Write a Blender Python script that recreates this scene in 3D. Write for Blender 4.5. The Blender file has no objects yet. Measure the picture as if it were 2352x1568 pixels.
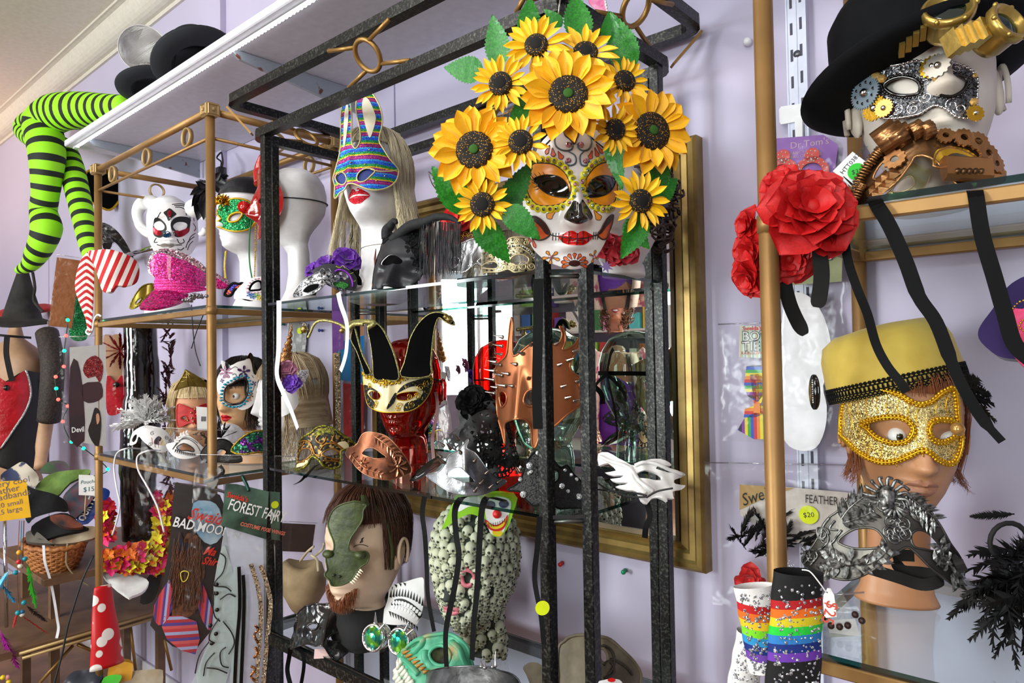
import bpy, math, random
from mathutils import Vector as V, Matrix, noise
from mathutils.geometry import delaunay_2d_cdt
R_=random.Random(7)
PI=math.pi
C=bpy.context.scene.collection
# ---------------------------------------------------------------- camera
YAW, PIT, ROL, F=math.radians(-41.128), math.radians(1.3586), math.radians(-.9623),1599.0
_cy, _sy, _cp, _sp, _cr, _sr=math.cos(YAW), math.sin(YAW), math.cos(PIT), math.sin(PIT), math.cos(ROL), math.sin(ROL)
FW=V((_sy*_cp, _cy*_cp, _sp));_r0=V((_cy, -_sy, 0));_u0=_r0.cross(FW)
RT=_cr*_r0 + _sr*_u0;UP=-_sr*_r0 + _cr*_u0
cam_d=bpy.data.cameras.new('camera');cam=bpy.data.objects.new('camera', cam_d);C.objects.link(cam)
cam_d.sensor_width=36;cam_d.lens=36*F/2352;cam_d.clip_start=.02
mw=Matrix((RT, UP, -FW)).transposed().to_4x4();cam.matrix_world=mw
bpy.context.scene.camera=cam
sc=bpy.context.scene
sc.view_settings.view_transform='Standard';sc.view_settings.look='None'
sc.view_settings.gamma=1;sc.view_settings.use_curve_mapping=False
sc.view_settings.exposure=-0.38
try:
 sc.cycles.max_bounces=10;sc.cycles.transparent_max_bounces=24
 sc.cycles.diffuse_bounces=3;sc.cycles.glossy_bounces=5;sc.cycles.transmission_bounces=6
 sc.cycles.caustics_reflective=False;sc.cycles.caustics_refractive=False
 sc.cycles.sample_clamp_indirect=6
except Exception: pass
def light(name, loc, size, energy, col, aim, label=None):
 l=bpy.data.lights.new(name, 'AREA');l.shape='RECTANGLE';l.size, l.size_y=size;l.energy=energy;l.color=col
 o=bpy.data.objects.new(name, l);C.objects.link(o);o.location=loc
 o.rotation_euler=(V(aim)-V(loc)).to_track_quat('-Z', 'Y').to_euler()
 return o
W_=bpy.data.worlds.new('shop_daylight');sc.world=W_;W_.use_nodes=True
_bg=W_.node_tree.nodes['Background'];_bg.inputs[0].default_value=(.80,.88,1,1);_bg.inputs[1].default_value=1.0
light('daylight_window_light', (-6.5,-4.5,.3),(1.5,1.6),150,(.94,.97,1.0),(-1.6,1.4,-.2))
light('daylight_window_light', (-2.85,-4.5,.3),(1.3,1.6),330,(.94,.97,1.0),(-1.6,1.4,-.2))
light('daylight_window_light', (1.05,-4.5,.3),(1.6,1.6),200,(.94,.97,1.0),(-.5,1.4,-.2))
light('overhead_fill_light', (-1.9,-.8,1.67),(1.2,.5),30,(1,.98,.95),(-1.7,.6,0))  # added overhead fill to raise room brightness, no ceiling fitting
light('overhead_fill_light', (-.45,-.45,1.67),(.6,.6),26,(1,.98,.95),(-.6,.8,0))  # added fill above the camera, brightens the sunflower mask over the wall
light('overhead_fill_light', (.9,-.9,1.67),(1.2,.5),18,(1,.98,.95),(.4,.6,0))  # added overhead fill towards the right rack, no ceiling fitting
light('overhead_fill_light', (-2.4,-2.0,1.67),(1.3,.6),75,(1,.97,.94),(-2.6,-1.9,0))  # added fill that brightens the woman and shop back for the mirror
light('warm_ceiling_fill', (-5.6,.3,.9),(.4,.4),14,(1,.70,.45),(-5.8,.7,2))  # added to throw warm bounce onto the left ceiling, no lamp body
light('lower_left_fill_light', (-1.9,-1.2,-.2),(.5,.5),14,(1,.96,.92),(-2.6,1.0,-.7))  # added fill for the lower left clutter, no lamp stands there
def ray(x, y): return FW + (x-1176)/F*RT - (y-784)/F*UP
def atY(x, y, Y): d=ray(x, y);return d*(Y/d.y)
def atX(x, y, X): d=ray(x, y);return d*(X/d.x)
def atZ(x, y, Z): d=ray(x, y);return d*(Z/d.z)
def proj(p): z=p.dot(FW);return 1176+F*p.dot(RT)/z, 784-F*p.dot(UP)/z
def Zf(x0, y0, s): return lambda *q: [(x0+q[i]/s, y0+q[i+1]/s) for i in range(0, len(q),2)]
ZA=Zf(0,0,2.45);ZB=Zf(0,540,2.9696);ZC=Zf(0,1040,2.9696);ZD=Zf(280,380,3.92);ZE=Zf(240,740,3.1357);ZG=Zf(320,1080,3.2125)
ZH=Zf(660,200,3.1367);ZI=Zf(980,0,2.45);ZJ=Zf(640,680,3.136);ZK=Zf(1000,680,2.903);ZL=Zf(620,1120,3.5);ZM=Zf(1100,1120,3.5)
ZQ=Zf(1660,0,2.24);ZR=Zf(1660,640,2.6127);ZS=Zf(1660,1080,3.2124);ZX=Zf(1660,280,3.135);ZF=lambda *q:[(q[i],q[i+1]) for i in range(0,len(q),2)]
# ---------------------------------------------------------------- materials
_mats={}
def _n(nt, t, **k):
 n=nt.nodes.new(t)
 for a, b in k.items(): setattr(n, a, b)
 return n
def c4(c): return (c[0], c[1], c[2],1)
def hexc(h):
 def l(v): v /= 255;return v/12.92 if v <= .04045 else ((v+.055)/1.055)**2.4
 return tuple(l(int(h[i:i+2],16)) for i in (0,2,4))
def mat(name, col, r=.5, m=0., c2=None, ns=20, bs=0, bd=.3, glit=0, gcol=None, coat=0, sheen=0, tr=0, em=0, spec=.5, co='Object', stripes=None, sax=1, vor=0, sub=0, ramp=(.35,.65), irid=0, wave=None):
 if name in _mats: return _mats[name]
 if isinstance(col, str): col=hexc(col)
 if isinstance(c2, str): c2=hexc(c2)
 mt=bpy.data.materials.new(name);mt.use_nodes=True;nt=mt.node_tree;L=nt.links
 b=nt.nodes['Principled BSDF'];tc=_n(nt, 'ShaderNodeTexCoord')
 b.inputs['Roughness'].default_value=r;b.inputs['Metallic'].default_value=m
 b.inputs['Specular IOR Level'].default_value=spec
 if coat: b.inputs['Coat Weight'].default_value=coat;b.inputs['Coat Roughness'].default_value=.05
 if sheen: b.inputs['Sheen Weight'].default_value=sheen
 if tr: b.inputs['Transmission Weight'].default_value=tr
 if sub: b.inputs['Subsurface Weight'].default_value=sub;b.inputs['Subsurface Radius'].default_value=(.02,.01,.006);b.inputs['Subsurface Scale'].default_value=.3
 if irid: b.inputs['Thin Film Thickness'].default_value=irid
 base=None
 if stripes:   # (colours, period) along a UV axis
  cols, per=stripes;cols=[hexc(c) if isinstance(c, str) else c for c in cols]
  sep=_n(nt, 'ShaderNodeSeparateXYZ');L.new(tc.outputs['UV'], sep.inputs[0])
  mu=_n(nt, 'ShaderNodeMath', operation='MULTIPLY');mu.inputs[1].default_value=1/per;L.new(sep.outputs[sax], mu.inputs[0])
  src=mu.outputs[0]
  if wave:
   nz=_n(nt, 'ShaderNodeTexNoise');nz.inputs['Scale'].default_value=wave[0];L.new(tc.outputs['UV'], nz.inputs['Vector'])
   ma=_n(nt, 'ShaderNodeMath', operation='MULTIPLY_ADD');L.new(nz.outputs[0], ma.inputs[0]);ma.inputs[1].default_value=wave[1];L.new(src, ma.inputs[2]);src=ma.outputs[0]
  fr=_n(nt, 'ShaderNodeMath', operation='FRACT');L.new(src, fr.inputs[0])
  rp=_n(nt, 'ShaderNodeValToRGB');rp.color_ramp.interpolation='CONSTANT'
  e=rp.color_ramp.elements
  while len(e) < len(cols): e.new(.5)
  for i, cc in enumerate(cols): e[i].position=i/len(cols);e[i].color=c4(cc)
  L.new(fr.outputs[0], rp.inputs[0]);base=rp.outputs[0]
 if c2 is not None:
  if vor:
   nz=_n(nt, 'ShaderNodeTexVoronoi');nz.inputs['Scale'].default_value=ns;nz.feature='F1' if vor == 1 else 'DISTANCE_TO_EDGE'
  else:
   nz=_n(nt, 'ShaderNodeTexNoise');nz.inputs['Scale'].default_value=ns;nz.inputs['Detail'].default_value=4
  L.new(tc.outputs[co], nz.inputs['Vector'])
  rp=_n(nt, 'ShaderNodeValToRGB');rp.color_ramp.elements[0].position, rp.color_ramp.elements[1].position=ramp
  rp.color_ramp.elements[0].color=c4(col);rp.color_ramp.elements[1].color=c4(c2)
  L.new(nz.outputs[0], rp.inputs[0])
  if base is None: base=rp.outputs[0]
 if base is None:
  # faint natural variation
  nz=_n(nt, 'ShaderNodeTexNoise');nz.inputs['Scale'].default_value=40;L.new(tc.outputs['Object'], nz.inputs['Vector'])
  rp=_n(nt, 'ShaderNodeValToRGB');rp.color_ramp.elements[0].position=.3;rp.color_ramp.elements[1].position=.7
  rp.color_ramp.elements[0].color=c4([x*.93 for x in col]);rp.color_ramp.elements[1].color=c4([min(1, x*1.04) for x in col])
  L.new(nz.outputs[0], rp.inputs[0]);base=rp.outputs[0]
 nrm=None
 if glit:
  vo=_n(nt, 'ShaderNodeTexVoronoi');vo.inputs['Scale'].default_value=glit;L.new(tc.outputs['Object'], vo.inputs['Vector'])
  mx=_n(nt, 'ShaderNodeMix', data_type='RGBA', blend_type='MULTIPLY');mx.inputs[0].default_value=1
  sp=_n(nt, 'ShaderNodeSeparateColor');L.new(vo.outputs['Color'], sp.inputs[0])
  rp=_n(nt, 'ShaderNodeValToRGB');rp.color_ramp.elements[0].color=(.25,.25,.25,1);rp.color_ramp.elements[1].color=(2.2,2.2,2.2,1) ;rp.color_ramp.elements[0].position=.15
  if gcol:
   g=hexc(gcol) if isinstance(gcol, str) else gcol
   el=rp.color_ramp.elements.new(.93);el.color=(1.3,1.3,1.3,1);rp.color_ramp.elements[-1].color=c4([x*3 for x in g])
  L.new(sp.outputs[0], rp.inputs[0]);L.new(base, mx.inputs[6]);L.new(rp.outputs[0], mx.inputs[7]);base=mx.outputs[2]
  va=_n(nt, 'ShaderNodeVectorMath', operation='SUBTRACT');L.new(vo.outputs['Color'], va.inputs[0]);va.inputs[1].default_value=(.5,.5,.5)
  vs=_n(nt, 'ShaderNodeVectorMath', operation='SCALE');L.new(va.outputs[0], vs.inputs[0]);vs.inputs['Scale'].default_value=.8
  ge=_n(nt, 'ShaderNodeNewGeometry');ad=_n(nt, 'ShaderNodeVectorMath', operation='ADD');L.new(vs.outputs[0], ad.inputs[0]);L.new(ge.outputs['Normal'], ad.inputs[1])
  no=_n(nt, 'ShaderNodeVectorMath', operation='NORMALIZE');L.new(ad.outputs[0], no.inputs[0]);nrm=no.outputs[0]
 if bs:
  nz=_n(nt, 'ShaderNodeTexNoise');nz.inputs['Scale'].default_value=bs;nz.inputs['Detail'].default_value=3;L.new(tc.outputs['Object'], nz.inputs['Vector'])
  bu=_n(nt, 'ShaderNodeBump');bu.inputs['Strength'].default_value=bd;bu.inputs['Distance'].default_value=.2/bs;L.new(nz.outputs[0], bu.inputs['Height'])
  if nrm: L.new(nrm, bu.inputs['Normal'])
  nrm=bu.outputs[0]
 if nrm: L.new(nrm, b.inputs['Normal'])
 L.new(base, b.inputs['Base Color'])
 if em: L.new(base, b.inputs['Emission Color']);b.inputs['Emission Strength'].default_value=em
 _mats[name]=mt;return mt
def film(name, tint=(1,1,1), g=.25, rough=.08, bs=0, bd=.4, gc=(1,1,1), edge=None, ior=1.45, dif=0, dcol=(1,1,1)):
 """thin clear sheet / hollow glass: tinted see-through with a fresnel gloss"""
 if name in _mats: return _mats[name]
 mt=bpy.data.materials.new(name);mt.use_nodes=True;nt=mt.node_tree;L=nt.links;nt.nodes.remove(nt.nodes['Principled BSDF'])
 out=[n for n in nt.nodes if n.type == 'OUTPUT_MATERIAL'][0]
 t=_n(nt, 'ShaderNodeBsdfTransparent');t.inputs[0].default_value=c4(tint)
 gl=_n(nt, 'ShaderNodeBsdfGlossy');gl.inputs['Color'].default_value=c4(gc);gl.inputs['Roughness'].default_value=rough
 fr=_n(nt, 'ShaderNodeFresnel');gm_=_n(nt, 'ShaderNodeNewGeometry');im=_n(nt, 'ShaderNodeMath', operation='MULTIPLY_ADD');im.inputs[1].default_value=1/ior-ior;im.inputs[2].default_value=ior;L.new(gm_.outputs['Backfacing'], im.inputs[0]);L.new(im.outputs[0], fr.inputs[0])
 ma=_n(nt, 'ShaderNodeMath', operation='MULTIPLY_ADD', use_clamp=True);L.new(fr.outputs[0], ma.inputs[0]);ma.inputs[1].default_value=1.0;ma.inputs[2].default_value=g
 if edge:
  lw=_n(nt, 'ShaderNodeLayerWeight');lw.inputs[0].default_value=.35
  mx=_n(nt, 'ShaderNodeMix', data_type='RGBA');L.new(lw.outputs['Facing'], mx.inputs[0]);mx.inputs[6].default_value=c4(tint);mx.inputs[7].default_value=c4(edge);L.new(mx.outputs[2], t.inputs[0])
 ms=_n(nt, 'ShaderNodeMixShader');L.new(ma.outputs[0], ms.inputs[0]);L.new(t.outputs[0], ms.inputs[1]);L.new(gl.outputs[0], ms.inputs[2])
 last=ms
 if dif:
  d=_n(nt, 'ShaderNodeBsdfDiffuse');d.inputs[0].default_value=c4(dcol);m2=_n(nt, 'ShaderNodeMixShader');m2.inputs[0].default_value=dif
  L.new(ms.outputs[0], m2.inputs[1]);L.new(d.outputs[0], m2.inputs[2]);last=m2
 if bs:
  tc=_n(nt, 'ShaderNodeTexCoord');nz=_n(nt, 'ShaderNodeTexNoise');nz.inputs['Scale'].default_value=bs;nz.inputs['Detail'].default_value=2;L.new(tc.outputs['Object'], nz.inputs['Vector'])
  bu=_n(nt, 'ShaderNodeBump');bu.inputs['Strength'].default_value=bd;bu.inputs['Distance'].default_value=.3/bs;L.new(nz.outputs[0], bu.inputs['Height'])
  L.new(bu.outputs[0], gl.inputs['Normal']);L.new(bu.outputs[0], fr.inputs['Normal'])
 L.new(last.outputs[0], out.inputs[0]);_mats[name]=mt;return mt
# ---------------------------------------------------------------- objects
def props(o, label=None, cat=None, group=None, kind=None):
 if label: o['label']=label
 if cat: o['category']=cat
 if group: o['group']=group
 if kind: o['kind']=kind
 return o
def T(name, label, cat, loc, group=None):
 o=bpy.data.objects.new(name, None);C.objects.link(o);o.location=loc;o.empty_display_size=.02
 o['_w']=list(loc);return props(o, label, cat, group)
def wloc(o): return V(o['_w']) if o is not None and '_w' in o else V((0,0,0))
class MB:
 def __init__(s): s.v=[];s.f=[];s.uv=[];s.mi=[]
 def add(s, vs, fs, uvs=None, mi=0):
  k=len(s.v);s.v += [V(p) for p in vs];s.f += [tuple(i+k for i in f) for f in fs];s.uv += uvs if uvs else [(p[0], p[2]) for p in vs];s.mi += [mi]*len(fs)
  return s
 def box(s, c, d, ax=None, mi=0):
  c=V(c);ax=ax or (V((1,0,0)), V((0,1,0)), V((0,0,1)))
  vs=[c+ax[0]*(i*d[0]/2)+ax[1]*(j*d[1]/2)+ax[2]*(k*d[2]/2) for i in (-1,1) for j in (-1,1) for k in (-1,1)]
  return s.add(vs, [(0,1,3,2),(4,6,7,5),(0,4,5,1),(2,3,7,6),(0,2,6,4),(1,5,7,3)],[((p-c).dot(ax[0]),(p-c).dot(ax[2])) for p in vs], mi)
 def bbox(s, c, d, b=.003, ax=None, mi=0):
  """box with chamfered long edges (octagonal section along the longest axis)"""
  c=V(c);ax=list(ax or (V((1,0,0)), V((0,1,0)), V((0,0,1))));k=max(range(3), key=lambda i: d[i]);i, j=[q for q in range(3) if q != k]
  hx, hy=d[i]/2, d[j]/2;sec=[(hx-b, -hy),(hx, -hy+b),(hx, hy-b),(hx-b, hy),(-hx+b, hy),(-hx, hy-b),(-hx, -hy+b),(-hx+b, -hy)]
  vs=[];uv=[]
  for e in (-1,1):
   for p in sec: vs.append(c+ax[k]*(e*d[k]/2)+ax[i]*p[0]+ax[j]*p[1]);uv.append((e*d[k]/2, p[0]+p[1]))
  return s.add(vs, [(q, (q+1) % 8,(q+1) % 8+8, q+8) for q in range(8)]+[tuple(range(7,-1,-1)), tuple(range(8,16))], uv, mi)
 def tube(s, pts, r, n=8, closed=False, flat=1., up=None, caps=True, mi=0):
  pts=[V(p) for p in pts];N=len(pts)
  if N < 2: return s
  rs=r if isinstance(r, (list, tuple)) else [r]*N
  vs=[];uv=[];L=0;prev=None
  for i, p in enumerate(pts):
   a=pts[(i-1) % N] if (closed or i > 0) else p;b=pts[(i+1) % N] if (closed or i < N-1) else p
   t=(b-a);t=t.normalized() if t.length > 1e-9 else V((0,0,1))
   if up is not None: x=V(up).cross(t)
   elif prev is None: x=t.cross(V((0,0,1)) if abs(t.z) < .9 else V((1,0,0)))
   else: x=prev-t*prev.dot(t)
   if x.length < 1e-6: x=t.cross(V((1,.3,.2)))
   x.normalize();y=t.cross(x);prev=x
   if i: L += (p-pts[i-1]).length
   for k in range(n):
    q=2*PI*k/n;vs.append(p+x*(math.cos(q)*rs[i])+y*(math.sin(q)*rs[i]*flat));uv.append((L, k/n))
  fs=[]
  for i in range(N if closed else N-1):
   for k in range(n): fs.append((i*n+k, i*n+(k+1) % n, ((i+1) % N)*n+(k+1) % n, ((i+1) % N)*n+k))
  if caps and not closed: fs += [tuple(range(n-1,-1,-1)), tuple((N-1)*n+k for k in range(n))]
  return s.add(vs, fs, uv, mi)
 def lathe(s, prof, c, ax=(0,0,1), n=24, sx=1, sy=1, mi=0, x0=None, fn=None):
  c=V(c);az=V(ax).normalized();x=V(x0) if x0 is not None else (V((1,0,0)) if abs(az.x) < .9 else V((0,1,0)));x=(x-az*x.dot(az)).normalized();y=az.cross(x)
  vs=[];uv=[];L=0
  for i, (r, h) in enumerate(prof):
   if i: L += math.hypot(r-prof[i-1][0], h-prof[i-1][1])
   for k in range(n):
    q=2*PI*k/n;rr, hh=(r, h) if fn is None else fn(r, h, q)
    vs.append(c+x*(math.cos(q)*rr*sx)+y*(math.sin(q)*rr*sy)+az*hh);uv.append((k/n, L))
  fs=[]
  for i in range(len(prof)-1):
   for k in range(n): fs.append((i*n+k, i*n+(k+1) % n, (i+1)*n+(k+1) % n, (i+1)*n+k))
  if prof[0][0] > 1e-5: fs.append(tuple(range(n-1,-1,-1)))
  if prof[-1][0] > 1e-5: fs.append(tuple((len(prof)-1)*n+k for k in range(n)))
  return s.add(vs, fs, uv, mi)
 def ball(s, c, r, n=8, sc=(1,1,1), ax=None, mi=0):
  c=V(c);m=max(3, n//2);vs=[];fs=[];ax=ax or (V((1,0,0)), V((0,1,0)), V((0,0,1)))
  for i in range(m+1):
   a=PI*i/m
   for k in range(n):
    q=2*PI*k/n;d=(math.sin(a)*math.cos(q)*sc[0]*r, math.sin(a)*math.sin(q)*sc[1]*r, math.cos(a)*sc[2]*r);vs.append(c+ax[0]*d[0]+ax[1]*d[1]+ax[2]*d[2])
  for i in range(m):
   for k in range(n): fs.append((i*n+k, (i+1)*n+k, (i+1)*n+(k+1) % n, i*n+(k+1) % n))
  return s.add(vs, fs, None, mi)
 def cone(s, c, tip, r, n=8, mi=0):
  c, tip=V(c), V(tip);return s.tube([c, c.lerp(tip, .5), tip],[r, r*.52, r*.04], n, mi=mi)
 def ribbon(s, pts, w, side=None, t=.0006, mi=0, tw=None):
  """strap: flat strip of width w along pts;side=width direction (vector or list)"""
  pts=[V(p) for p in pts];N=len(pts);vs=[];uv=[];L=0
  for i, p in enumerate(pts):
   a=pts[max(0, i-1)];b=pts[min(N-1, i+1)];tg=(b-a).normalized()
   sd=side[i] if isinstance(side, list) else (V(side) if side is not None else tg.cross(p).normalized())
   if tw: sd=Matrix.Rotation(tw*i/N, 3, tg) @ sd
   sd=(sd-tg*sd.dot(tg));sd=sd.normalized() if sd.length > 1e-6 else tg.cross(V((0,0,1)))
   nn=tg.cross(sd)*(t/2);ww=(w[i] if isinstance(w, list) else w)/2
   if i: L += (p-pts[i-1]).length
   vs += [p-sd*ww-nn, p+sd*ww-nn, p+sd*ww+nn, p-sd*ww+nn];uv += [(L, -ww),(L, ww),(L, ww),(L, -ww)]
  fs=[(0,1,2,3)] + [tuple(4*i+q for q in f) for i in range(N-1) for f in ((0,4,5,1),(1,5,6,2),(2,6,7,3),(3,7,4,0))] + [tuple(4*(N-1)+q for q in (3,2,1,0))]
  return s.add(vs, fs, uv, mi)
 def build(s, name, m, par=None, smooth=True, label=None, cat=None, group=None, kind=None, loc=None, angle=None):
  me=bpy.data.meshes.new(name);off=wloc(par)
  if par is None:
   off=V(loc) if loc is not None else (sum(s.v, V())/max(1, len(s.v)) if (cat or kind) else V())
  me.from_pydata([p-off for p in s.v],[], s.f)
  ul=me.uv_layers.new(name='UVMap');d=[0.]*(2*len(me.loops));vi=[0]*len(me.loops);me.loops.foreach_get('vertex_index', vi)
  for i, q in enumerate(vi): d[2*i], d[2*i+1]=s.uv[q]
  ul.data.foreach_set('uv', d)
  for q in (m if isinstance(m, (list, tuple)) else [m]): me.materials.append(q)
  if any(s.mi): me.polygons.foreach_set('material_index', s.mi)
  if smooth: me.polygons.foreach_set('use_smooth', [True]*len(me.polygons))
  if smooth and angle: me.set_sharp_from_angle(angle=math.radians(angle))
  me.update()
  o=bpy.data.objects.new(name, me);C.objects.link(o)
  if par is not None: o.parent=par;o['_w']=list(off)
  else: o.location=off;o['_w']=list(off)
  return props(o, label, cat, group, kind)
def inst(name, me, par, mtx, **k):
 o=bpy.data.objects.new(name, me);C.objects.link(o)
 if par is not None: o.parent=par;mtx=Matrix.Translation(-wloc(par)) @ mtx
 o.matrix_local=mtx;return props(o, **k)
def clone(src, delta, label=None, group=None):
 r=src.copy();C.objects.link(r);r.location=src.location+V(delta);r['_w']=list(r.location)
 if label: r['label']=label
 if group: r['group']=group
 def rec(a, b):
  for ch in a.children:
   c=ch.copy();C.objects.link(c);c.parent=b;rec(ch, c)
 rec(src, r);return r
# ---------------------------------------------------------------- curves & polygons
def cr(p, n=4, closed=True):
 out=[];N=len(p)
 for i in range(N if closed else N-1):
  if closed: a, b, c, d=p[i-1], p[i], p[(i+1) % N], p[(i+2) % N]
  else: a, b, c, d=p[max(0, i-1)], p[i], p[i+1], p[min(N-1, i+2)]
  for k in range(n):
   t=k/n;out.append(tuple(.5*((2*b[j])+(c[j]-a[j])*t+(2*a[j]-5*b[j]+4*c[j]-d[j])*t*t+(3*b[j]-a[j]-3*c[j]+d[j])*t**3) for j in range(len(b))))
 if not closed: out.append(tuple(p[-1]))
 return out
def cv(p, n=6): return [V(q) for q in cr([tuple(q) for q in p], n, False)]
def inside(x, y, P):
 c=False;j=len(P)-1
 for i in range(len(P)):
  xi, yi=P[i];xj, yj=P[j]
  if (yi > y) != (yj > y) and x < (xj-xi)*(y-yi)/(yj-yi)+xi: c=not c
  j=i
 return c
def ell(u, v, a, b=None, n=20, rot=0):
 b=b or a;c, s=math.cos(rot), math.sin(rot)
 return [(u+a*math.cos(t)*c-b*math.sin(t)*s, v+a*math.cos(t)*s+b*math.sin(t)*c) for t in [2*PI*i/n for i in range(n)]]
def curl(u, v, r, a0, turns=1.3, dr=1, n=18, tail=0):
 """spiral path ending in its centre"""
 out=[]
 for i in range(n+1):
  t=i/n;rr=r*(1-.8*t);a=a0+dr*2*PI*turns*t;out.append((u+rr*math.cos(a), v+rr*math.sin(a)))
 return out
class Surf:
 """a curved sheet in space: (u, v) metres across and up it, h off it"""
 def __init__(s, P, yaw=0, pitch=0, roll=0, R=0, Rv=0, nose=None, sock=0, ex=None, face=None):
  s.P=V(P);n=V((-s.P.x, -s.P.y, 0)).normalized() if face is None else V(face).normalized();w=V((0,0,1))
  if abs(n.dot(w)) > .99: w=V((0,1,0))
  u=w.cross(n).normalized();w=n.cross(u)
  a, b, c=(math.radians(q) for q in (yaw, pitch, roll))
  n, u=n*math.cos(a)+u*math.sin(a), u*math.cos(a)-n*math.sin(a)
  n, w=n*math.cos(b)+w*math.sin(b), w*math.cos(b)-n*math.sin(b)
  u, w=u*math.cos(c)-w*math.sin(c), w*math.cos(c)+u*math.sin(c)
  s.U, s.W, s.N, s.R, s.Rv, s.nose, s.sock, s.ex=u, w, n, R, Rv, nose, sock, ex
 def f(s, u, v):
  d=0
  if s.Rv: d -= v*v/(2*s.Rv)
  if s.nose:
   am, vt, vb, wd=s.nose;t=(vt-v)/(vt-vb)
   if t > -.3: k=max(0, min(1,(t+.3)/1.3));e=1 if t < 1 else math.exp(-((t-1)*4)**2);d += am*k*e*math.exp(-(u/(wd*(.7+.5*k)))**2)
  if s.ex: d += s.ex(u, v)
  return d
 def __call__(s, u, v, h=0):
  if s.R:
   a=u/s.R;x=s.R*math.sin(a);n=s.R*(math.cos(a)-1);d=s.f(u, v)+h
   return s.P+s.U*(x+math.sin(a)*h)+s.W*v+s.N*(n+d-h+math.cos(a)*h)
  return s.P+s.U*u+s.W*v+s.N*(s.f(u, v)+h)
 def px(s, pts, h=0):
  out=[];u=v=0
  for (x, y) in pts:
   d=ray(x, y);den=d.dot(s.N)
   if abs(den) > .15:
    p=d*(s.P.dot(s.N)/den)-s.P;u, v=p.dot(s.U), p.dot(s.W)
    lim=s.R*1.2 if s.R else 9;u=max(-lim, min(lim, u))
   for it in range(12):
    a, b=proj(s(u, v, h));ex, ey=x-a, y-b
    if abs(ex)+abs(ey) < .3: break
    a1, b1=proj(s(u+.0005, v, h));a2, b2=proj(s(u, v+.0005, h))
    j11, j21, j12, j22=(a1-a)/.0005,(b1-b)/.0005,(a2-a)/.0005,(b2-b)/.0005;D=j11*j22-j12*j21
    if abs(D) < 1e3: D=math.copysign(1e3, D)
    du, dv=(ex*j22-j12*ey)/D, (j11*ey-ex*j21)/D;q=max(abs(du), abs(dv),1e-9);k=min(1,.02/q);u += du*k;v += dv*k
    if s.R: u=max(-s.R*1.5, min(s.R*1.5, u))
   out.append((u, v))
  return out
 def m(s, u, v, h=0, rot=0, sc=1):
  """matrix standing on the surface: X along u, Y along v, Z outward"""
  e=.002;p=s(u, v, h);x=(s(u+e, v, h)-s(u-e, v, h)).normalized();y=(s(u, v+e, h)-s(u, v-e, h));y=(y-x*y.dot(x)).normalized();z=x.cross(y)
  return Matrix.Translation(p) @ Matrix((x, y, z)).transposed().to_4x4() @ Matrix.Rotation(rot, 4, 'Z') @ Matrix.Scale(sc, 4)
def patchm(mb, S, out, holes=(), h=0, t=.0015, res=.006, mi=0):
 """sheet with any outline and holes laid on a Surf, with thickness t"""
 pts=[];edges=[]
 for lp in [out]+list(holes):
  k=len(pts);pts += [V(p) for p in lp];edges += [(k+i, k+(i+1) % len(lp)) for i in range(len(lp))]
 xs=[p[0] for p in out];ys=[p[1] for p in out];x0, x1, y0, y1=min(xs), max(xs), min(ys), max(ys)
 res=max(res, (x1-x0)/90,(y1-y0)/90)
 i=0;y=y0+res/2
 while y < y1:
  x=x0+res/2+(res/2 if i % 2 else 0)
  while x < x1:
   if inside(x, y, out) and not any(inside(x, y, q) for q in holes): pts.append(V((x, y)))
   x += res
  y += res*.87;i += 1
 r=delaunay_2d_cdt(pts, edges, [],0,1e-6);vs, fs=r[0], r[2]
 ff=[]
 for f in fs:
  cx=sum(vs[q].x for q in f)/3;cy=sum(vs[q].y for q in f)/3
  if inside(cx, cy, out) and not any(inside(cx, cy, q) for q in holes): ff.append(tuple(f))
 uv=[(p.x, p.y) for p in vs];A=[S(p.x, p.y, h) for p in vs]
 # make faces look outward
 if ff:
  a, b, c=(vs[q] for q in ff[0])
  if (b-a).cross(c-a) < 0: ff=[f[::-1] for f in ff]
 if not t: return mb.add(A, ff, uv, mi)
 B=[S(p.x, p.y, h-t) for p in vs];n=len(vs);ec={}
 for f in ff:
  for q in range(3): e=(f[q], f[(q+1) % 3]);ec[e]=1
 side=[(a, a+n, b+n, b) for (a, b) in ec if (b, a) not in ec]
 return mb.add(A+B, ff+[tuple(q+n for q in f[::-1]) for f in ff]+side, uv*2, mi)
def patch(S, out, m, holes=(), name='sheet', par=None, h=0, t=.0015, res=.006, sm=3, **k):
 if sm: out=cr(out, sm);holes=[cr(q, sm) for q in holes]
 return patchm(MB(), S, out, holes, h, t, res).build(name, m, par, angle=50, **k)
def onS(S, uv, h=0): return [S(u, v, h) for u, v in uv]
def trim(S, path, r, m, name='trim', par=None, closed=True, h=0, n=6, sm=3, flat=1, **k):
 path=cr(path, sm, closed) if sm else path
 return MB().tube(onS(S, path, h), r, n, closed, flat).build(name, m, par, **k)
def trims(S, paths, r, m, name='filigree', par=None, closed=False, h=0, n=5, sm=0, flat=1, **k):
 b=MB()
 for p in paths:
  p=cr(p, sm, closed) if sm else p
  b.tube(onS(S, p, h), r if not isinstance(r, tuple) else [r[0]+(r[1]-r[0])*i/(len(p)-1) for i in range(len(p))], n, closed, flat)
 return b.build(name, m, par, **k)
def resamp(p, d, closed=True):
 q=list(p)+([p[0]] if closed else []);out=[];acc=0
 for a, b in zip(q, q[1:]):
  L=math.dist(a, b)
  while acc < L and L > 0: out.append(tuple(a[j]+(b[j]-a[j])*acc/L for j in range(len(a))));acc += d
  acc -= L
 return out
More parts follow.
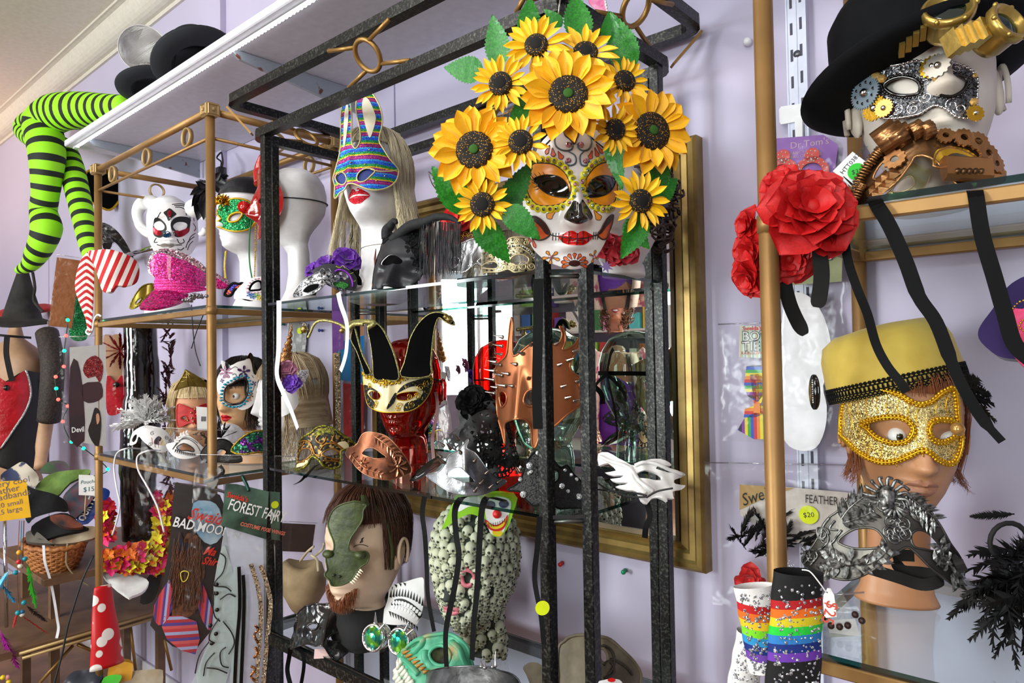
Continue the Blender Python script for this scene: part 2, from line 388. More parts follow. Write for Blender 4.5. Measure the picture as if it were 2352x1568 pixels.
def beads(S, path, d, r, m, name='beads', par=None, closed=True, h=0, sm=4, n=6, jit=0, sc=(1,1,1), **k):
 if sm: path=cr(path, sm, closed)
 b=MB()
 for (u, v) in resamp(path, d, closed): b.ball(S(u+R_.uniform(-jit, jit), v+R_.uniform(-jit, jit), h), r*R_.uniform(.85,1.15), n, sc)
 return b.build(name, m, par, **k)
def shift(path, S, d):
 """offset a closed uv loop outward by d"""
 cx=sum(p[0] for p in path)/len(path);cy=sum(p[1] for p in path)/len(path)
 n=len(path);area=sum(path[i][0]*path[(i+1) % n][1]-path[(i+1) % n][0]*path[i][1] for i in range(n));sg=1 if area > 0 else -1
 out=[]
 for i in range(n):
  a, b=path[i-1], path[(i+1) % n];tx, ty=b[0]-a[0], b[1]-a[1];L=math.hypot(tx, ty) or 1;out.append((path[i][0]+sg*ty/L*d, path[i][1]-sg*tx/L*d))
 return out
def text(S, s, u, v, size, m, name='lettering', par=None, sx=1., h=.0006, rot=0, shear=0, bold=0, al='LEFT', sp=1., **k):
 cu=bpy.data.curves.new('t', 'FONT');cu.body=s;cu.size=size;cu.align_x=al;cu.offset=bold;cu.shear=shear;cu.space_character=sp;cu.resolution_u=2;cu.space_line=.95
 o=bpy.data.objects.new('t', cu);C.objects.link(o);dg=bpy.context.evaluated_depsgraph_get();dg.update();me=bpy.data.meshes.new_from_object(o.evaluated_get(dg))
 c, sn=math.cos(rot), math.sin(rot);b=MB();vs=[]
 for p in me.vertices: x, y=p.co.x*sx, p.co.y;vs.append(S(u+x*c-y*sn, v+x*sn+y*c, h))
 b.add(vs, [tuple(p.vertices) for p in me.polygons]);bpy.data.objects.remove(o);bpy.data.curves.remove(cu);bpy.data.meshes.remove(me)
 return b.build(name, m, par, smooth=False, **k)
# ---------------------------------------------------------------- heads
_HT=[(.118,.004,-.012,-.022),(.113,.030,.028,-.050),(.097,.054,.056,-.079),(.07,.068,.077,-.096),(.04,.074,.087,-.103),(.01,.0745,.089,-.103),(-.02,.072,.086,-.097),(-.045,.068,.084,-.082),(-.065,.061,.083,-.066),(-.085,.052,.081,-.053),(-.101,.041,.076,-.048),(-.112,.036,.062,-.046),(-.119,.040,.026,-.047),(-.14,.044,.010,-.052),(-.18,.047,.008,-.056),(-.20,.056,.018,-.066),(-.212,.066,.030,-.078)]
def _ht(v, tab=_HT):
 if v >= tab[0][0]: return tab[0][1:]
 for a, b in zip(tab, tab[1:]):
  if a[0] >= v >= b[0]:
   t=(a[0]-v)/(a[0]-b[0]);return tuple(a[i]+(b[i]-a[i])*t for i in (1,2,3))
 return tab[-1][1:]
def _g(x, c, w): return math.exp(-((x-c)/w)**2)
def feat(x, v, eyes=1, strong=1):
 a=abs(x);d=.004*_g(a, .03,.022)*_g(v, .020,.008) - .011*_g(a, .032,.017)*_g(v, 0,.012)
 d += eyes*.006*_g(a, .032,.011)*_g(v, -.001,.0075)
 t=(.020-v)/.062
 if t > -.2:
  k=max(0, min(1.1, t));e=1 if t < 1 else math.exp(-((t-1)*5.5)**2)
  d += (.004+.023*k**1.3)*e*math.exp(-(x/(.0075+.0055*k))**2)*min(1,(t+.2)*3)
 d += .009*_g(a, .0115,.006)*_g(v, -.041,.006)
 lip=.007*_g(x, 0,.021)*_g(v, -.064-.003*_g(x, 0,.005),.0045) + .0075*_g(x, 0,.017)*_g(v, -.0765,.006) - .004*_g(x, 0,.024)*_g(v, -.0705,.0016)
 d += lip - .003*_g(x, 0,.016)*_g(v, -.087,.005) + .006*_g(x, 0,.018)*_g(v, -.101,.010) + .004*_g(a, .042,.016)*_g(v, -.03,.02)
 return d*strong
class Head:
 def __init__(s, P, yaw=0, pitch=0, roll=0, sc=1., tab=None, face=None, wd=1.):
  b=Surf(P, yaw, pitch, roll, face=face);s.O, s.U, s.W, s.N, s.s, s.wd, s.tab=b.P, b.U, b.W, b.N, sc, wd, tab or _HT
 def pt(s, th, v, h=0, eyes=1, ft=1):
  a, nf, nb=_ht(v, s.tab);a *= s.wd;st, ct=math.sin(th), math.cos(th);x=a*math.copysign(abs(st)**.92, st);yc=-.012
  n=yc+(nf-yc)*ct if ct > 0 else yc-(nb-yc)*ct
  d=feat(x, v, eyes)*ft*max(0, ct)**.5 if ct > 0 and v > -.125 else 0
  return s.O+s.U*(s.s*x+st*h)+s.W*(s.s*v)+s.N*(s.s*(n+d)+ct*h)
 def mesh(s, name, m, par=None, vmin=-.212, ears=False, eyes=1, ft=1, nr=84, na=72, hollow=False, **k):
  b=MB();vs=[];fs=[];uv=[];top=.118
  for i in range(nr+1):
   t=i/nr;v=top-(top-vmin)*(t**1.0) if i > 2 else top-(top-vmin)*t
   for j in range(na): th=2*PI*j/na;th=th-.28*math.sin(2*th)*0 ;vs.append(s.pt(th, v, 0, eyes, ft));uv.append((th*.075, v))
  for i in range(nr):
   for j in range(na): fs.append((i*na+j, (i+1)*na+j, (i+1)*na+(j+1) % na, i*na+(j+1) % na))
  fs.append(tuple(range(na)));fs.append(tuple(nr*na+q for q in range(na-1,-1,-1)))
  b.add(vs, fs, uv)
  if ears:
   for sg in (-1,1):
    c=s.O+s.s*(s.U*sg*.075*s.wd+s.W*(-.012)+s.N*(-.012));ax=((s.U*sg+s.N*.3-s.N*.9).normalized(), s.N, (s.W-s.N*.15).normalized())
    b.ball(c, s.s*.033,14,(.30,.55,1.), ax);b.tube([c+s.s*(s.U*sg*(.010)+s.N*(.016*math.cos(q)-.004)+s.W*(.028*math.sin(q)+.002)) for q in [-.9+.35*z for z in range(15)]],[.0035*s.s]*15,6)
  return b.build(name, m, par, **k)
class HS(Surf):
 """surface of a face, for masks and paint laid on a head"""
 def __init__(s, H, off=.004, eyes=0, ft=1): s.H, s.off, s.R, s.eyes, s.ft=H, off, .075*H.s*H.wd, eyes, ft;s.N, s.U, s.W=H.N, H.U, H.W;s.P=H.O+H.N*.085*H.s
 def __call__(s, u, v, h=0): return s.H.pt(max(-3.1, min(3.1, u/s.R)), max(-.2, min(.117, v/s.H.s)), s.off+h, s.eyes, s.ft)
def eyeball(H, sg, mw_, mi_, par=None, iris='6a7a5a', look=0):
 c=H.O+H.s*(H.U*sg*.032+H.W*(-.001)+H.N*(.0712));r=.0125*H.s
 e=MB().ball(c, r, 16).build('eye', mw_, par)
 d=(H.N+H.U*look).normalized();MB().ball(c+d*r*.40, r*.65,12,(1,1,1)).build('iris', mi_, e);MB().ball(c+d*r*.80, r*.29,8).build('pupil', blackg, e)
 return e
def dome(mb, H, k=1.08, v0=.0, n=28, th0=-PI, th1=PI, m=10, lift=.0, mi=0):
 """cap hugging the skull above v0"""
 vs=[];fs=[]
 for i in range(m+1):
  v=v0+(.117-v0)*math.sin(i/m*PI/2)
  for j in range(n+1):
   th=th0+(th1-th0)*j/n;vs.append(H.pt(th, v, lift*H.s, 0,0)*1.0 if k == 1 else H.O+H.s*lift*H.W+(H.pt(th, v, 0,0,0)-H.O)*k)
 for i in range(m):
  for j in range(n): fs.append((i*(n+1)+j, i*(n+1)+j+1,(i+1)*(n+1)+j+1,(i+1)*(n+1)+j))
 return mb.add(vs, fs, None, mi)
def wig(H, L, m, name='wig', par=None, n=600, face=55, vf=.05, r=.0011, wave=.008, flare=.1, part=0, seed=1, vside=-.03, k0=1.07, fringe=None, mcap=None, ends=.25, **k):
 """hair falling from the crown;face=half angle of the open face in degrees"""
 rr=random.Random(seed);b=MB();
 for i in range(n):
  th=rr.uniform(-PI, PI);a=abs(math.degrees(th));kk=k0+rr.uniform(0,.07);pts=[]
  st=rr.uniform(0,.35);vend=vside if a > face else vf+rr.uniform(-.01,.01);ph=rr.uniform(0,6);ln=L*rr.uniform(1-ends, 1)
  if a < face and fringe is None and rr.random() < .55: th=math.copysign(math.radians(face+rr.uniform(0,14)), th);a=face+1;vend=vside
  for j in range(9):
   t=st+(1-st)*j/8;v=.117-(.117-vend)*(1-math.cos(t*PI/2))**.9;tt=th*(.75+.25*t) if a < 120 else th
   p=H.pt(tt, v, 0,0,0);pts.append(H.O+(p-H.O)*kk+V((noise.noise(p*30+V((i, 0,0))), noise.noise(p*30+V((0, i, 0))),0))*.003)
  if a > face and ln > .005:
   out=(pts[-1]-H.O);out.z=0;out=out.normalized() if out.length > 0 else V((0,0,0));m_=max(4, int(ln/.025))
   for j in range(1, m_+1):
    t=j/m_;w=wave*math.sin(ph+t*7*ln/.2)*t;pts.append(pts[8]-V((0,0,1))*ln*t+out*(flare*ln*t-.0*t*t)+out.cross(V((0,0,1)))*w+V((noise.noise(V((i*.37, t*3,0)))*.012*t, noise.noise(V((i*.37,5, t*3)))*.012*t, 0)))
  N=len(pts);b.tube(pts, [r*(1-.75*q/N) for q in range(N)],4, flat=.5, caps=False)
 dome(b, H, k0*.99, vf if fringe is None else vf, 36, th0=math.radians(face), th1=2*PI-math.radians(face));dome(b, H, k0*.99, max(vf, .02),36)
 if L > .1:  # inner curtain so the wall does not shine through
  vs=[];fs=[];th0=math.radians(face+8);M=30
  for i in range(7):
   for j in range(M+1):
    th=th0+(2*PI-2*th0)*j/M;p=H.pt(th, vf, 0,0,0);q=H.O+(p-H.O)*k0;q2=q-V((0,0,1))*(L*.75*i/6+H.s*.02);o=(q-H.O);o.z=0;vs.append(q2+o.normalized()*flare*L*.6*i/6)
  for i in range(6):
   for j in range(M): fs.append((i*(M+1)+j, i*(M+1)+j+1,(i+1)*(M+1)+j+1,(i+1)*(M+1)+j))
  b.add(vs, fs)
 return b.build(name, m, par, **k)
def hairm(name, a, b_, r=.45):
 return mat(name, a, r, c2=b_, ns=90, spec=.4, co='UV')
# ---------------------------------------------------------------- petals, flowers, leaves, feathers
def grid_mesh(name, fn, nu, nv, m, thick=0):
 vs=[];uv=[];fs=[]
 for j in range(nv+1):
  for i in range(nu+1): u, v=-1+2*i/nu, j/nv;vs.append(V(fn(u, v)));uv.append((u, v))
 for j in range(nv):
  for i in range(nu): a=j*(nu+1)+i;fs.append((a, a+1, a+nu+2, a+nu+1))
 me=bpy.data.meshes.new(name);me.from_pydata(vs, [], fs);ul=me.uv_layers.new(name='UVMap')
 for l in me.loops: ul.data[l.index].uv=uv[l.vertex_index]
 me.materials.append(m);me.polygons.foreach_set('use_smooth', [True]*len(me.polygons));me.update();me['_g']=1
 return me
def petal_pt(w, L, cup=.2, curl=.1, tip=1., base=.25, groove=.0, rip=0):
 def fn(u, v):
  prof=(base+(1-base)*math.sin(min(1, v*1.25)*PI/2))*(1-max(0,(v-.45)/.55)**(2.2*tip)) if v < 1 else 0
  x=u*w*.5*max(.02, prof);return (x, L*v, cup*w*(u*u)*prof-curl*L*v*v+groove*w*abs(u)*.0-groove*w*math.exp(-(u*3)**2)*prof+rip*math.sin(v*9+u*3)*w)
 return fn
def me_add(b, me, mtx, mi=0):
 return b.add([mtx @ v.co for v in me.vertices],[tuple(p.vertices) for p in me.polygons],[(v.co.x, v.co.y) for v in me.vertices], mi)
def ringm(M0, ang, rad, tilt, sc=1, z=0, yawj=0):
 return M0 @ Matrix.Rotation(ang, 4, 'Z') @ Matrix.Translation((0, rad, z)) @ Matrix.Rotation(tilt, 4, 'X') @ Matrix.Rotation(yawj, 4, 'Y') @ Matrix.Scale(sc, 4)
def rose(M0, R, m, par, name='rose', parts=True, seed=3, n=(5,6,7,4), flat=.8, **k):
 """cabbage rose opening along +Z of M0"""
 rr=random.Random(seed);key=('rose', m.name);me=_pm.get(key) or _pm.setdefault(key, grid_mesh('petal', petal_pt(1.25,1,.28,.22,1.6,.35, rip=.03),6,6, m))
 rings=[(.30,1.5,.18,.55),(.30,1.2,.30,.70),(.20,.85,.45,.85),(.1,.45,.62,1.0)][::-1][:len(n)]
 jobs=[]
 for ri, (z, tl, rad, sc) in enumerate([(0,.12,.12,.95),(.12,.5,.12,.80),(.22,.85,.10,.62),(.28,1.2,.08,.46)][:len(n)]):
  for i in range(n[::-1][ri] if ri < len(n) else 4):
   cnt=n[::-1][ri];jobs.append(ringm(M0,2*PI*(i+.5*ri)/cnt+rr.uniform(-.15,.15), rad*R*.5, tl*flat+rr.uniform(-.1,.1), R*sc, z*R))
 if parts:
  b=MB().ball(M0 @ V((0,0, R*.25)), R*.2,8);core=b.build(name, m, par, **k)
  for M1 in jobs: inst('petal', me, core, M1)
  return core
 b=MB();b.ball(M0 @ V((0,0, R*.25)), R*.2,8)
 for M1 in jobs: me_add(b, me, M1)
 return b.build(name, m, par, **k)
_pm={}
def leafm(name, m, w=.5, L=1., teeth=14, curl=.15, fold=.25):
 """serrated leaf mesh, base at origin along +Y, unit length"""
 vs=[];fs=[];N=teeth*2
 def wd(t): return w*.5*math.sin(PI*min(1, t**.75))**.8*(1-.25*t)
 for i in range(N+1):
  t=i/N;ser=(1.0 if i % 2 else .88)
  for k in (-1,-.5,0,.5,1):
   ww=wd(t)*(ser if abs(k) == 1 else 1)*k;off=.02 if (abs(k) == 1 and i % 2 == 0) else 0
   vs.append((ww, L*(t-off-.10*abs(k)*(1-t)*t), fold*abs(ww)-curl*L*t*t+(.012*L*math.sin(t*30)*abs(k) if abs(k) == .5 else 0)))
 for i in range(N):
  for k in range(4): a=i*5+k;fs.append((a, a+1, a+6, a+5))
 me=bpy.data.meshes.new(name);me.from_pydata([V(p) for p in vs],[], fs);me.uv_layers.new(name='UVMap')
 ul=me.uv_layers[0]
 for l in me.loops: p=vs[l.vertex_index];ul.data[l.index].uv=(p[0], p[1])
 me.materials.append(m);me.polygons.foreach_set('use_smooth', [True]*len(me.polygons));me.update();return me
def feather(b, base, d, side, L, w, curve=None, n=34, seed=0, fluff=.2, mi=0, qr=.0008, tipw=.3):
 rr=random.Random(seed);d=V(d).normalized();side=V(side);side=(side-d*side.dot(d)).normalized();cu=V(curve) if curve is not None else V((0,0,0));base=V(base)
 def P(t): return base+d*(L*t)+cu*(t*t)
 b.tube([P(i/8) for i in range(9)],[qr*(1-.8*i/8) for i in range(9)],4, mi=mi)
 for i in range(n):
  t=.06+.94*i/n;p=P(t);tg=(P(t+.01)-p).normalized();s2=(side-tg*side.dot(tg)).normalized();nn=tg.cross(s2)
  ww=w*(math.sin(PI*min(.97, t**.7*.95))**.6 if t > .1 else .5)*(1 if t < .8 else 1-(t-.8)*3*(1-tipw))
  for sg in (-1,1):
   q=p+(s2*sg*rr.uniform(.8,1.1)+tg*rr.uniform(.5,.9)+nn*rr.uniform(-fluff, fluff))*ww;bw=L/n*1.7
   b.add([p-tg*bw*.5, p+tg*bw*.6, q+tg*bw*.5,(p+q)/2+nn*ww*.06-tg*bw*.2],[(0,1,2,3)], mi=mi)
 return b
def gear(b, M0, R, teeth=16, t=.002, holes=0, hub=.2, mi=0):
 vs=[];fs=[];n=teeth*4
 for k, z in enumerate((0, t)):
  for i in range(n):
   r=R if i % 4 < 2 else R*.88;a=2*PI*i/n;vs.append(M0 @ V((r*math.cos(a), r*math.sin(a), z)))
  for i in range(n): a=2*PI*i/n;vs.append(M0 @ V((R*hub*math.cos(a), R*hub*math.sin(a), z)))
 o=2*n
 for i in range(n):
  j=(i+1) % n;fs += [(i, j, j+n, i+n),(o+i, o+i+n, o+j+n, o+j),(i, i+o, j+o, j),(i+n, j+n, j+n+o, i+n+o)]
 return b.add(vs, fs, mi=mi)
def gem(b, p, nrm, r, n=8, mi=0):
 b.lathe([(r, 0),(r*.95, r*.3),(r*.5, r*.62),(0, r*.66)], p, nrm, n, mi=mi);return b
def spike(b, p, d, r, L, n=8, mi=0):
 b.lathe([(r*.8,0),(r, L*.08),(r, L*.16),(r*.8, L*.2),(r*.1, L),(0, L*1.02)], p, d, n, mi=mi);return b
# ================================================================ SETTING
YW=1.335;FL=-1.5;CE=1.704
wallm=mat('lilac wall paint', 'b9b1ca', .55, c2='bfb7cf', ns=1.3, bs=260, bd=.06)
ceilm=mat('ceiling paint', 'dcd2c6', .8, bs=150, bd=.05)
def slab(name, c, d, m, kind='structure', **k): return MB().box(c, d).build(name, m, None, smooth=False, kind=kind, loc=c, **k)
XL, XR, YF=-7.6,3.2,-4.2
slab('wall_back', ((XL+XR)/2, YW+.05,(FL+CE)/2),(XR-XL+.2,.1, CE-FL+.2), wallm)
slab('wall_left', (XL-.05,(YF+YW)/2,(FL+CE)/2),(.1, YW-YF, CE-FL), wallm)
slab('wall_right', (XR+.05,(YF+YW)/2,(FL+CE)/2),(.1, YW-YF, CE-FL), mat('pale mauve side wall paint', 'cfc6d2', .7))
slab('ceiling', ((XL+XR)/2,(YF+YW)/2, CE+.05),(XR-XL+.2, YW-YF+.2,.1), ceilm)
slab('floor', ((XL+XR)/2,(YF+YW)/2, FL-.05),(XR-XL+.2, YW-YF+.2,.1), mat('worn timber floor', '6b4a33', .5, c2='8a6344', ns=6, bs=30, bd=.1))
# cove between wall and ceiling
b=MB();prof=[(0,-.125),(-.012,-.125),(-.012,-.105)]+[(-.012-.078*math.sin(q*PI/16)**1.0*1.0,-.105+.09*(1-math.cos(q*PI/16))) for q in range(1,9)]+[(-.105,-.012),(-.115,-.012),(-.115,0),(0,0)]
vs=[];n=len(prof)
for x in (XL, XR): vs += [V((x, YW+p[0], CE+p[1])) for p in prof]
b.add(vs, [(i, (i+1) % n, (i+1) % n+n, i+n) for i in range(n)]).build('trim_1', mat('cornice paint', 'd3cbbf', .6), None, smooth=False, kind='structure')
b=MB()
for x in (-4.9,-1.62,-.36): b.box((x, YW-.002,.1),(.012,.006,3.2))
for x in (-2.70,): b.box((x, YW-.012,.1),(.09,.024,3.2))
b.build('trim_2', wallm, None, smooth=False, kind='structure')
MB().box(((XL+XR)/2, YW-.01, FL+.06),(XR-XL, .02,.12)).build('baseboard_back', mat('baseboard paint', 'd8d2d6', .5), None, kind='structure')
# front of the shop behind the camera: wall pieces round two daylight windows
fm=mat('front wall paint', 'b9b0bd', .7)
WX=[(-7.3,-5.75),(-3.5,-2.2),(.2,1.9)];wz0, wz1=-.45,1.25
b=MB();b.box(((XL+XR)/2, YF-.05,(FL+wz0)/2),(XR-XL, .1, wz0-FL));b.box(((XL+XR)/2, YF-.05,(CE+wz1)/2),(XR-XL, .1, CE-wz1))
e=[XL]+[q for w in WX for q in w]+[XR]
for i in range(0, len(e),2): b.box(((e[i]+e[i+1])/2, YF-.05,(wz0+wz1)/2),(e[i+1]-e[i],.1, wz1-wz0))
b.build('wall_front', fm, None, smooth=False, kind='structure')
wf=mat('white window frame paint', 'e6e4e2', .4)
for i, (a, c) in enumerate(WX):
 b=MB()
 for x in (a, (a+c)/2, c): b.box((x, YF, (wz0+wz1)/2),(.05,.06, wz1-wz0))
 for z in (wz0, wz1): b.box(((a+c)/2, YF, z),(c-a, .06,.05))
 w=b.build('window_%d' % (i+1), wf, None, smooth=False, kind='structure')
 MB().box(((a+c)/2, YF-.02,(wz0+wz1)/2),(c-a, .004, wz1-wz0)).build('pane', film('window glass', (.97,1,.98),.0), w)
# wares on shelves against the front wall, seen in the mirror
sm=mat('pale counter laminate', 'c9c4bd', .5)
for (x0, x1) in ((-5.6,-3.65),(-2.0,.1)):
 t=T('display_shelving', 'pale shop shelving %s the windows, seen in the mirror' % ('between two of' if x0 < -3 else 'beside'), 'shelf', ((x0+x1)/2, YF+.2, FL))
 for x in (x0, x1): MB().box((x, YF+.2,-.3),(.03,.35,2.4)).build('side_panel', sm, t, smooth=False)
 for q in range(6): MB().box(((x0+x1)/2, YF+.2,-1.4+q*.42),(x1-x0,.35,.025)).build('shelf_board', sm, t, smooth=False)
_cols=['b8433b', '3d7a45', 'd9b13c', '6b4aa0', 'd98cb0', '3d6aa8', 'e5e0d5', '2b2b33', '8cc24a', 'd06a2b', '57b5b5']
rr=random.Random(4)
_cn=['red', 'green', 'yellow', 'purple', 'pink', 'blue', 'cream', 'black', 'lime', 'orange', 'turquoise'];_nth='first second third fourth fifth sixth seventh eighth ninth tenth eleventh twelfth thirteenth fourteenth fifteenth sixteenth seventeenth'.split();_on={2: 'low', 3: 'middle', 4: 'upper'}
for q in (2,3,4):
 z=-1.4+.013+q*.42;x=-5.55;k=0
 while x < -3.8:
  w=.10+.05*((k*7+q) % 3);hgt=rr.uniform(.16,.32);ci=(k*3+q*4) % 11;cc=_cols[ci]
  MB().bbox((x+w/2, YF+.22, z+hgt/2),(w*.9,.16, hgt),.01).build('merchandise_box', mat('box card '+cc, cc, .6), None, smooth=False, label='%s box, %s from the window on the %s shelf seen in the mirror' % (_cn[ci], _nth[k], _on[q]), cat='box', group='wares on the shelving across the shop')
  x += w+.02;k += 1
# white wall shelf with LED strip
t=T('wall_shelf', 'long white wall shelf with grey brackets above the racks', 'shelf', (-1.5,1.15,.89))
SX0, SX1, SY0, SZ=-3.03,1.2,.876,.841
shm=mat('white laminate board', 'cfcdd6', .35, bs=300, bd=.04)
MB().bbox(((SX0+SX1)/2,(SY0+YW)/2, SZ+.012),(SX1-SX0, YW-SY0-.002,.024),.003).build('board', shm, t, smooth=False)
brm=mat('pale grey painted bracket', '9aa0aa', .4, c2='6b3d2a', ns=22, ramp=(.62,.66))
for bx in (-2.86,-1.77,-.44,.6):
 b=MB();vs=[V((bx+dx, y, z)) for dx in (-.006,.006) for (y, z) in ((SY0+.05, SZ-.001),(SY0+.03, SZ-.012),(SY0+.05, SZ-.024),(YW-.016, SZ-.072),(YW-.016, SZ-.001))]
 b.add(vs, [(4,3,2,1,0),(5,6,7,8,9)]+[(i, (i+1) % 5,(i+1) % 5+5, i+5) for i in range(5)]).build('bracket', brm, t, smooth=False)
lt=T('led_strip', 'glowing white LED strip along the front edge of the white wall shelf', 'light strip', (-1.5, SY0+.03, SZ))
MB().box((-.9, SY0+.03, SZ-.0025),(4.18,.012,.003)).build('backing_tape', mat('white led tape', 'f2f2f2', .5), lt, smooth=False)
MB().box((-2.995, SY0+.03, SZ-.005),(.03,.014,.008)).build('end_cap', mat('clear led end cap', 'cfd3d6', .2), lt, smooth=False)
b=MB();x=-2.97
while x < 1.1: b.box((x, SY0+.03, SZ-.006),(.006,.006,.004));x += .0165
b.build('led', mat('white led emitter', (.9,.95,1),.5, em=22), lt, smooth=False, kind='stuff')
# slotted standards
stm=mat('white enamel metal', 'd5d9ec', .25);hol=mat('slot shadow grey', '4b4b58', .8)
def standard(x, z0, z1, lab):
 t=T('slotted_wall_standard', lab, 'shelf standard', (x, YW, (z0+z1)/2));b=MB();b.box((x, YW-.009,(z0+z1)/2),(.034,.018, z1-z0));b.box((x-.017, YW-.0185,(z0+z1)/2),(.003,.002, z1-z0));b.box((x, YW-.0185,(z0+z1)/2),(.003,.002, z1-z0));b.box((x+.017, YW-.0185,(z0+z1)/2),(.003,.002, z1-z0));b.build('channel', stm, t, smooth=False)
 z=z1-.03
 while z > z0:
  for k, dx in enumerate((-.0085,.0085)): MB().box((x+dx, YW-.0182, z-.006*(1-k)),(.0045,.0012,.022)).build('slot', hol, t, smooth=False)
  z -= .05
 for z in (z1-.135, z1-.325):
  b=MB().lathe([(.007,0),(.0065,.0015),(0,.003)],(x+.001, YW-.018, z),(0,-1,0),14);b.box((x+.001, YW-.0212, z),(.006,.0006,.001));b.build('screw', mat('dull steel', '8a8f94', .35,1), t)
standard(-.437,-.62,.69, 'white slotted wall standard with two screws, above the polka dot earrings')
standard(-1.66,.0,.66, 'white slotted wall standard behind the rabbit mask head')
# ---------------------------------------------------------------- mirror
goldf=mat('aged gilt frame', '9a8048', .34,.68, c2='715a34', ns=14, bs=60, bd=.06)
dgold=mat('dark gilt inner moulding', '4a3a22', .4,.5)
mx0, mx1, mz0, mz1=-1.705,-.636,-.438,.447
t=T('wall_mirror', 'large wall mirror in a stepped gilt frame behind the black rack', 'mirror', ((mx0+mx1)/2, YW-.02, mz0))
prof=[(0,.0),(0,.028),(.006,.034),(.016,.036),(.022,.030),(.034,.030),(.040,.024),(.052,.030),(.056,.027),(.056,.004)]
def frame_side(p0, p1, inx, name, m, pf):
 """mitred moulding from p0 to p1;inx=inward direction"""
 d=(p1-p0).normalized();vs=[]
 for e, p in ((1, p0),(-1, p1)):
  for (w, h) in pf: vs.append(p+inx*w+d*(e*w)+V((0,-1,0))*h)
 n=len(pf);return MB().add(vs, [(i, i+1, i+1+n, i+n) for i in range(n-1)]+[tuple(range(n)), tuple(range(2*n-1, n-1,-1))],[(p.x+p.z, p.z) for p in vs]).build(name, m, t, smooth=False)
cs=[V((mx0, YW, mz0)), V((mx1, YW, mz0)), V((mx1, YW, mz1)), V((mx0, YW, mz1))];inn=[V((0,0,1)), V((-1,0,0)), V((0,0,-1)), V((1,0,0))]
for i in range(4): frame_side(cs[i], cs[(i+1) % 4], inn[i], 'frame_rail', goldf, prof)
i2=[cs[0]+V((.056,0,.056)), cs[1]+V((-.056,0,.056)), cs[2]+V((-.056,0,-.056)), cs[3]+V((.056,0,-.056))]
for i in range(4): frame_side(i2[i], i2[(i+1) % 4], inn[i], 'slip', dgold, [(0,.004),(0,.030),(.010,.028),(.010,.004)])
mm=mat('mirror silver', (.92,.94,.93),.005,1.)
MB().box(((mx0+mx1)/2, YW-.014,(mz0+mz1)/2),(mx1-mx0-.115,.022, mz1-mz0-.115)).build('mirror_glass', mm, t, smooth=False)
# ---------------------------------------------------------------- racks
gold=mat('brushed gold paint', 'a67f4c', .45,.5, c2='86653a', ns=9, bs=90, bd=.08, ramp=(.3,.75))
goldl=mat('pale gold paint', 'ac9060', .45,.5, bs=80, bd=.08)
blk=mat('distressed black iron', '0a0b0c', .34,.5, c2='5a5c54', ns=190, bs=260, bd=.4, ramp=(.50,.85))
gls=film('shelf glass', (.90,.97,.945),.02,.01, gc=(.9,1,.97));rim=film('glass edge green', (.02,.11,.09),.10,.08)
def shelfglass(x0, x1, y0, y1, z, par, ch=0, th=.006):
 p=[(x0, y0),(x1, y0),(x1, y1),(x0, y1)] if not ch else [(x0+ch, y0),(x1-ch, y0),(x1, y0+ch),(x1, y1-ch),(x1-ch, y1),(x0+ch, y1),(x0, y1-ch),(x0, y0+ch)]
 n=len(p);b=MB();vs=[V((q[0], q[1], z-th)) for q in p]+[V((q[0], q[1], z)) for q in p]
 b.add(vs, [tuple(range(n-1,-1,-1)), tuple(range(n, 2*n))]);b.add(vs, [(i, (i+1) % n, (i+1) % n+n, i+n) for i in range(n)], mi=1)
 return b.build('glass_shelf', [gls, rim], par, smooth=False)
def circ(c, r, x, y, n=24): return [V(c)+V(x)*r*math.cos(2*PI*i/n)+V(y)*r*math.sin(2*PI*i/n) for i in range(n)]
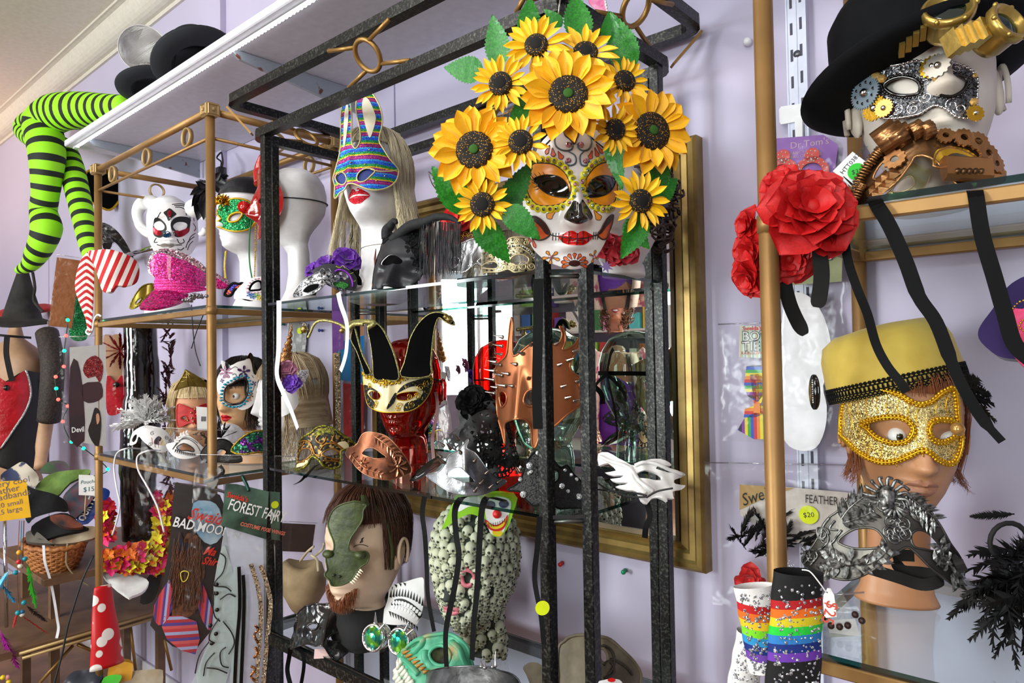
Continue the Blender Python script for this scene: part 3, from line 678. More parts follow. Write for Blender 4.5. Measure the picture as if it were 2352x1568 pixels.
def gold_rack(name, lab, x0, x1, y0, y1, ztop, shelves, zb=FL, rings=True):
 t=T(name, lab, 'display rack', ((x0+x1)/2,(y0+y1)/2, zb));r=.0125
 for x in (x0, x1):
  for y in (y0, y1):
   b=MB().tube([(x, y, zb),(x, y, ztop-.01)], r, 14)
   p=b.build('post', gold, t)
   for (z, _) in shelves: MB().tube([(x, y, z-.028),(x, y, z-.006)], r+.002,14).build('collar', gold, p)
   if rings:
    c=MB().bbox((x, y, ztop),(.038,.038,.036),.004)
    for dx, dy in ((0,-1),(1,0),(-1,0),(0,1)):
     q=V((x+dx*.019, y+dy*.019, ztop));ax=V((dy, dx, 0)).normalized()
     for s_ in (-1,1): c.box(q+ax*s_*.014,(.003 if not dy else .006,.006 if not dy else .003,.034)) if 0 else None
     c.tube([q+ax*.014+V((0,0,.013)), q-ax*.014+V((0,0,.013)), q-ax*.014-V((0,0,.013)), q+ax*.014-V((0,0,.013))],.0028,4, True);c.ball(q, .006,8)
    c.build('corner_block', goldl, t, smooth=False)
 if rings:
  for (a, c) in (((x0, y0),(x1, y0)),((x0, y1),(x1, y1)),((x0, y0),(x0, y1)),((x1, y0),(x1, y1))):
   MB().tube([(a[0], a[1], ztop),(c[0], c[1], ztop)],.0105,12).build('top_rail', gold, t)
   MB().tube([(a[0], a[1], ztop-.075),(c[0], c[1], ztop-.075)],.0048,8).build('thin_rail', gold, t)
   L=math.hypot(c[0]-a[0], c[1]-a[1]);k=3 if L > .6 else 1;d=V((c[0]-a[0], c[1]-a[1],0))/L
   for i in range(k):
    q=V((a[0], a[1], ztop-.043))+d*(L*(i+.5)/k if k > 1 else L/2);MB().tube(circ(q, .026, d, (0,0,1)),.0035,6, True, flat=2.2, up=d.cross(V((0,0,1)))).build('ring', goldl, t)
 else:
  for (a, c) in (((x0, y0),(x1, y0)),((x0, y1),(x1, y1)),((x0, y0),(x0, y1)),((x1, y0),(x1, y1))): MB().tube([(a[0], a[1], ztop),(c[0], c[1], ztop)],.0105,12).build('top_rail', gold, t)
 for (z, _) in shelves:
  for (a, c) in (((x0, y0),(x1, y0)),((x0, y1),(x1, y1))): MB().bbox(((a[0]+c[0])/2, a[1], z-.020),(c[0]-a[0]-.02,.012,.017),.002).build('shelf_rail', gold, t, smooth=False)
  for x in (x0, x1): MB().bbox((x, (y0+y1)/2, z-.020),(.012, y1-y0-.02,.017),.002).build('shelf_rail', gold, t, smooth=False)
  shelfglass(x0+.004, x1-.004, y0-.006, y1+.006, z-.002, t, 0,.008)
 return t
LX0, LX1, LY0, LY1=-2.745,-1.885,.90,1.305
gold_rack('gold_display_rack', 'gold tube display rack with ring frieze and glass shelves at left', LX0, LX1, LY0, LY1,.70,[(.163,0),(-.308,0)])
RX0, RX1, RY0, RY1=-.340,.56,.90,1.312
gold_rack('gold_display_rack', 'plain gold tube display rack with glass shelves at right', RX0, RX1, RY0, RY1,.64,[(.185,0),(-.365,0)], rings=False)
# black rack
BX0, BX1, BY0, BY1, CH=-1.65,-.655,.89,1.26,.050
t=T('black_display_rack', 'black iron display rack with splayed crown and glass shelves in the middle', 'display rack', ((BX0+BX1)/2,(BY0+BY1)/2, FL));BR=t
def loop8(x0, x1, y0, y1, c, z): return [V(q+(z,)) for q in ((x0+c, y0),(x1-c, y0),(x1, y0+c),(x1, y1-c),(x1-c, y1),(x0+c, y1),(x0, y1-c),(x0, y0+c))]
def ringbar(lp, hgt, wdt, name, m=None):
 n=len(lp);c=sum(lp, V())/n;b=MB();lp2=[]
 for i in range(n):
  a, q, d=lp[i-1], lp[i], lp[(i+1) % n]
  lp2 += [q.lerp(a, min(.45,.012/(q-a).length)), q.lerp(d, min(.45,.012/(q-d).length))]
 lp=lp2;n=len(lp);vs=[]
 for i in range(n):
  a, d=(lp[i]-lp[i-1]).normalized(),(lp[(i+1) % n]-lp[i]).normalized();nn=V((a.y+d.y, -(a.x+d.x),0)).normalized()
  for (o_, z) in ((0,-hgt/2),(0, hgt/2),(-wdt, hgt/2),(-wdt, -hgt/2)): vs.append(lp[i]+nn*o_+V((0,0, z)))
 fs=[(i*4+k, ((i+1) % n)*4+k, ((i+1) % n)*4+(k+1) % 4, i*4+(k+1) % 4) for i in range(n) for k in range(4)]
 return b.add(vs, fs, [(p.x+p.y, p.z) for p in vs]).build(name, m or blk, t, smooth=False)
for p in loop8(BX0, BX1, BY0, BY1, CH, 0):
 ix=1 if p.x < (BX0+BX1)/2 else -1;iy=1 if p.y < (BY0+BY1)/2 else -1;MB().bbox((p.x+ix*.010, p.y+iy*.010,(FL+.57)/2),(.0205,.0205,.57-FL),.0015).build('post', blk, t, smooth=False)
ZR1, ZR2, SP=.573,.660,.050
ringbar(loop8(BX0-.004, BX1+.004, BY0-.004, BY1+.004, CH-.02, ZR1),.022,.024, 'lower_crown_ring')
ringbar(loop8(BX0-SP, BX1+SP, BY0-SP, BY1+SP, CH-.02, ZR2),.022,.026, 'upper_crown_ring')
for z in (-.673, FL+.05): ringbar(loop8(BX0-.002, BX1+.002, BY0-.002, BY1+.002, CH, z),.024,.022, 'base_ring')
for z in (.145,-.258):
 shelfglass(BX0+.012, BX1-.012, BY0+.004, BY1-.012, z, t, CH*.9)
 lp=loop8(BX0+.01, BX1-.01, BY0+.01, BY1-.01, CH, z-.011)
 for i in (1,3,5,7): MB().tube([lp[i], lp[(i+1) % 8]],.0045,6).build('shelf_bar', mat('bare steel bar', '7a7c78', .35,.9), t)
shelfglass(BX0+.012, BX1-.012, BY0+.004, BY1-.012,-.655, t, CH*.9)
gp=mat('old brass paint', '94703a', .4,.6)
for (sx, sy) in ((-1,-1),(1,-1),(1,1),(-1,1)):
 a=V((BX0+.004 if sx < 0 else BX1-.004, BY0+.004 if sy < 0 else BY1-.004, ZR1+.006));c=V((BX0-SP+.012 if sx < 0 else BX1+SP-.012, BY0-SP+.012 if sy < 0 else BY1+SP-.012, ZR2-.014))
 MB().ribbon([a, c],.022,(1,-sx*sy*1,0) if 1 else None, .005).build('corner_strap', gp, t, smooth=False)
def xorn(mid, along, half=.125, name='crown_ornament'):
 """ring with four rods between the lower and upper crown rings;mid=point on the lower ring"""
 al=V(along);o_=V((al.y, -al.x, 0));dn=V(mid)+V((0,0, ZR1+.012));up_=dn+o_*(SP)+V((0,0, ZR2-ZR1-.024));c=(dn+up_)/2;s_=(up_-dn).normalized()
 g=MB().tube(circ(c, .032, al, s_, 24),.0052,8, True).build(name, gp, t)
 for i in (-1,1):
  for (e, k) in ((dn, -1),(up_, 1)): q=c+(al*i*.7+s_*k*.7).normalized()*.034;MB().tube([q, e+al*i*half],.0045,7).build('rod', gp, g)
xorn((-1.13, BY0,0),(1,0,0),.10);xorn((-.705, BY0,0),(1,0,0),.05)
xorn((BX0,1.07,0),(0,-1,0),.09);xorn((BX1,1.07,0),(0,1,0),.09);xorn((-1.13, BY1,0),(-1,0,0))
# ================================================================ SUNFLOWER SUGAR SKULL MASK
ZT=Zf(1180,280,4.611);ZU=Zf(980,0,4.9);ZV=Zf(1260,0,4.9);ZW=Zf(980,300,4.9);ZY=Zf(1380,360,5.6)
whitep=mat('glossy white painted plastic', 'f1ecea', .28, coat=.3);blackg=mat('gloss black', '0b0908', .12, coat=.5)
clot=lambda nm, c, **k: mat(nm, c, .7, bs=400, bd=.15, sheen=.3, **k)
P=ray(1322,438)*.985
fx=lambda u, v: feat(u*.97, v*1.0,0)*1.15
S=Surf(P, 13,-3,-1, R=.088, Rv=.20, ex=fx)
CT=t=T('sugar_skull_mask', 'large white sugar skull face mask crowned with sunflowers hanging from the black rack', 'mask', S(0,.0))
O1=S.px(ZT(400,110,280,230,215,370,140,560,95,780,105,950,135,1150,190,1320,290,1430,420,1505,600,1560,740,1540,860,1450,960,1290,1040,1080,1085,850,1100,600,1080,400,990,220,850,60,630,-30))
patch(S, O1, whitep, name='face', par=t, t=.003, res=.0028, sm=3)
def paint(S, pts, m, par, name='painted_shape', h=.0006, sm=3, res=.004, t=.0006, zf=None, holes=(), **k): return patch(S, S.px(pts), m, [S.px(q) for q in holes], name, par, h, t, res, sm, **k)
orp=mat('marigold eye paint', 'e08a12', .3, c2='f09a18', ns=60);orr=mat('coral red paint', 'd9502a', .35, c2='e8722f', ns=70);dkb=mat('dark brown paint', '3a1712', .4)
salm=mat('salmon paint', 'ee7052', .4);peach=mat('peach orange paint', 'f09a3e', .4);redl=mat('bright red lips', 'e01512', .25, coat=.4);slate=mat('slate swirl paint', '55606a', .35);thinb=mat('fine black paint line', '1a1615', .5)
scal=mat('yellow scallop paint', 'e3d61c', .4)
eyeL=ZT(200,450,300,436,430,455,530,530,590,640,605,720,575,810,490,868,360,888,240,870,160,770,135,660,160,560)
eyeR=ZT(755,640,790,560,870,470,970,430,1060,455,1090,540,1095,640,1090,760,1050,860,960,888,850,860,780,790,752,710)
for k, (eo, ei, lash) in enumerate(((eyeL, ZT(215,610,300,570,390,563,490,590,560,660,590,760,575,798,470,795,370,765,280,700),0),(eyeR, ZT(770,790,775,700,820,620,900,575,990,572,1068,612,1050,690,990,755,890,795),1))):
 q=S.px(eo);patch(S, q, orp, name='eye_socket', par=t, h=.0006, t=.0006, res=.004)
 trim(S, q, .0007, thinb, 'outline', t, h=.0008)
 out=shift(cr(q, 4), S, .0052);rs=resamp(out, .0092)
 b=MB();g=MB();g2=MB()
 for i, (u, v) in enumerate(rs):
  if abs(u) > .105: continue
  nn=(S(u, v, .01)-S(u, v)).normalized();b.lathe([(.0056,-.0006),(.0054,.0012),(0,.0016)], S(u, v, .0002), nn, 12);(g if i % 3 else g2).lathe([(.0028,0),(.0026,.0018),(.0014,.0028),(0,.003)], S(u, v, .0016), nn, 8)
 b.build('scallop_border', scal, t, kind='stuff');g.build('rhinestone', mat('smoky green rhinestone', '8fa07a', .08,.6, glit=500), t, smooth=False, kind='stuff');g2.build('rhinestone', mat('pink rhinestone', 'c08a98', .08,.6, glit=500), t, smooth=False, kind='stuff')
 p=patch(S, S.px(ei), blackg, name='eye_opening', par=t, h=.0012, t=.0006, res=.004)
 trim(S, S.px(ei),.0009, blackg, 'eyeliner', t, h=.0016)
b=MB()
for (x0, y0, x1, y1) in ((210,600,185,560),(250,585,215,540),(290,572,262,530),(330,562,305,525),(225,625,180,605),(240,650,190,640),(250,680,205,690),(265,705,225,720),(1030,580,1050,545),(1045,590,1070,560),(1060,600,1085,575)):
 b.tube(onS(S, S.px(ZT(x0, y0,(x0+x1)/2+4,(y0+y1)/2+4, x1, y1)),.001),[.0006,.0005,.0002],4)
for x in (415,447,478): b.tube(onS(S, S.px(ZT(x, 1175, x-4,1255)),.001),.0006,4)
for x in (840,862,884): b.tube(onS(S, S.px(ZT(x+4,1165, x-4,1245)),.001),.0006,4)
b.tube(onS(S, S.px(ZT(380,1190,430,1207,470,1212)),.001),.0008,4);b.tube(onS(S, S.px(ZT(830,1205,870,1200,890,1190)),.001),.0008,4)
b.tube(onS(S, cr(S.px(ZT(300,275,350,230,440,140)),4, False),.001),.0008,4);b.tube(onS(S, cr(S.px(ZT(790,140,880,220,980,300,1055,370)),4, False),.001),.0008,4)
b.build('painted_lines', thinb, t, kind='stuff')
noseS=S
paint(S, ZT(630,835,600,890,560,950,533,1000,540,1030,590,1055,640,1075,690,1082,740,1070,800,1045,828,1020,825,980,790,910,755,860,728,820,710,845,695,868,670,845), blackg, t, 'painted_nose', h=.0012, res=.003)
for pts in (ZT(165,1020,220,1000,290,1035,345,1095,385,1185,340,1230,290,1250,240,1245,200,1225,235,1170,215,1100), ZT(1050,985,1000,1010,950,1080,920,1140,885,1190,900,1220,940,1245,980,1230,1010,1150,1035,1080)):
 paint(S, pts, orr, t, 'cheek_shape');trim(S, S.px(pts),.0012, dkb, 'outline', t, h=.001)
for pts in (ZT(165,1015,220,1000,290,1035,350,1100,385,1185,345,1190,290,1120,230,1060), ZT(1050,985,1000,1010,950,1080,920,1140,885,1190,925,1180,975,1110,1025,1060)): paint(S, pts, dkb, t, 'cheek_shade_band', h=.0012)
lp=ZT(465,1210,520,1190,560,1165,600,1153,640,1158,672,1178,710,1158,750,1155,790,1175,835,1208,800,1260,740,1300,660,1305,580,1300,510,1270)
paint(S, lp, redl, t, 'lips', h=.001)
b=MB();b.tube(onS(S, cr(S.px(ZT(465,1210,560,1228,670,1238,760,1230,835,1208)),5, False),.0018),.0007,5)
for p in (ZT(525,1190,508,1240,515,1270), ZT(580,1160,590,1225,580,1290), ZT(672,1180,668,1240,665,1300), ZT(735,1158,728,1230,730,1290), ZT(775,1178,790,1225,780,1270)): b.tube(onS(S, S.px(p),.0018),.0008,5)
b.build('painted_stitches', dkb, t, kind='stuff')
paint(S, ZT(525,70,560,60,600,80,640,80,680,90,682,140,660,190,638,232,590,180,540,140), orr, t, 'forehead_heart');trim(S, S.px(ZT(525,70,540,140,590,180,638,232,660,190,682,140,680,90)),.001, dkb, 'outline', t, closed=False, h=.001)
b=MB()
for p in (ZT(465,110,435,180,445,250,500,295,570,305,615,285,622,240,595,222,568,235,570,262), ZT(580,315,640,350,658,400,645,445,600,462,560,450,548,420,570,395,600,405), ZT(740,95,800,150,822,220,795,285,740,305,690,285,672,245,695,222,730,232,728,258), ZT(740,315,705,350,698,405,715,455,760,465,795,440,790,405,760,398,745,420)):
 q=cr(S.px(p),4, False);b.tube(onS(S, q, .0008),[.0004+.0010*math.sin(PI*min(1,.15+.85*i/len(q))) for i in range(len(q))],6)
b.build('swirls', slate, t, kind='stuff');b=MB()
for x, y in ((577,243),(577,410),(712,243),(757,415)): u, v=S.px(ZT(x, y))[0];gem(b, S(u, v, .001),(S(u, v, .01)-S(u, v)).normalized(),.0042,10)
b.build('rhinestone', mat('pink rhinestone', 'c08a98', .08,.6), t, smooth=False)
def drop(x0, y0, x1, y1, w, m, nm='teardrop'):
 dx, dy=x1-x0, y1-y0;L=math.hypot(dx, dy);ex, ey=-dy/L*w, dx/L*w
 pts=[(x0, y0),(x0+dx*.5+ex*.6, y0+dy*.5+ey*.6),(x0+dx*.78+ex, y0+dy*.78+ey),(x1, y1),(x0+dx*.78-ex, y0+dy*.78-ey),(x0+dx*.5-ex*.6, y0+dy*.5-ey*.6)]
 paint(S, [q for p in pts for q in ZT(*p)], m, t, nm, res=.01);trim(S, S.px([q for p in pts for q in ZT(*p)]),.0004, dkb, 'outline', t, h=.0009, n=4)
for a in ((382,243,342,342,20),(412,275,420,368,26),(468,308,512,395,28),(828,302,800,395,26),(855,270,888,370,22),(868,232,940,335,20),(163,1222,178,1275,13),(193,1222,232,1335,16)): drop(*a, salm)
for a in ((450,930,355,1022,36),(845,935,912,1038,34)): drop(*a, peach)
for (cx, cy, r0, r1, w, N, a0, mm_, cr_) in ((643,1497,55,115,20,9,-200,orr,62),(395,1432,12,78,17,5,-120,peach,12),(845,1425,12,75,11,4,-160,peach,9)):
 for i in range(N):
  a=math.radians(a0+i*(220 if N == 9 else 360)/(N-1 if N == 9 else N));sx=.55 if cx == 845 else 1
  drop(cx+math.cos(a)*r0*sx, cy+math.sin(a)*r0*(.8), cx+math.cos(a)*r1*sx*1.25, cy+math.sin(a)*r1*.95, w, mm_, 'painted_petal')
 if N == 9: paint(S, [q for i in range(14) for q in ZT(cx+cr_*math.cos(2*PI*i/14), cy+cr_*.55*math.sin(2*PI*i/14))], dkb, t, 'painted_disc', h=.001)
 else: u, v=S.px(ZT(cx, cy))[0];gem(b := MB(), S(u, v, .001), S.N, .003,8);b.build('rhinestone', mat('pink rhinestone', 'c08a98', .08,.6), t, smooth=False)
# leaves
lf=mat('green silk leaf', '0a6a16', .33, c2='2f9a1c', ns=26, bs=70, bd=.25, coat=.15, ramp=(.4,.75))
lme=[leafm('leaf', lf, .62,1,13, c, f) for c, f in ((.12,.25),(-.05,.3),(.25,.15))]
def orient(p0, p1, d0, d1, nrm=None, lean=0):
 a=ray(*p0)*d0;c=ray(*p1)*d1;y=(c-a);L=y.length;y.normalize();z=(nrm if nrm is not None else -a.normalized());z=(z-y*z.dot(y)).normalized();x=y.cross(z);M_=Matrix.Translation(a) @ Matrix((x, y, z)).transposed().to_4x4()
 return M_ @ Matrix.Rotation(lean, 4, 'Y'), L
D0=P.dot(FW)
for i, (p0, p1, w, dd, ln) in enumerate((((1110,165),(1016,153),1.0,.03,.2),((1152,150),(1132,34),.85,.035,-.3),((1212,90),(1221,-14),.95,.045,.1),((1330,95),(1322,-26),.85,.04,.2),((1452,160),(1402,26),.85,.04,-.3),((1388,90),(1402,24),.7,.03,.3),((1075,492),(992,374),.85,.02,.35),((1155,478),(1222,368),.75,-.0,.3),((1160,478),(1240,544),.95,-.03,-.2),((1098,505),(1170,606),.9,-.005,.2),((1478,495),(1424,596),.85,.0,-.25),((1438,505),(1486,572),1.0,.02,.3),((1500,455),(1560,408),1.1,.03,.1),((1492,440),(1537,368),1.1,.04,.2),((1405,315),(1424,430),.6,.0,.2),((1195,300),(1199,212),.8,-.0,.1),((1180,110),(1270,35),.8,.05,.1),((1290,60),(1250,20),.9,.05,.1))):
 M_, L=orient(p0, p1, D0+dd, D0+dd-.012*(i % 3-1));inst('leaf', lme[i % 3], t, M_ @ Matrix.Rotation(ln, 4, 'Y') @ Matrix.Diagonal((L*w*1.15, L, L*.8,1)))
# sunflowers
pb=mat('sunflower petal yellow', 'ffb200', .5, c2='ffc800', ns=30, sheen=.2);ps=mat('small sunflower petal yellow', 'ffbe00', .5, c2='ffd20c', ns=40, sheen=.2)
dsk=mat('sunflower seed disc', 'd99b14', .8, c2='120c05', ns=420, vor=1, ramp=(.18,.30), bs=500, bd=.5);dsk2=mat('dark seed disc', '0d0906', .9, bs=500, bd=.8);gr=mat('green disc centre', '2f5c16', .9, bs=500, bd=.6)
pmb=grid_mesh('petal', petal_pt(.74,1,.25,.12,.9,.45, groove=.08),6,8, pb);pms=grid_mesh('petal', petal_pt(.40,1,.30,.06,.8,.40, groove=.10),6,7, ps);pmb2=grid_mesh('petal', petal_pt(.70,1,.32,.3,.9,.45, groove=.08),6,8, pb)
rr=random.Random(12)
def sunflower(px_, py_, rd, R, yaw, pitch, dd, big, squash=1):
 c=ray(px_, py_)*(D0+dd);k=c.dot(FW)/F;rd *= k;R *= k;Q=Surf(c, yaw, pitch, rr.uniform(0,90));M0=Matrix.Translation(c) @ Matrix((Q.U, Q.W, Q.N)).transposed().to_4x4()
 prof=[(rd*1.04,-.004),(rd, .001),(rd*.9,.0035),(rd*.55,.0045),(rd*.3,.003 if big else .002),(0,.002)]
 f=MB().lathe(prof, c+Q.N*.003, Q.N, 36).build('sunflower', dsk, t)
 MB().lathe([(rd*(.28 if big else .62),.0),(rd*(.2 if big else .5),.002),(0,.0015)], c+Q.N*(.006 if big else .0062), Q.N, 20).build('disc_centre', gr if big else dsk2, f)
 for ri, (N, tl, sc, z) in enumerate(((13 if big else 12,.10,1,-.003),(13 if big else 12,.38 if big else .30,.86,.001))):
  for i in range(N):
   me=(pmb if rr.random() < .7 else pmb2) if big else pms
   inst('petal', me, f, ringm(M0,2*PI*(i+.5*ri)/N+rr.uniform(-.09,.09), rd*.93, tl+rr.uniform(-.13,.16),(R-rd*.93)*sc*rr.uniform(.93,1.12), z, rr.uniform(-.3,.3)))
for a in ((1232,105,27,78,-8,8,.0,0),(1150,193,27,70,-12,0,-.005,0),(1345,121,28,80,8,22,.005,0),(1434,187,25,62,25,8,.01,0),(1412,298,24,60,28,-5,-.035,0),(1108,470,28,66,-8,-4,-.03,0),(1471,462,27,72,25,-4,-.02,0),(1196,327,28,66,-4,2,-.065,0),(1497,302,44,104,32,2,-.0,1),(1090,345,43,104,-10,0,-.025,1),(1305,218,45,112,3,5,-.065,1)): sunflower(*a)
# wire hook from which it hangs on the crown ring
wire=mat('bent steel wire', 'b3b0a8', .25,1)
MB().tube([ray(1283,32)*(D0+.01), ray(1285,10)*(D0+.012), ray(1290,-25)*(D0+.02), ray(1300,-40)*(D0+.05), ray(1296,-20)*(D0+.06)],.0012,6).build('hanging_wire', wire, t)
# ---------------------------------------------------------------- shared builders
_ST=_HT[:12]+[(-.119,.040,.026,-.047),(-.14,.043,.012,-.050),(-.20,.044,.010,-.052),(-.25,.052,.018,-.060),(-.285,.070,.034,-.078),(-.31,.082,.046,-.090),(-.45,.084,.048,-.092)]
styro=mat('white foam head', 'efedee', .75, bs=700, bd=.25)
def head(name, label, x, y, Y, yaw, pitch, roll, sc, zb, m, cat='mannequin head', tab=_ST, **k):
 H=Head(atY(x, y, Y), yaw, pitch, roll, sc, tab, wd=k.pop('wd', 1));t=T(name, label, cat, (H.O.x, H.O.y, zb), k.pop('group', None));v0=-(H.O.z-zb)/sc
 H.t=t;H.m=H.mesh('head', m, t, vmin=max(-.44, v0), **k);return H
def lips(H, m, sc=1., par=None, open_=0):
 S=HS(H, .0006,0);k=H.s*sc;L=[(-.024,-.070),(-.014,-.0635),(-.005,-.0595),(0,-.062),(.005,-.0595),(.014,-.0635),(.024,-.070),(.013,-.0795),(0,-.0835),(-.013,-.0795)]
 return patch(S, [(a*k, -.070*H.s+(b+.070)*k) for a, b in L], m, name='lips', par=par or H.t, t=.0005, res=.003)
def onhead(H, off=.012, R=.092, dv=0, **k):
 S=Surf(H.O+H.N*(.086*H.s+off)+H.W*dv, R=R*H.s, **k);S.N, S.U, S.W=H.N, H.U, H.W;return S
def mask(name, label, S, out, holes, m, group=None, edge=None, er=.0016, ehole=None, ehr=None, hm=None, t=.0022, res=.006, sm=3, cat='mask', base='mask_shell', ezs=True, loc=None):
 uv=S.px(out) if out and abs(out[0][0]) > 3 else out;hs=[S.px(h) if abs(h[0][0]) > 3 else h for h in holes]
 th=T(name, label, cat, loc or S(sum(p[0] for p in uv)/len(uv), min(p[1] for p in uv)), group)
 patch(S, uv, m, hs, base, th, t=t, res=res, sm=sm)
 if edge: trim(S, uv, er, edge, 'edge_trim', th, sm=sm)
 if ehole or edge:
  for h in hs:
   if ehole is not False: trim(S, h, ehr or er, ehole or edge, 'eye_trim', th, sm=sm)
 if hm:
  for h in hs: patch(S, h, hm, name='eye_backing', par=th, h=-.004, t=.0005, res=.01, sm=sm)
 th_=th;th_['_o']=1;S.uv, S.hs=uv, hs;return th
def unp(*q): return [(q[i], q[i+1]) for i in range(0, len(q),2)]
def hang(name, label, pts, w, m, side=None, cat='ribbon', t=.0005, group=None, **k):
 """a strap through 3D points"""
 return MB().ribbon(cv(pts, 5), w, side, t, **k).build(name, m, None, smooth=False, label=label, cat=cat, group=group)
def strap(par, pts, w, m, name='ribbon', side=None, n=5, t=.0005, **k): return MB().ribbon(cv(pts, n), w, side, t, **k).build(name, m, par, smooth=False)
def aY(Y, *q): return [atY(q[i], q[i+1], Y) for i in range(0, len(q),2)]
def aX(X, *q): return [atX(q[i], q[i+1], X) for i in range(0, len(q),2)]
def aYs(*q): return [atY(q[i], q[i+1], q[i+2]) for i in range(0, len(q),3)]
blkrib=mat('black satin ribbon', '030304', .6, bs=30, bd=.1, spec=.12);whrib=mat('white satin ribbon', 'e9e9f0', .35, sheen=.3)
silver=mat('tarnished silver finish', 'b9bcc0', .28,.95, c2='6e7073', ns=40, bs=160, bd=.3);silverd=mat('dark antique silver', '77797c', .3,.9, c2='3c3e40', ns=24, bs=120, bd=.2);goldt=mat('gold braid', 'd6a52a', .35,.7, bs=700, bd=.6);goldg=mat('bright gold foil', 'e0b23a', .22,.9, bs=200, bd=.2);goldp=mat('pale champagne gold', 'd9c79a', .35,.6, bs=250, bd=.3)
blkf=mat('black felt', '040304', .95, bs=600, bd=.3, spec=.1);blkpl=mat('shiny black plastic', '0d0e10', .16, coat=.4, bs=18, bd=.15);blklace=mat('black lace', '040405', .8, bs=380, bd=.6, spec=.2, c2='0e0f12', ns=200);chrome=mat('chrome', 'd0d2d4', .07,1.)
creamp=mat('cream painted shell', 'e6d6a8', .4);gemw=mat('clear rhinestone', 'e8eef2', .03,.7, glit=900);yst=mat('fluorescent price sticker', 'e3f312', .6);inkm=mat('black ink', '141414', .6);tagw=mat('white card', 'eeeeec', .7);grst=mat('green sticker', '12b81e', .6)
def sticker(S, u, v, r, m=None, par=None, s='', h=.001, name='price_sticker'):
 o=patch(S, ell(u, v, r), m or yst, name=name, par=par, h=h, t=.0003, res=.01, sm=0)
 if s: text(S, s, u-r*.55, v-r*.3, r*.75, inkm, 'handwriting', par, h=h+.0003, rot=.1)
 return o
def lace_edge(S, path, r, m, par, name='lace_trim', h=.001, d=None):
 """scalloped trim: small rings along a path"""
 b=MB()
 for (u, v) in resamp(path, d or r*1.7, False): b.tube(onS(S, ell(u, v, r, n=8), h), r*.28,4, True)
 return b.build(name, m, par, kind='stuff')
def leafspray(b, S, pts, h=.002, n=6, L=.010, w=.005, both=True):
 q=cr(pts, 6, False);b.tube(onS(S, q, h),.0007,5);N=len(q)
 for i in range(n):
  k=int((i+.6)/n*(N-1));u, v=q[k];u2, v2=q[min(N-1, k+1)];a=math.atan2(v2-v, u2-u)
  for sg in ((-1,1) if both else (1,)):
   aa=a+sg*.85;c, s_=math.cos(aa), math.sin(aa);pl=[(0,0),(.3,.5),(.6,.42),(1,0),(.6,-.42),(.3,-.5)]
   o=[(u+L*p*c-w*r*s_, v+L*p*s_+w*r*c) for p, r in pl];cen=S(u+L*.5*c, v+L*.5*s_, h+.0022);P_=[S(a_, b_, h) for a_, b_ in o]
   b.add(P_+[cen],[(j, (j+1) % 6,6) for j in range(6)])
def flower(b, S, u, v, r, n=6, h=.002, cr_=.3, rot=0):
 for i in range(n):
  a=rot+2*PI*i/n;c, s_=math.cos(a), math.sin(a);w=r*1.5/n*1.6
  pl=[(.15,0),(.55,.9),(.9,.7),(1,0),(.9,-.7),(.55,-.9)];P_=[S(u+r*p*c-w*.5*q*s_, v+r*p*s_+w*.5*q*c, h+.001*p+(.0015 if abs(q) > .5 else 0)) for p, q in pl]
  b.add(P_+[S(u+r*.55*c, v+r*.55*s_, h+.0003)],[(j, (j+1) % 6,6) for j in range(6)])
 b.ball(S(u, v, h+.0015), r*cr_, 8,(1,1,.8))
def bag(name, label, P, w, hgt, yaw=0, roll=0, cat='packet', pitch=0, R=0, filmm=None, th=.012, face=None, group=None, wob=.004, loc=None):
 """clear plastic packet;returns (thing, surface of the card just inside the front)"""
 S=Surf(P, yaw, pitch, roll, R=R, face=face);t=T(name, label, cat, loc or S(0, hgt/2), group);b=MB();nu, nv=10,16;vs=[];fs=[]
 sd=R_.uniform(0,99)
 for k in (1,-1):
  o=len(vs)
  for j in range(nv+1):
   for i in range(nu+1):
    a, c=-1+2*i/nu, -1+2*j/nv;e=(1-abs(a)**4)*(1-abs(c)**6);z=k*th*.5*e**.5+wob*noise.noise(V((a*2.5+sd, c*3.5, k*3)))*e
    vs.append(S(a*w/2, c*hgt/2, z))
  for j in range(nv):
   for i in range(nu): q=o+j*(nu+1)+i;f=(q, q+1, q+nu+2, q+nu+1);fs.append(f if k > 0 else f[::-1])
 MB().add(vs, fs).build('plastic_bag', filmm or bagfilm, t)
 MB().tube([S(-w/2, hgt/2,0), S(w/2, hgt/2,0)],.0012,4).build('sealed_edge', sealm, t)
 return t, S
bagfilm=film('clear cellophane', (.98,.98,.98),.0,.16, bs=20, bd=.45, ior=1.3);sealm=film('sealed plastic edge', (.8,.82,.85),.3,.2)
def rect(u, v, w, h): return [(u-w/2, v-h/2),(u+w/2, v-h/2),(u+w/2, v+h/2),(u-w/2, v+h/2)]
def card(S, u, v, w, h, m, name='printed_card', par=None, hh=0, t=.0006, **k): return patch(S, rect(u, v, w, h), m, name=name, par=par, h=hh, t=t, res=.02, sm=0, **k)
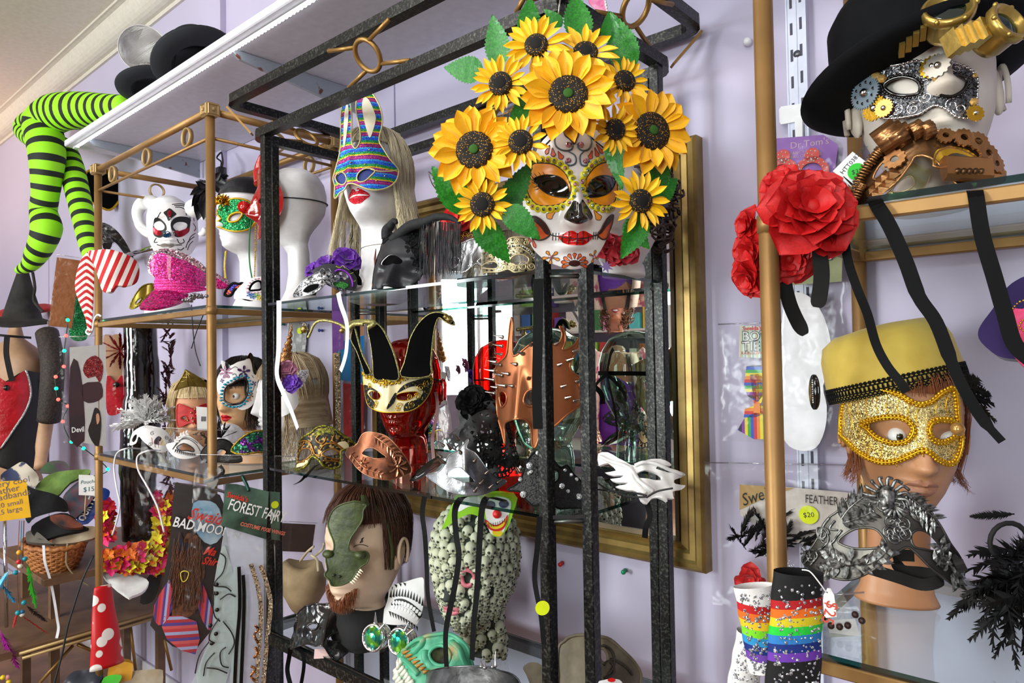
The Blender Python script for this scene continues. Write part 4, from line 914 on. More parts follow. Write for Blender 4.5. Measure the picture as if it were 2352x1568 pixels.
def netmat(name, col, scale=260, th=.12, rough=.6, metal=0, feature='DISTANCE_TO_EDGE', co='UV'):
 """open lace or mesh: threads along cell edges, see-through between"""
 if name in _mats: return _mats[name]
 mt=mat(name, col, rough, metal);nt=mt.node_tree;L=nt.links;b=nt.nodes['Principled BSDF'];out=[n for n in nt.nodes if n.type == 'OUTPUT_MATERIAL'][0]
 tc=_n(nt, 'ShaderNodeTexCoord');vo=_n(nt, 'ShaderNodeTexVoronoi');vo.feature=feature;vo.inputs['Scale'].default_value=scale;L.new(tc.outputs[co], vo.inputs['Vector'])
 lt=_n(nt, 'ShaderNodeMath', operation='LESS_THAN');lt.inputs[1].default_value=th;L.new(vo.outputs['Distance'], lt.inputs[0])
 tr=_n(nt, 'ShaderNodeBsdfTransparent');ms=_n(nt, 'ShaderNodeMixShader');L.new(lt.outputs[0], ms.inputs[0]);L.new(tr.outputs[0], ms.inputs[1]);L.new(b.outputs[0], ms.inputs[2]);L.new(ms.outputs[0], out.inputs[0]);return mt
bnet=netmat('black lace net', '0c0d10', 190,.14);
# ================================================================ BLACK RACK, TOP SHELF
ZS1=.145
# foam head with blonde wig and rabbit mask
H=head('mannequin_head', 'white foam mannequin head with red glitter lips and black wire choker, under the blonde wig', 862,414,1.07,-30,8,-4,1.03, ZS1, styro)
lips(H, mat('red glitter lips', 'd0142a', .3, glit=900),1.45)
b=MB();b.tube([H.pt(th, -.165,.001,0,0) for th in [q*.2 for q in range(-9,10)]],.0007,5);b.build('choker', mat('tarnished wire', '6b5d4c', .4,.8), H.t)
MB().tube([H.pt(.15,-.175,.001), H.pt(.1,-.20,.0012), H.pt(.16,-.23,.0012), H.pt(.1,-.25,.001)],[.001,.004,.003,.001],6, flat=.3).build('painted_scar', mat('dried red paint', '7d4a40', .6), H.t)
blond=hairm('platinum blonde hair', 'd6c59c', 'efe4c6', .4)
w=wig(H, .17, blond, 'wig', n=620, face=48, vf=.06, wave=.012, flare=.28, seed=3, label='long platinum blonde wig on the white foam head with the rabbit mask', cat='wig', loc=H.O) if 0 else None
def wigthing(H, label, L, m, **k): return wig(H, L, m, 'wig', None, label=label, cat='wig', **k)
wigthing(H, 'long platinum blonde wig on the foam head with the rainbow rabbit mask', .17, blond, n=680, face=62, vf=.06, wave=.012, flare=.20, seed=3, r=.0012)
S=onhead(H, .026,.098, nose=(.010,.02,-.03,.010))
rb=mat('rainbow glitter cloth', '2a50c0', .3,.55, stripes=(['1c55c8', '1c55c8', '2a8fd0', '7a1d78', 'a02a68', '7a1d78', 'c8a020', '1d8a3c', '1d7a50'],.029), wave=(9,.55), glit=1100)
tr=mat('pale gold cord', 'c9bd84', .45,.4, bs=900, bd=.6)
out=ZH(415,60,392,150,385,240,385,400,372,500,345,600,330,660,342,710,338,790,352,798,378,760,412,738,432,700,470,694,510,708,570,732,640,742,720,725,780,680,802,610,790,578,740,520,690,440,660,380,680,290,684,215,662,130,610,40,560,-20,520,20,495,120,500,200,522,300,526,380,500,437,475,430,462,380,462,280,462,180,445,80)
t=mask('rabbit_mask', 'rainbow glitter rabbit mask with tall ears worn by the blonde foam head', S, out, [ZH(345,650,365,620,395,612,422,640,424,680,400,704,362,690), ZH(500,652,520,610,570,585,632,600,600,640,555,678,512,680)], rb, edge=tr, er=.0019, hm=mat('blue mesh', '1b2f78', .6, bs=800, bd=.4), res=.004)
ivs=mat('ivory satin', 'ece2c6', .35, sheen=.4)
for q in (ZH(560,75,592,100,630,190,636,240,615,320,598,362,580,340,545,200,540,110), ZH(432,120,442,170,436,280,415,425,405,400,412,200)): patch(S, S.px(q), ivs, name='inner_ear', par=t, h=.0012, t=.001)
trim(S, S.px(ZH(600,590,660,606,740,606,795,596)),.0018, tr, 'brow_trim', t, closed=False)
b=MB()
for x, y in ((455,545),(560,555),(640,675),(700,640),(440,615),(480,470),(590,450)): u, v=S.px(ZH(x, y))[0];gem(b, S(u, v, .001), S.N, .002,6)
b.build('sequin', goldg, t, kind='stuff')
# purple rose headband and silver filigree mask at the left end
pur=mat('purple silk petal', '5a1496', .55, c2='7526b4', ns=40, sheen=.3)
t=T('flower_headband', 'headband of purple silk roses behind the silver filigree mask', 'headband', atZ(770,655, ZS1+.02))
for x, y, r, yw, pt in ((798,598,.028,15,20),(752,610,.026,-15,35),(722,622,.022,-40,30),(788,585,.020,0,60)):
 q=Surf(atY(x, y, .985), yw, pt);rose(Matrix.Translation(q.P) @ Matrix((q.U, q.W, q.N)).transposed().to_4x4(), r*1.25, pur, t, seed=x, n=(4,5,5,3))
MB().ribbon(cv(aYs(712,660,1.0,716,632,1.0,745,612,1.01,790,610,1.0,822,635,1.0,826,655,1.0),5),.012,(0,1,0),.001).build('band', blkf, t)
S=Surf(atZ(760,672, ZS1+.012)+V((0,-.0,.012)),10,20,0, R=.07)
S=Surf(atY(758,655,.925),14,18,0, R=.075)
o=ZH(40,1510,60,1460,110,1400,180,1355,250,1335,290,1325,340,1340,420,1370,470,1400,495,1420,490,1465,440,1470,380,1465,330,1440,300,1415,270,1420,240,1455,180,1490,110,1505)
t=mask('filigree_mask', 'silver filigree half mask with a crystal brow at the left end of the top shelf', S, o, [ZH(110,1470,150,1430,215,1415,240,1430,205,1460,150,1482), ZH(325,1410,370,1402,430,1420,400,1445,350,1440)], mat('silver lace metal', 'c6c9cc', .2,.9, c2='3a3b3f', ns=220, ramp=(.5,.54), bs=300, bd=.6), edge=silver, er=.0012, res=.004)
b=MB()
for x, y, r in ((270,1372,.006),(235,1350,.004),(305,1350,.004),(345,1365,.003),(195,1380,.003)): u, v=S.px(ZH(x, y))[0];gem(b, S(u, v, .001), S.N, r, 8)
b.build('crystal', gemw, t, smooth=False)
trims(S, [S.px(ZH(*q)) for q in ((180,1355,220,1330,250,1345,270,1320,300,1340,330,1325,360,1350),(60,1490,120,1430,200,1395,262,1385),(285,1385,350,1380,430,1400,480,1430),(225,1345,250,1305,275,1320,300,1305,320,1340))],.0011, silver, 'filigree', t, sm=4, kind='stuff')
MB().add([atY(*q, .96) for q in ZH(130,1400,215,1310,265,1300,205,1500,100,1500)]+[atY(*q, .99) for q in ZH(130,1400,215,1310,265,1300,205,1500,100,1500)],[(0,1,2,3,4),(5,6,7,8,9)][:1]+[(i, (i+1) % 5,(i+1) % 5+5, i+5) for i in range(5)]).build('ribbon_fold', blkf, t, smooth=False)
# green & purple fabric mask glimpsed between
S=Surf(atY(785,640,.955),0,10,0, R=.08)
t=mask('velvet_mask', 'black velvet eye mask with green leaf and purple braid behind the silver filigree mask', S, ZH(180,1330,230,1290,300,1270,380,1290,450,1320,500,1370,495,1450,430,1460,380,1430,320,1440,250,1400),[ZH(350,1345,400,1330,440,1360,420,1385,370,1380)], mat('black velvet', '14141c', .9, sheen=.5, bs=300, bd=.2))
trim(S, S.px(ZH(330,1340,370,1315,430,1335,465,1390,470,1440)),.0022, mat('purple braid', '8a2ac0', .35,.3, glit=900), 'braid', t, closed=False, h=.001)
patch(S, S.px(ZH(320,1410,380,1400,440,1425,400,1455,340,1440)), mat('green sequin cloth', '237a26', .4,.3, glit=800), name='leaf_patch', par=t, h=.001, t=.0006)
trims(S, [S.px(ZH(*q)) for q in ((350,1290,380,1300,400,1285,420,1305),(430,1330,450,1345,475,1335),(455,1380,480,1400,490,1390))],.0008, mat('yellow glitter line', 'b9c92a', .4,.4), 'glitter_line', t, sm=4)
# matt black full face mask with lace horns and fringe
S=Surf(atY(905,612,.90),-30,12,4, R=.085, Rv=.17, ex=lambda u, v: feat(u*.95,(v+.004)*.98,0)*1.2)
bm=mat('matt graphite mask', '24262b', .36)
o=ZH(500,1425,520,1370,515,1300,525,1270,560,1200,600,1150,660,1110,730,1080,800,1075,870,1090,930,1130,970,1200,985,1290,960,1370,900,1425,800,1450,700,1460,610,1452,560,1445)
t=mask('face_mask', 'matt dark grey full face mask with black lace brow and horned fringe headpiece', S, o, [ZH(668,1275,690,1235,730,1205,780,1212,830,1250,790,1275,730,1282), ZH(552,1262,580,1225,615,1218,600,1255,570,1268)], bm, edge=blklace, er=.0012, ehole=False, hm=blkf, res=.004)
lc=MB()
for x, y, r in ((915,1045,26),(905,1060,30),(895,1155,34),(930,1240,30),(940,1290,30),(965,1100,20),(880,1110,24),(700,1085,24),(740,1065,22)):
 u, v=S.px(ZH(x, y))[0];flower(lc, S, u, v, r*.00042,6,.0015,.25)
lc.build('lace_flowers', blklace, t, kind='stuff')
hornm=mat('black lace covered horn', '08090b', .8, bs=260, bd=.9, c2='14161a', ns=150)
for nm, pts, rs in (('horn', aYs(900,552,.925,920,536,.93,944,518,.93,975,510,.93,1005,498,.935,1035,500,.94,1055,512,.94),[.009,.011,.011,.010,.008,.006,.003]),('horn', aYs(888,548,.935,888,530,.935,896,520,.94,905,508,.94,912,512,.94),[.011,.011,.010,.007,.003])):
 q=cv(pts, 5);MB().tube(q, [rs[min(len(rs)-1, int(i/5))]*(1-(i % 5)/5)+rs[min(len(rs)-1, int(i/5)+1)]*((i % 5)/5) for i in range(len(q))],12).build(nm, hornm, t)
patch(S, S.px(ZH(665,1110,690,1060,730,1040,800,1060,850,1070,900,1000,960,1010,985,1060,960,1120,975,1180,990,1280,960,1310,930,1250,905,1190,880,1140,800,1078,735,1092,690,1130)), blklace, name='lace_brow', par=t, h=.0015, t=.001)
b=MB();rr=random.Random(5)
for i in range(120):
 f=i/119;x=968+f*90+rr.uniform(-3,3);yt=505+8*f if f > .3 else 515;yb=640-40*f*rr.uniform(.3,1)+rr.uniform(-12,10);Yd=.935+rr.uniform(-.012,.012);p0=atY(x, yt, Yd);p1=atY(x-rr.uniform(-4,8), yb, Yd);b.tube([p0,(p0+p1)/2+V((rr.uniform(-.003,.003),0,0)), p1],.0007,4, caps=False)
b.build('fringe', mat('black thread fringe', '16171c', .6), t, kind='stuff')
text(S, 'SAKURA', *S.px(ZH(775,1438))[0],.006, tagw, 'maker_mark', t) if 0 else None
patch(S, S.px(ZH(508,1420,540,1400,600,1440,560,1445)), mat('tan lining', 'a5713f', .6), name='lining', par=t, h=.001, t=.0006)
# two silver masks to the right
S=Surf(atY(1085,598,.945),-20,12,0, R=.07, nose=(.012,.02,-.03,.010))
o=ZH(1155,1300,1158,1230,1180,1175,1230,1140,1290,1110,1350,1090,1410,1095,1470,1130,1520,1180,1560,1240,1590,1290,1560,1325,1480,1325,1420,1300,1370,1270,1330,1290,1290,1325,1220,1330,1175,1325)
t=mask('venetian_mask', 'silver half mask with sparkling swirls left of the calavera chin', S, o, [ZH(1172,1275,1190,1235,1220,1225,1245,1245,1230,1280,1195,1305), ZH(1370,1255,1410,1225,1460,1215,1500,1240,1470,1270,1410,1275)], silver, edge=mat('silver glitter trim', 'd5d8dc', .25,.8, glit=900), er=.0018, res=.004) if 0 else mask('venetian_mask', 'silver half mask with sparkling swirls beside the black fringe on the top shelf', S, o, [ZH(1172,1275,1190,1235,1220,1225,1245,1245,1230,1280,1195,1305), ZH(1370,1255,1410,1225,1460,1215,1500,1240,1470,1270,1410,1275)], silver, edge=mat('silver glitter trim', 'd5d8dc', .25,.8, glit=900), er=.0018, res=.004)
trims(S, [S.px(ZH(*q)) for q in ((1240,1150,1280,1200,1290,1260,1310,1290),(1390,1100,1360,1170,1330,1220,1335,1270),(1180,1180,1230,1180,1270,1220),(1400,1140,1450,1150,1500,1190,1545,1240))],.0018, silver, 'swirl', t, sm=4)
champ=mat('champagne filigree metal', 'b9b391', .25,.85, c2='38342a', ns=200, ramp=(.52,.56), bs=300, bd=.6)
S=Surf(atY(1185,605,.925),-5,12,0, R=.07)
o=ZH(1320,1330,1345,1270,1400,1210,1470,1170,1560,1140,1600,1090,1680,1080,1740,1100,1780,1160,1800,1230,1800,1320,1720,1335,1640,1335,1590,1310,1520,1330,1420,1335)
t=mask('filigree_mask', 'champagne and silver cut metal mask with rhinestone band beside the front post', S, o, [ZH(1600,1260,1630,1215,1690,1205,1740,1235,1720,1275,1650,1285), ZH(1400,1300,1440,1265,1490,1255,1520,1280,1490,1310)], champ, edge=goldp, er=.0014, res=.004)
trims(S, [S.px(ZH(*q)) for q in ((1600,1135,1680,1130,1740,1165,1790,1230),(1605,1160,1680,1155,1735,1190,1785,1250))]+[[(a, b_) for a, b_ in curl(*S.px(ZH(x, y))[0], r, a0,1.5, dr)] for x, y, r, a0, dr in ((1700,1290,.010,0,1),(1620,1300,.008,2,-1),(1760,1290,.008,3,1),(1560,1300,.008,1,1),(1650,1110,.006,0,1),(1720,1120,.006,2,-1),(1470,1210,.006,0,1),(1400,1250,.006,1,-1))],.0011, goldp, 'filigree', t, kind='stuff')
beads(S, S.px(ZH(1603,1148,1680,1142,1738,1178,1787,1240)),.004,.0017, gemw, 'rhinestone_band', t, closed=False, h=.001, kind='stuff')
MB().bbox(atZ(1105,645, ZS1+.009)+V((.02,.02,0)),(.15,.06,.017),.003,(V((1,.1,0)).normalized(), V((-.1,1,0)).normalized(), V((0,0,1)))).build('black_box', mat('matt black card', '16181a', .7), None, smooth=False, label='flat black box under the silver venetian mask on the top shelf', cat='box')
# red rose mask behind the fringe
t=T('rose_mask', 'red rose and black scroll mask half hidden behind the black fringe', 'mask', atY(1050,560,1.06));q=Surf(atY(1045,505,1.05),-10,10);redp=mat('red silk petal', 'cf1018', .5, c2='e2201c', ns=30, sheen=.3)
rose(Matrix.Translation(q.P) @ Matrix((q.U, q.W, q.N)).transposed().to_4x4(),.035, redp, t, n=(4,5,5,3))
S=Surf(atY(1065,550,1.07),-10,5,0, R=.08);patch(S, S.px(ZH(1100,960,1200,930,1330,960,1400,1000,1380,1090,1300,1110,1200,1130,1120,1080)), mat('dark red mask', '7d1016', .3, c2='18080a', ns=60), name='mask_shell', par=t)
trims(S, [curl(*S.px(ZH(x, y))[0],.007, a0,1.4) for x, y, a0 in ((1285,1060,0),(1320,1070,2),(1250,1080,4))],.0011, goldg, 'scroll', t)

# foam head with dark curls at the right end, mostly behind the sugar skull mask
H=head('mannequin_head', 'white foam mannequin head with dark curls mostly hidden by the sugar skull mask', 1428,470,1.08,-25,5,0,.95, ZS1, styro)
b=MB();rr=random.Random(9)
for i in range(150):
 th=rr.uniform(-PI, PI);v=rr.uniform(-.06,.115);p=H.pt(th, v, 0,0,0);
 if abs(th) < .9 and v < .05: continue
 p=H.O+(p-H.O)*rr.uniform(1.05,1.25);k=rr.uniform(.010,.018);a=V((rr.uniform(-1,1), rr.uniform(-1,1), rr.uniform(-1,1))).normalized();c=a.cross(V((0,.3,1))).normalized();d=a.cross(c)
 b.tube([p+(c*math.cos(q*.7)+d*math.sin(q*.7))*k*(1-.03*q)+a*q*.002 for q in range(16)],.0022,5, caps=False)
dome(b, H, 1.08,-.05,30,.9,2*PI-.9)
b.build('wig', hairm('dark brown curls', '20140f', '3a2419', .4), None, label='dark brown curly wig behind the calavera mask on the right of the top shelf', cat='wig')
q=Surf(atY(1425,572,.985),15,5);t=T('flower_choker', 'deep red silk rose pinned beside the foam head base behind the calavera chin', 'flower', q.P);dred=mat('deep red silk petal', '9c0d1c', .5, c2='b8142a', ns=40, sheen=.3)
for x, y, r in ((1400,568,.026),(1432,578,.028),(1418,590,.022)): qq=Surf(atY(x, y, .97),10,10);rose(Matrix.Translation(qq.P) @ Matrix((qq.U, qq.W, qq.N)).transposed().to_4x4(), r, dred, t, n=(4,5,5,3), seed=x)
S=Surf(atY(1393,612,.955),10,10);lav=mat('lavender felt', '9a86c8', .8)
patch(S, [(r_*math.cos(a), r_*math.sin(a)) for a, r_ in [(2*PI*i/14,.012 if i % 2 else .005) for i in range(14)]], lav, name='lavender_star', par=t, t=.001, sm=0)
# white ribbons hanging from the top shelf
hang('white_ribbon', 'white satin ribbon hanging from the left corner of the top black rack shelf', aYs(641,690,.885,640,800,.882,636,860,.88,650,900,.875,668,940,.872,684,984,.87),.013, whrib, V((1,.5,.2)), tw=.6)
hang('white_ribbon', 'white satin ribbon curling beside the jester mask bell', aYs(777,672,.885,783,700,.88,797,745,.88,796,800,.88,790,830,.88,782,852,.88),.011, whrib, V((1,.3,.1)), tw=.4)
# ================================================================ BLACK RACK, MIDDLE SHELF
ZS2=-.258
redg=film('red glass', (.80,.035,.02),.09,.03, gc=(1,.45,.38), edge=(.16,.0,.0), dif=.13, dcol=(.35,.005,.003));grng=film('green bottle glass', (.80,.95,.87),.07,.02, gc=(.9,1,.95), edge=(.14,.40,.28), dif=.03, dcol=(.3,.5,.42))
H=head('glass_head', 'glossy red glass mannequin head wearing the black and gold jester mask', 935,890,1.12,-22,0,0,1.03, ZS2, redg, ears=True)
S=onhead(H, .024,.098, nose=(.012,.02,-.035,.011))
goldmix=mat('cream and gold mask lacquer', 'e3d19c', .35,.1, c2='e9dcb0', ns=30)
o=ZJ(608,560,612,620,622,700,640,775,672,808,735,832,830,836,930,830,1000,800,1060,740,1098,665,1106,600,1085,560,1020,540,940,560,890,580,860,604,765,600,700,585,655,570,632,545)
t=mask('jester_mask', 'black and gold jester mask with curled horns and bells on the red glass head', S, o, [ZJ(650,700,682,682,718,690,738,718,716,745,672,738), ZJ(840,722,872,700,930,690,1002,690,975,725,920,750,862,746)], goldmix, edge=goldt, er=.0016, ehole=goldg, ehr=.0012, res=.004)
bgl=mat('black and gold crackle', '11120d', .4,.3, c2='c9a93a', ns=150, ramp=(.60,.66), glit=900)
for q in (ZJ(905,832,915,770,990,745,1040,690,1000,650,940,655,870,690,850,700,900,640,990,605,1085,590,1104,640,1060,740,1000,800), ZJ(615,640,660,650,720,690,660,672,640,700,690,760,684,815,645,780,622,700), ZJ(780,815,800,760,835,700,850,705,830,770)): patch(S, S.px(q), bgl, name='crackle_panel', par=t, h=.0012, t=.0006)
trims(S, [curl(*S.px(ZJ(x, y))[0], r, a0,1.6, d) for x, y, r, a0, d in ((1020,660,.010,0,1),(1000,720,.009,3,-1),(960,780,.009,1,1),(1060,630,.008,2,1),(940,720,.007,4,1),(700,790,.006,0,1),(660,640,.007,0,-1),(710,765,.005,2,1),(870,790,.008,0,1),(860,815,.005,3,-1))],.0008, goldg, 'scroll', t, h=.002, kind='stuff')
b=MB();rr=random.Random(2)
for (u, v) in resamp(cr(S.px(ZJ(612,560,650,580,700,610,760,615,800,625,860,615,900,595,960,575,1020,560,1080,575,1104,610)),5, False),.0028, False):
 for q in range(4): b.ball(S(u+rr.uniform(-.003,.003), v+rr.uniform(-.005,.006),.003), rr.uniform(.0012,.0022),5)
b.build('gold_bead_band', mat('gold beads', 'd8a520', .2,.9, glit=800), t, kind='stuff')
b=MB()
for q in range(26): a=rr.uniform(0,6.28);r_=rr.uniform(0,.011);u, v=S.px(ZJ(762,625))[0];b.ball(S(u+r_*math.cos(a), v+r_*math.sin(a),.006),.0026,6)
b.build('brow_cluster', mat('amber gold crystal', 'e8a83a', .12,.8, glit=700), t, kind='stuff')
Q=Surf(S.P+S.N*.008);Q.U, Q.W, Q.N=S.U, S.W, S.N
brd=mat('black and gold braid', '6d6a48', .4,.6, c2='c9bb72', ns=300, bs=600, bd=.7)
for q in (ZJ(885,575,905,480,925,400,950,300,1010,195,1085,130,1160,120,1225,150,1262,205,1200,180,1150,152,1120,220,1102,340,1090,480,1080,572), ZJ(690,590,678,470,662,340,640,215,690,196,740,235,790,330,832,440,862,575,835,605,780,600), ZJ(540,230,560,300,600,430,656,545,622,560,600,500,560,390,520,310)):
 patch(Q, Q.px(q), blkf, name='horn', par=t, t=.010, res=.008);trim(Q, Q.px(q),.0032, brd, 'braid', t, h=-.004, n=8)
MB().tube(cv(aYs(800,745,1.0,815,740,.99,840,738,.985,860,742,.985,845,752,.975),5),.006,8).build('curl_end', brd, t)
MB().tube(cv([Q(*p, .004) for p in Q.px(ZJ(470,215,440,200,400,186,340,175,285,184,255,215,238,255,218,300))],5),.0035,8).build('curled_arm', brd, t)
MB().tube(cv([Q(*p, .004) for p in Q.px(ZJ(470,215,500,240,530,215,560,200,620,200))],5),.0055,8).build('curl_end', brd, t)
def bell(c, r, par):
 b=MB().ball(c, r, 16).build('bell', mat('old brass bell', 'b59a55', .25,.95), par);cam_=-V(c).normalized();x=cam_.cross(V((0,0,1))).normalized()
 MB().tube(circ(c, r*1.03, x, cam_, 20), r*.09,4, True).build('seam', goldp, b);MB().box(V(c)+cam_*r*.97-V((0,0, r*.4)),(r*.12, r*.12, r*.7)).build('slit', blackg, b)
 MB().tube(circ(V(c)+V((0,0, r*1.25)), r*.35, x, (0,0,1),12), r*.09,4, True).build('loop', goldp, b)
for x, y, r in ((200,240,30),(1240,168,30),(1215,150,22),(470,250,22)): bell(Q(*Q.px(ZJ(x, y))[0],.010), r/3.136*1.55/F*.95, t)
strap(t, [H.pt(1.25,.02,.004), H.pt(1.6,.015,.003), H.pt(2.2,.01,.003), H.pt(3.1,.008,.003)],.004, blkrib)
strap(t, [H.pt(1.35,-.01,.005), H.pt(1.42,-.05,.012), H.pt(1.5,-.12,.02), H.pt(1.45,-.18,.02)],.008, mat('dusty pink ribbon', 'c49a9c', .4), 'ribbon')
strap(t, [H.pt(PI, .01,.006), H.pt(3.0,-.03,.02), H.pt(2.9,-.09,.03), H.pt(2.95,-.15,.03)],.010, blkrib)
# black and gold venetian mask
S=Surf(atY(742,1050,.935),-12,15,4, R=.075, nose=(.012,.02,-.03,.010))
o=ZJ(92,1228,100,1170,130,1080,172,1020,230,985,270,950,330,934,392,950,450,990,520,1040,555,1078,530,1112,455,1108,450,1160,442,1222,385,1240,330,1225,290,1180,240,1152,215,1200,170,1240,120,1250)
bgm=mat('black gold antique crackle', '1b1a12', .35,.4, c2='a8884a', ns=130, ramp=(.52,.58), bs=200, bd=.3);brz=mat('bronze gold leaf', 'b8803a', .3,.8, c2='8f5f28', ns=50)
t=mask('venetian_mask', 'black mask with gold scrolls and glitter edge at the left end of the middle shelf', S, o, [ZJ(130,1172,158,1112,215,1095,242,1128,200,1172,150,1192), ZJ(310,1142,350,1106,398,1100,448,1128,442,1172,370,1166)], bgm, edge=mat('green gold glitter', '8e8a1e', .35,.5, glit=900, c2='2c3012', ns=200), er=.0032, ehole=brz, ehr=.0020, res=.004)
patch(S, S.px(ZJ(250,1010,280,970,330,952,385,965,400,1000,340,985,300,1000)), mat('green gold glitter', '8e8a1e', .35,.5), name='crest', par=t, h=.003, t=.002)
trims(S, [S.px(ZJ(*q)) for q in ((150,1060,190,1040,230,1060,250,1110,262,1140),(290,1000,270,1030,300,1060,330,1050,345,1010),(300,1110,330,1070,380,1060,420,1070,460,1100),(400,1000,385,1040,420,1060),(190,1050,165,1080,140,1130),(100,1215,140,1200,190,1190),(320,1185,360,1185,430,1190),(262,1140,300,1150))],.0022, brz, 'gold_scroll', t, sm=4, h=.001)
patch(S, S.px(ZJ(120,1190,150,1195,195,1180,210,1195,165,1225,115,1232)), creamp, name='cream_panel', par=t, h=.0008, t=.0005);patch(S, S.px(ZJ(420,1060,480,1045,505,1085,450,1100)), creamp, name='music_panel', par=t, h=.0008, t=.0005)
hang('black_ribbon', 'narrow black ribbon trailing over the edge below the gold scroll mask', [atZ(755,1062, ZS2+.004), atZ(728,1068, ZS2+.006)]+aYs(705,1090,.885,690,1105,.88,676,1112,.875),.009, blkrib, V((.3,1,.2)))
# copper flower mask
cop=mat('antique copper', '9a5f42', .33,.85, c2='5d3a2c', ns=30, bs=120, bd=.2);copl=mat('polished copper relief', 'c08566', .28,.9, bs=200, bd=.3)
S=Surf(atY(872,1047,.915),-8,22,10, R=.09)
o=ZJ(482,1112,545,1082,596,1000,640,978,705,985,780,1010,842,1070,892,1130,932,1190,958,1262,880,1300,800,1322,700,1312,620,1280,560,1232,520,1180)
t=mask('flower_mask', 'copper eye mask with raised leaves and a large flower beside the gold scroll mask', S, o, [ZJ(598,1132,640,1092,690,1095,740,1130,776,1162,700,1170,632,1152)], cop, edge=copl, er=.0012, res=.004)
b=MB();leafspray(b, S, S.px(ZJ(690,1010,760,1060,830,1120,860,1180)), n=8, L=.016, w=.0048);b.build('leaf_spray', copl, t, smooth=False, kind='stuff')
b=MB();leafspray(b, S, S.px(ZJ(520,1130,560,1180,620,1240,700,1270,745,1290)), n=8, L=.013, w=.0045);b.build('leaf_spray', copl, t, smooth=False, kind='stuff')
b=MB();flower(b, S, *S.px(ZJ(855,1228))[0],.022,8,.003,.2);b.build('relief_flower', copl, t, smooth=False, kind='stuff')
b=MB();flower(b, S, *S.px(ZJ(605,1205))[0],.014,6,.002,.25,.4);b.build('relief_flower', copl, t, smooth=False, kind='stuff')
# silver spiked mask
S=Surf(atY(1068,1072,.905),-4,25,-3, R=.10, nose=(.010,.03,-.03,.012))
o=ZK(-62,1194,20,1170,60,1120,90,1060,140,1035,172,1005,210,958,224,964,208,1012,262,1042,302,1090,352,1160,410,1212,472,1232,430,1270,350,1310,270,1328,180,1322,90,1300,10,1250)
slv=mat('brushed pewter silver', 'a9adb2', .27,.95, c2='54575b', ns=18, bs=220, bd=.35)
t=mask('spiked_mask', 'brushed silver eye mask studded with metal spikes in the middle of the shelf', S, o, [ZK(75,1190,112,1152,160,1140,202,1172,264,1236,190,1240,120,1215)], slv, edge=slv, er=.0011, res=.004)
gun=mat('gunmetal stud', '7c6f66', .2,1)
for x, y, L in ((58,1000,.014),(105,1020,.020),(155,960,.018),(170,1045,.012),(60,1110,.016),(45,1110,.016),(260,1102,.010),(335,1185,.012),(300,1250,.012),(415,1245,.012),(262,1300,.012),(360,1280,.012),(40,1075,.014)):
 u, v=S.px(ZK(x, y))[0];n_=(S(u, v, .01)-S(u, v)).normalized();d=(n_+S.W*.55+S.U*(.5 if x > 250 else -.3)).normalized();spike(b := MB(), S(u, v, 0), d, .0036, L, 10);b.build('spike', gun, t)
MB().add(sum([[atY(*q, Y_) for q in ZJ(940,1330,1000,1252,1078,1190,1150,1150,1182,1200,1130,1252,1062,1292,1000,1332)] for Y_ in (.93,.955)],[]),[tuple(range(8)), tuple(range(15,7,-1))]+[(i, (i+1) % 8,(i+1) % 8+8, i+8) for i in range(8)]).build('beak_mask', blkpl, None, label='shiny black pointed beak mask lying between the copper and the spiked silver mask', cat='mask')
# red & blue cloth toy seen behind
t=T('black_lace_veil', 'black lace veil with a ruffled black rose between the two glass heads', 'veil', atZ(1110,1120, ZS2));q=Surf(atY(1088,925,1.04),-10,20)
silkb=mat('black silk petal', '030304', .7, bs=60, bd=.3, spec=.15);rose(Matrix.Translation(q.P) @ Matrix((q.U, q.W, q.N)).transposed().to_4x4(),.040, silkb, t, n=(5,6,6,4), seed=8)
lv=netmat('patterned black lace', '0d0e10', 90,.22);rr=random.Random(3)
for k, (pts, Yv) in enumerate(((ZK(150,760,260,720,400,700,470,800,500,950,545,1080,480,1180,380,1200,300,1120,200,1060,100,1010,70,950,160,860),1.03),(ZK(240,800,380,760,440,900,430,1050,350,1160,250,1050,150,960),1.0))):
 S=Surf(atY(*ZK(300,950)[0], Yv),-10+20*k, 10, R=.10, ex=lambda u, v: .012*noise.noise(V((u*35, v*35, k))));patch(S, S.px(pts), lv, name='lace_panel', par=t, t=0, res=.008)
 b=MB()
 for j in range(9): u, v=S.px(ZK(rr.uniform(180,460), rr.uniform(850,1130)))[0];flower(b, S, u, v, .013,6,.002,.3, rr.random())
 b.build('lace_flowers', blklace, t, kind='stuff')
lace_edge(S, S.px(ZK(470,800,500,950,545,1080,480,1180,380,1200)),.006, blklace, t)
# green glass head with bronze horned mask
H=head('glass_head', 'green bottle glass mannequin head wearing the bronze spiked mask', 1258,890,1.13,-28,-2,0,1.05, ZS2, grng, ears=True)
S=onhead(H, .020,.10, nose=(.026,.03,-.05,.013))
brn=mat('satin bronze', 'b8734a', .3,.75, c2='a5623e', ns=12)
o=ZK(465,990,440,890,415,800,400,700,408,600,388,520,418,450,470,400,485,300,495,200,508,142,516,200,512,300,522,400,600,345,650,310,720,290,790,325,832,300,846,250,828,200,860,228,868,300,848,360,900,342,938,312,962,268,952,350,905,430,900,480,930,520,966,545,965,620,1040,640,1098,612,1102,635,1062,700,970,728,880,790,800,862,740,890,700,905,690,940,668,1006,645,990,640,900,618,842,560,815,505,825,462,850,462,910)
t=mask('horned_mask', 'satin bronze horned half mask bristling with steel spikes on the green glass head', S, o, [ZK(425,652,448,632,474,660,470,712,440,740), ZK(588,690,608,640,650,618,704,640,700,700,640,735,600,724)], brn, edge=brn, er=.0022, res=.0042)
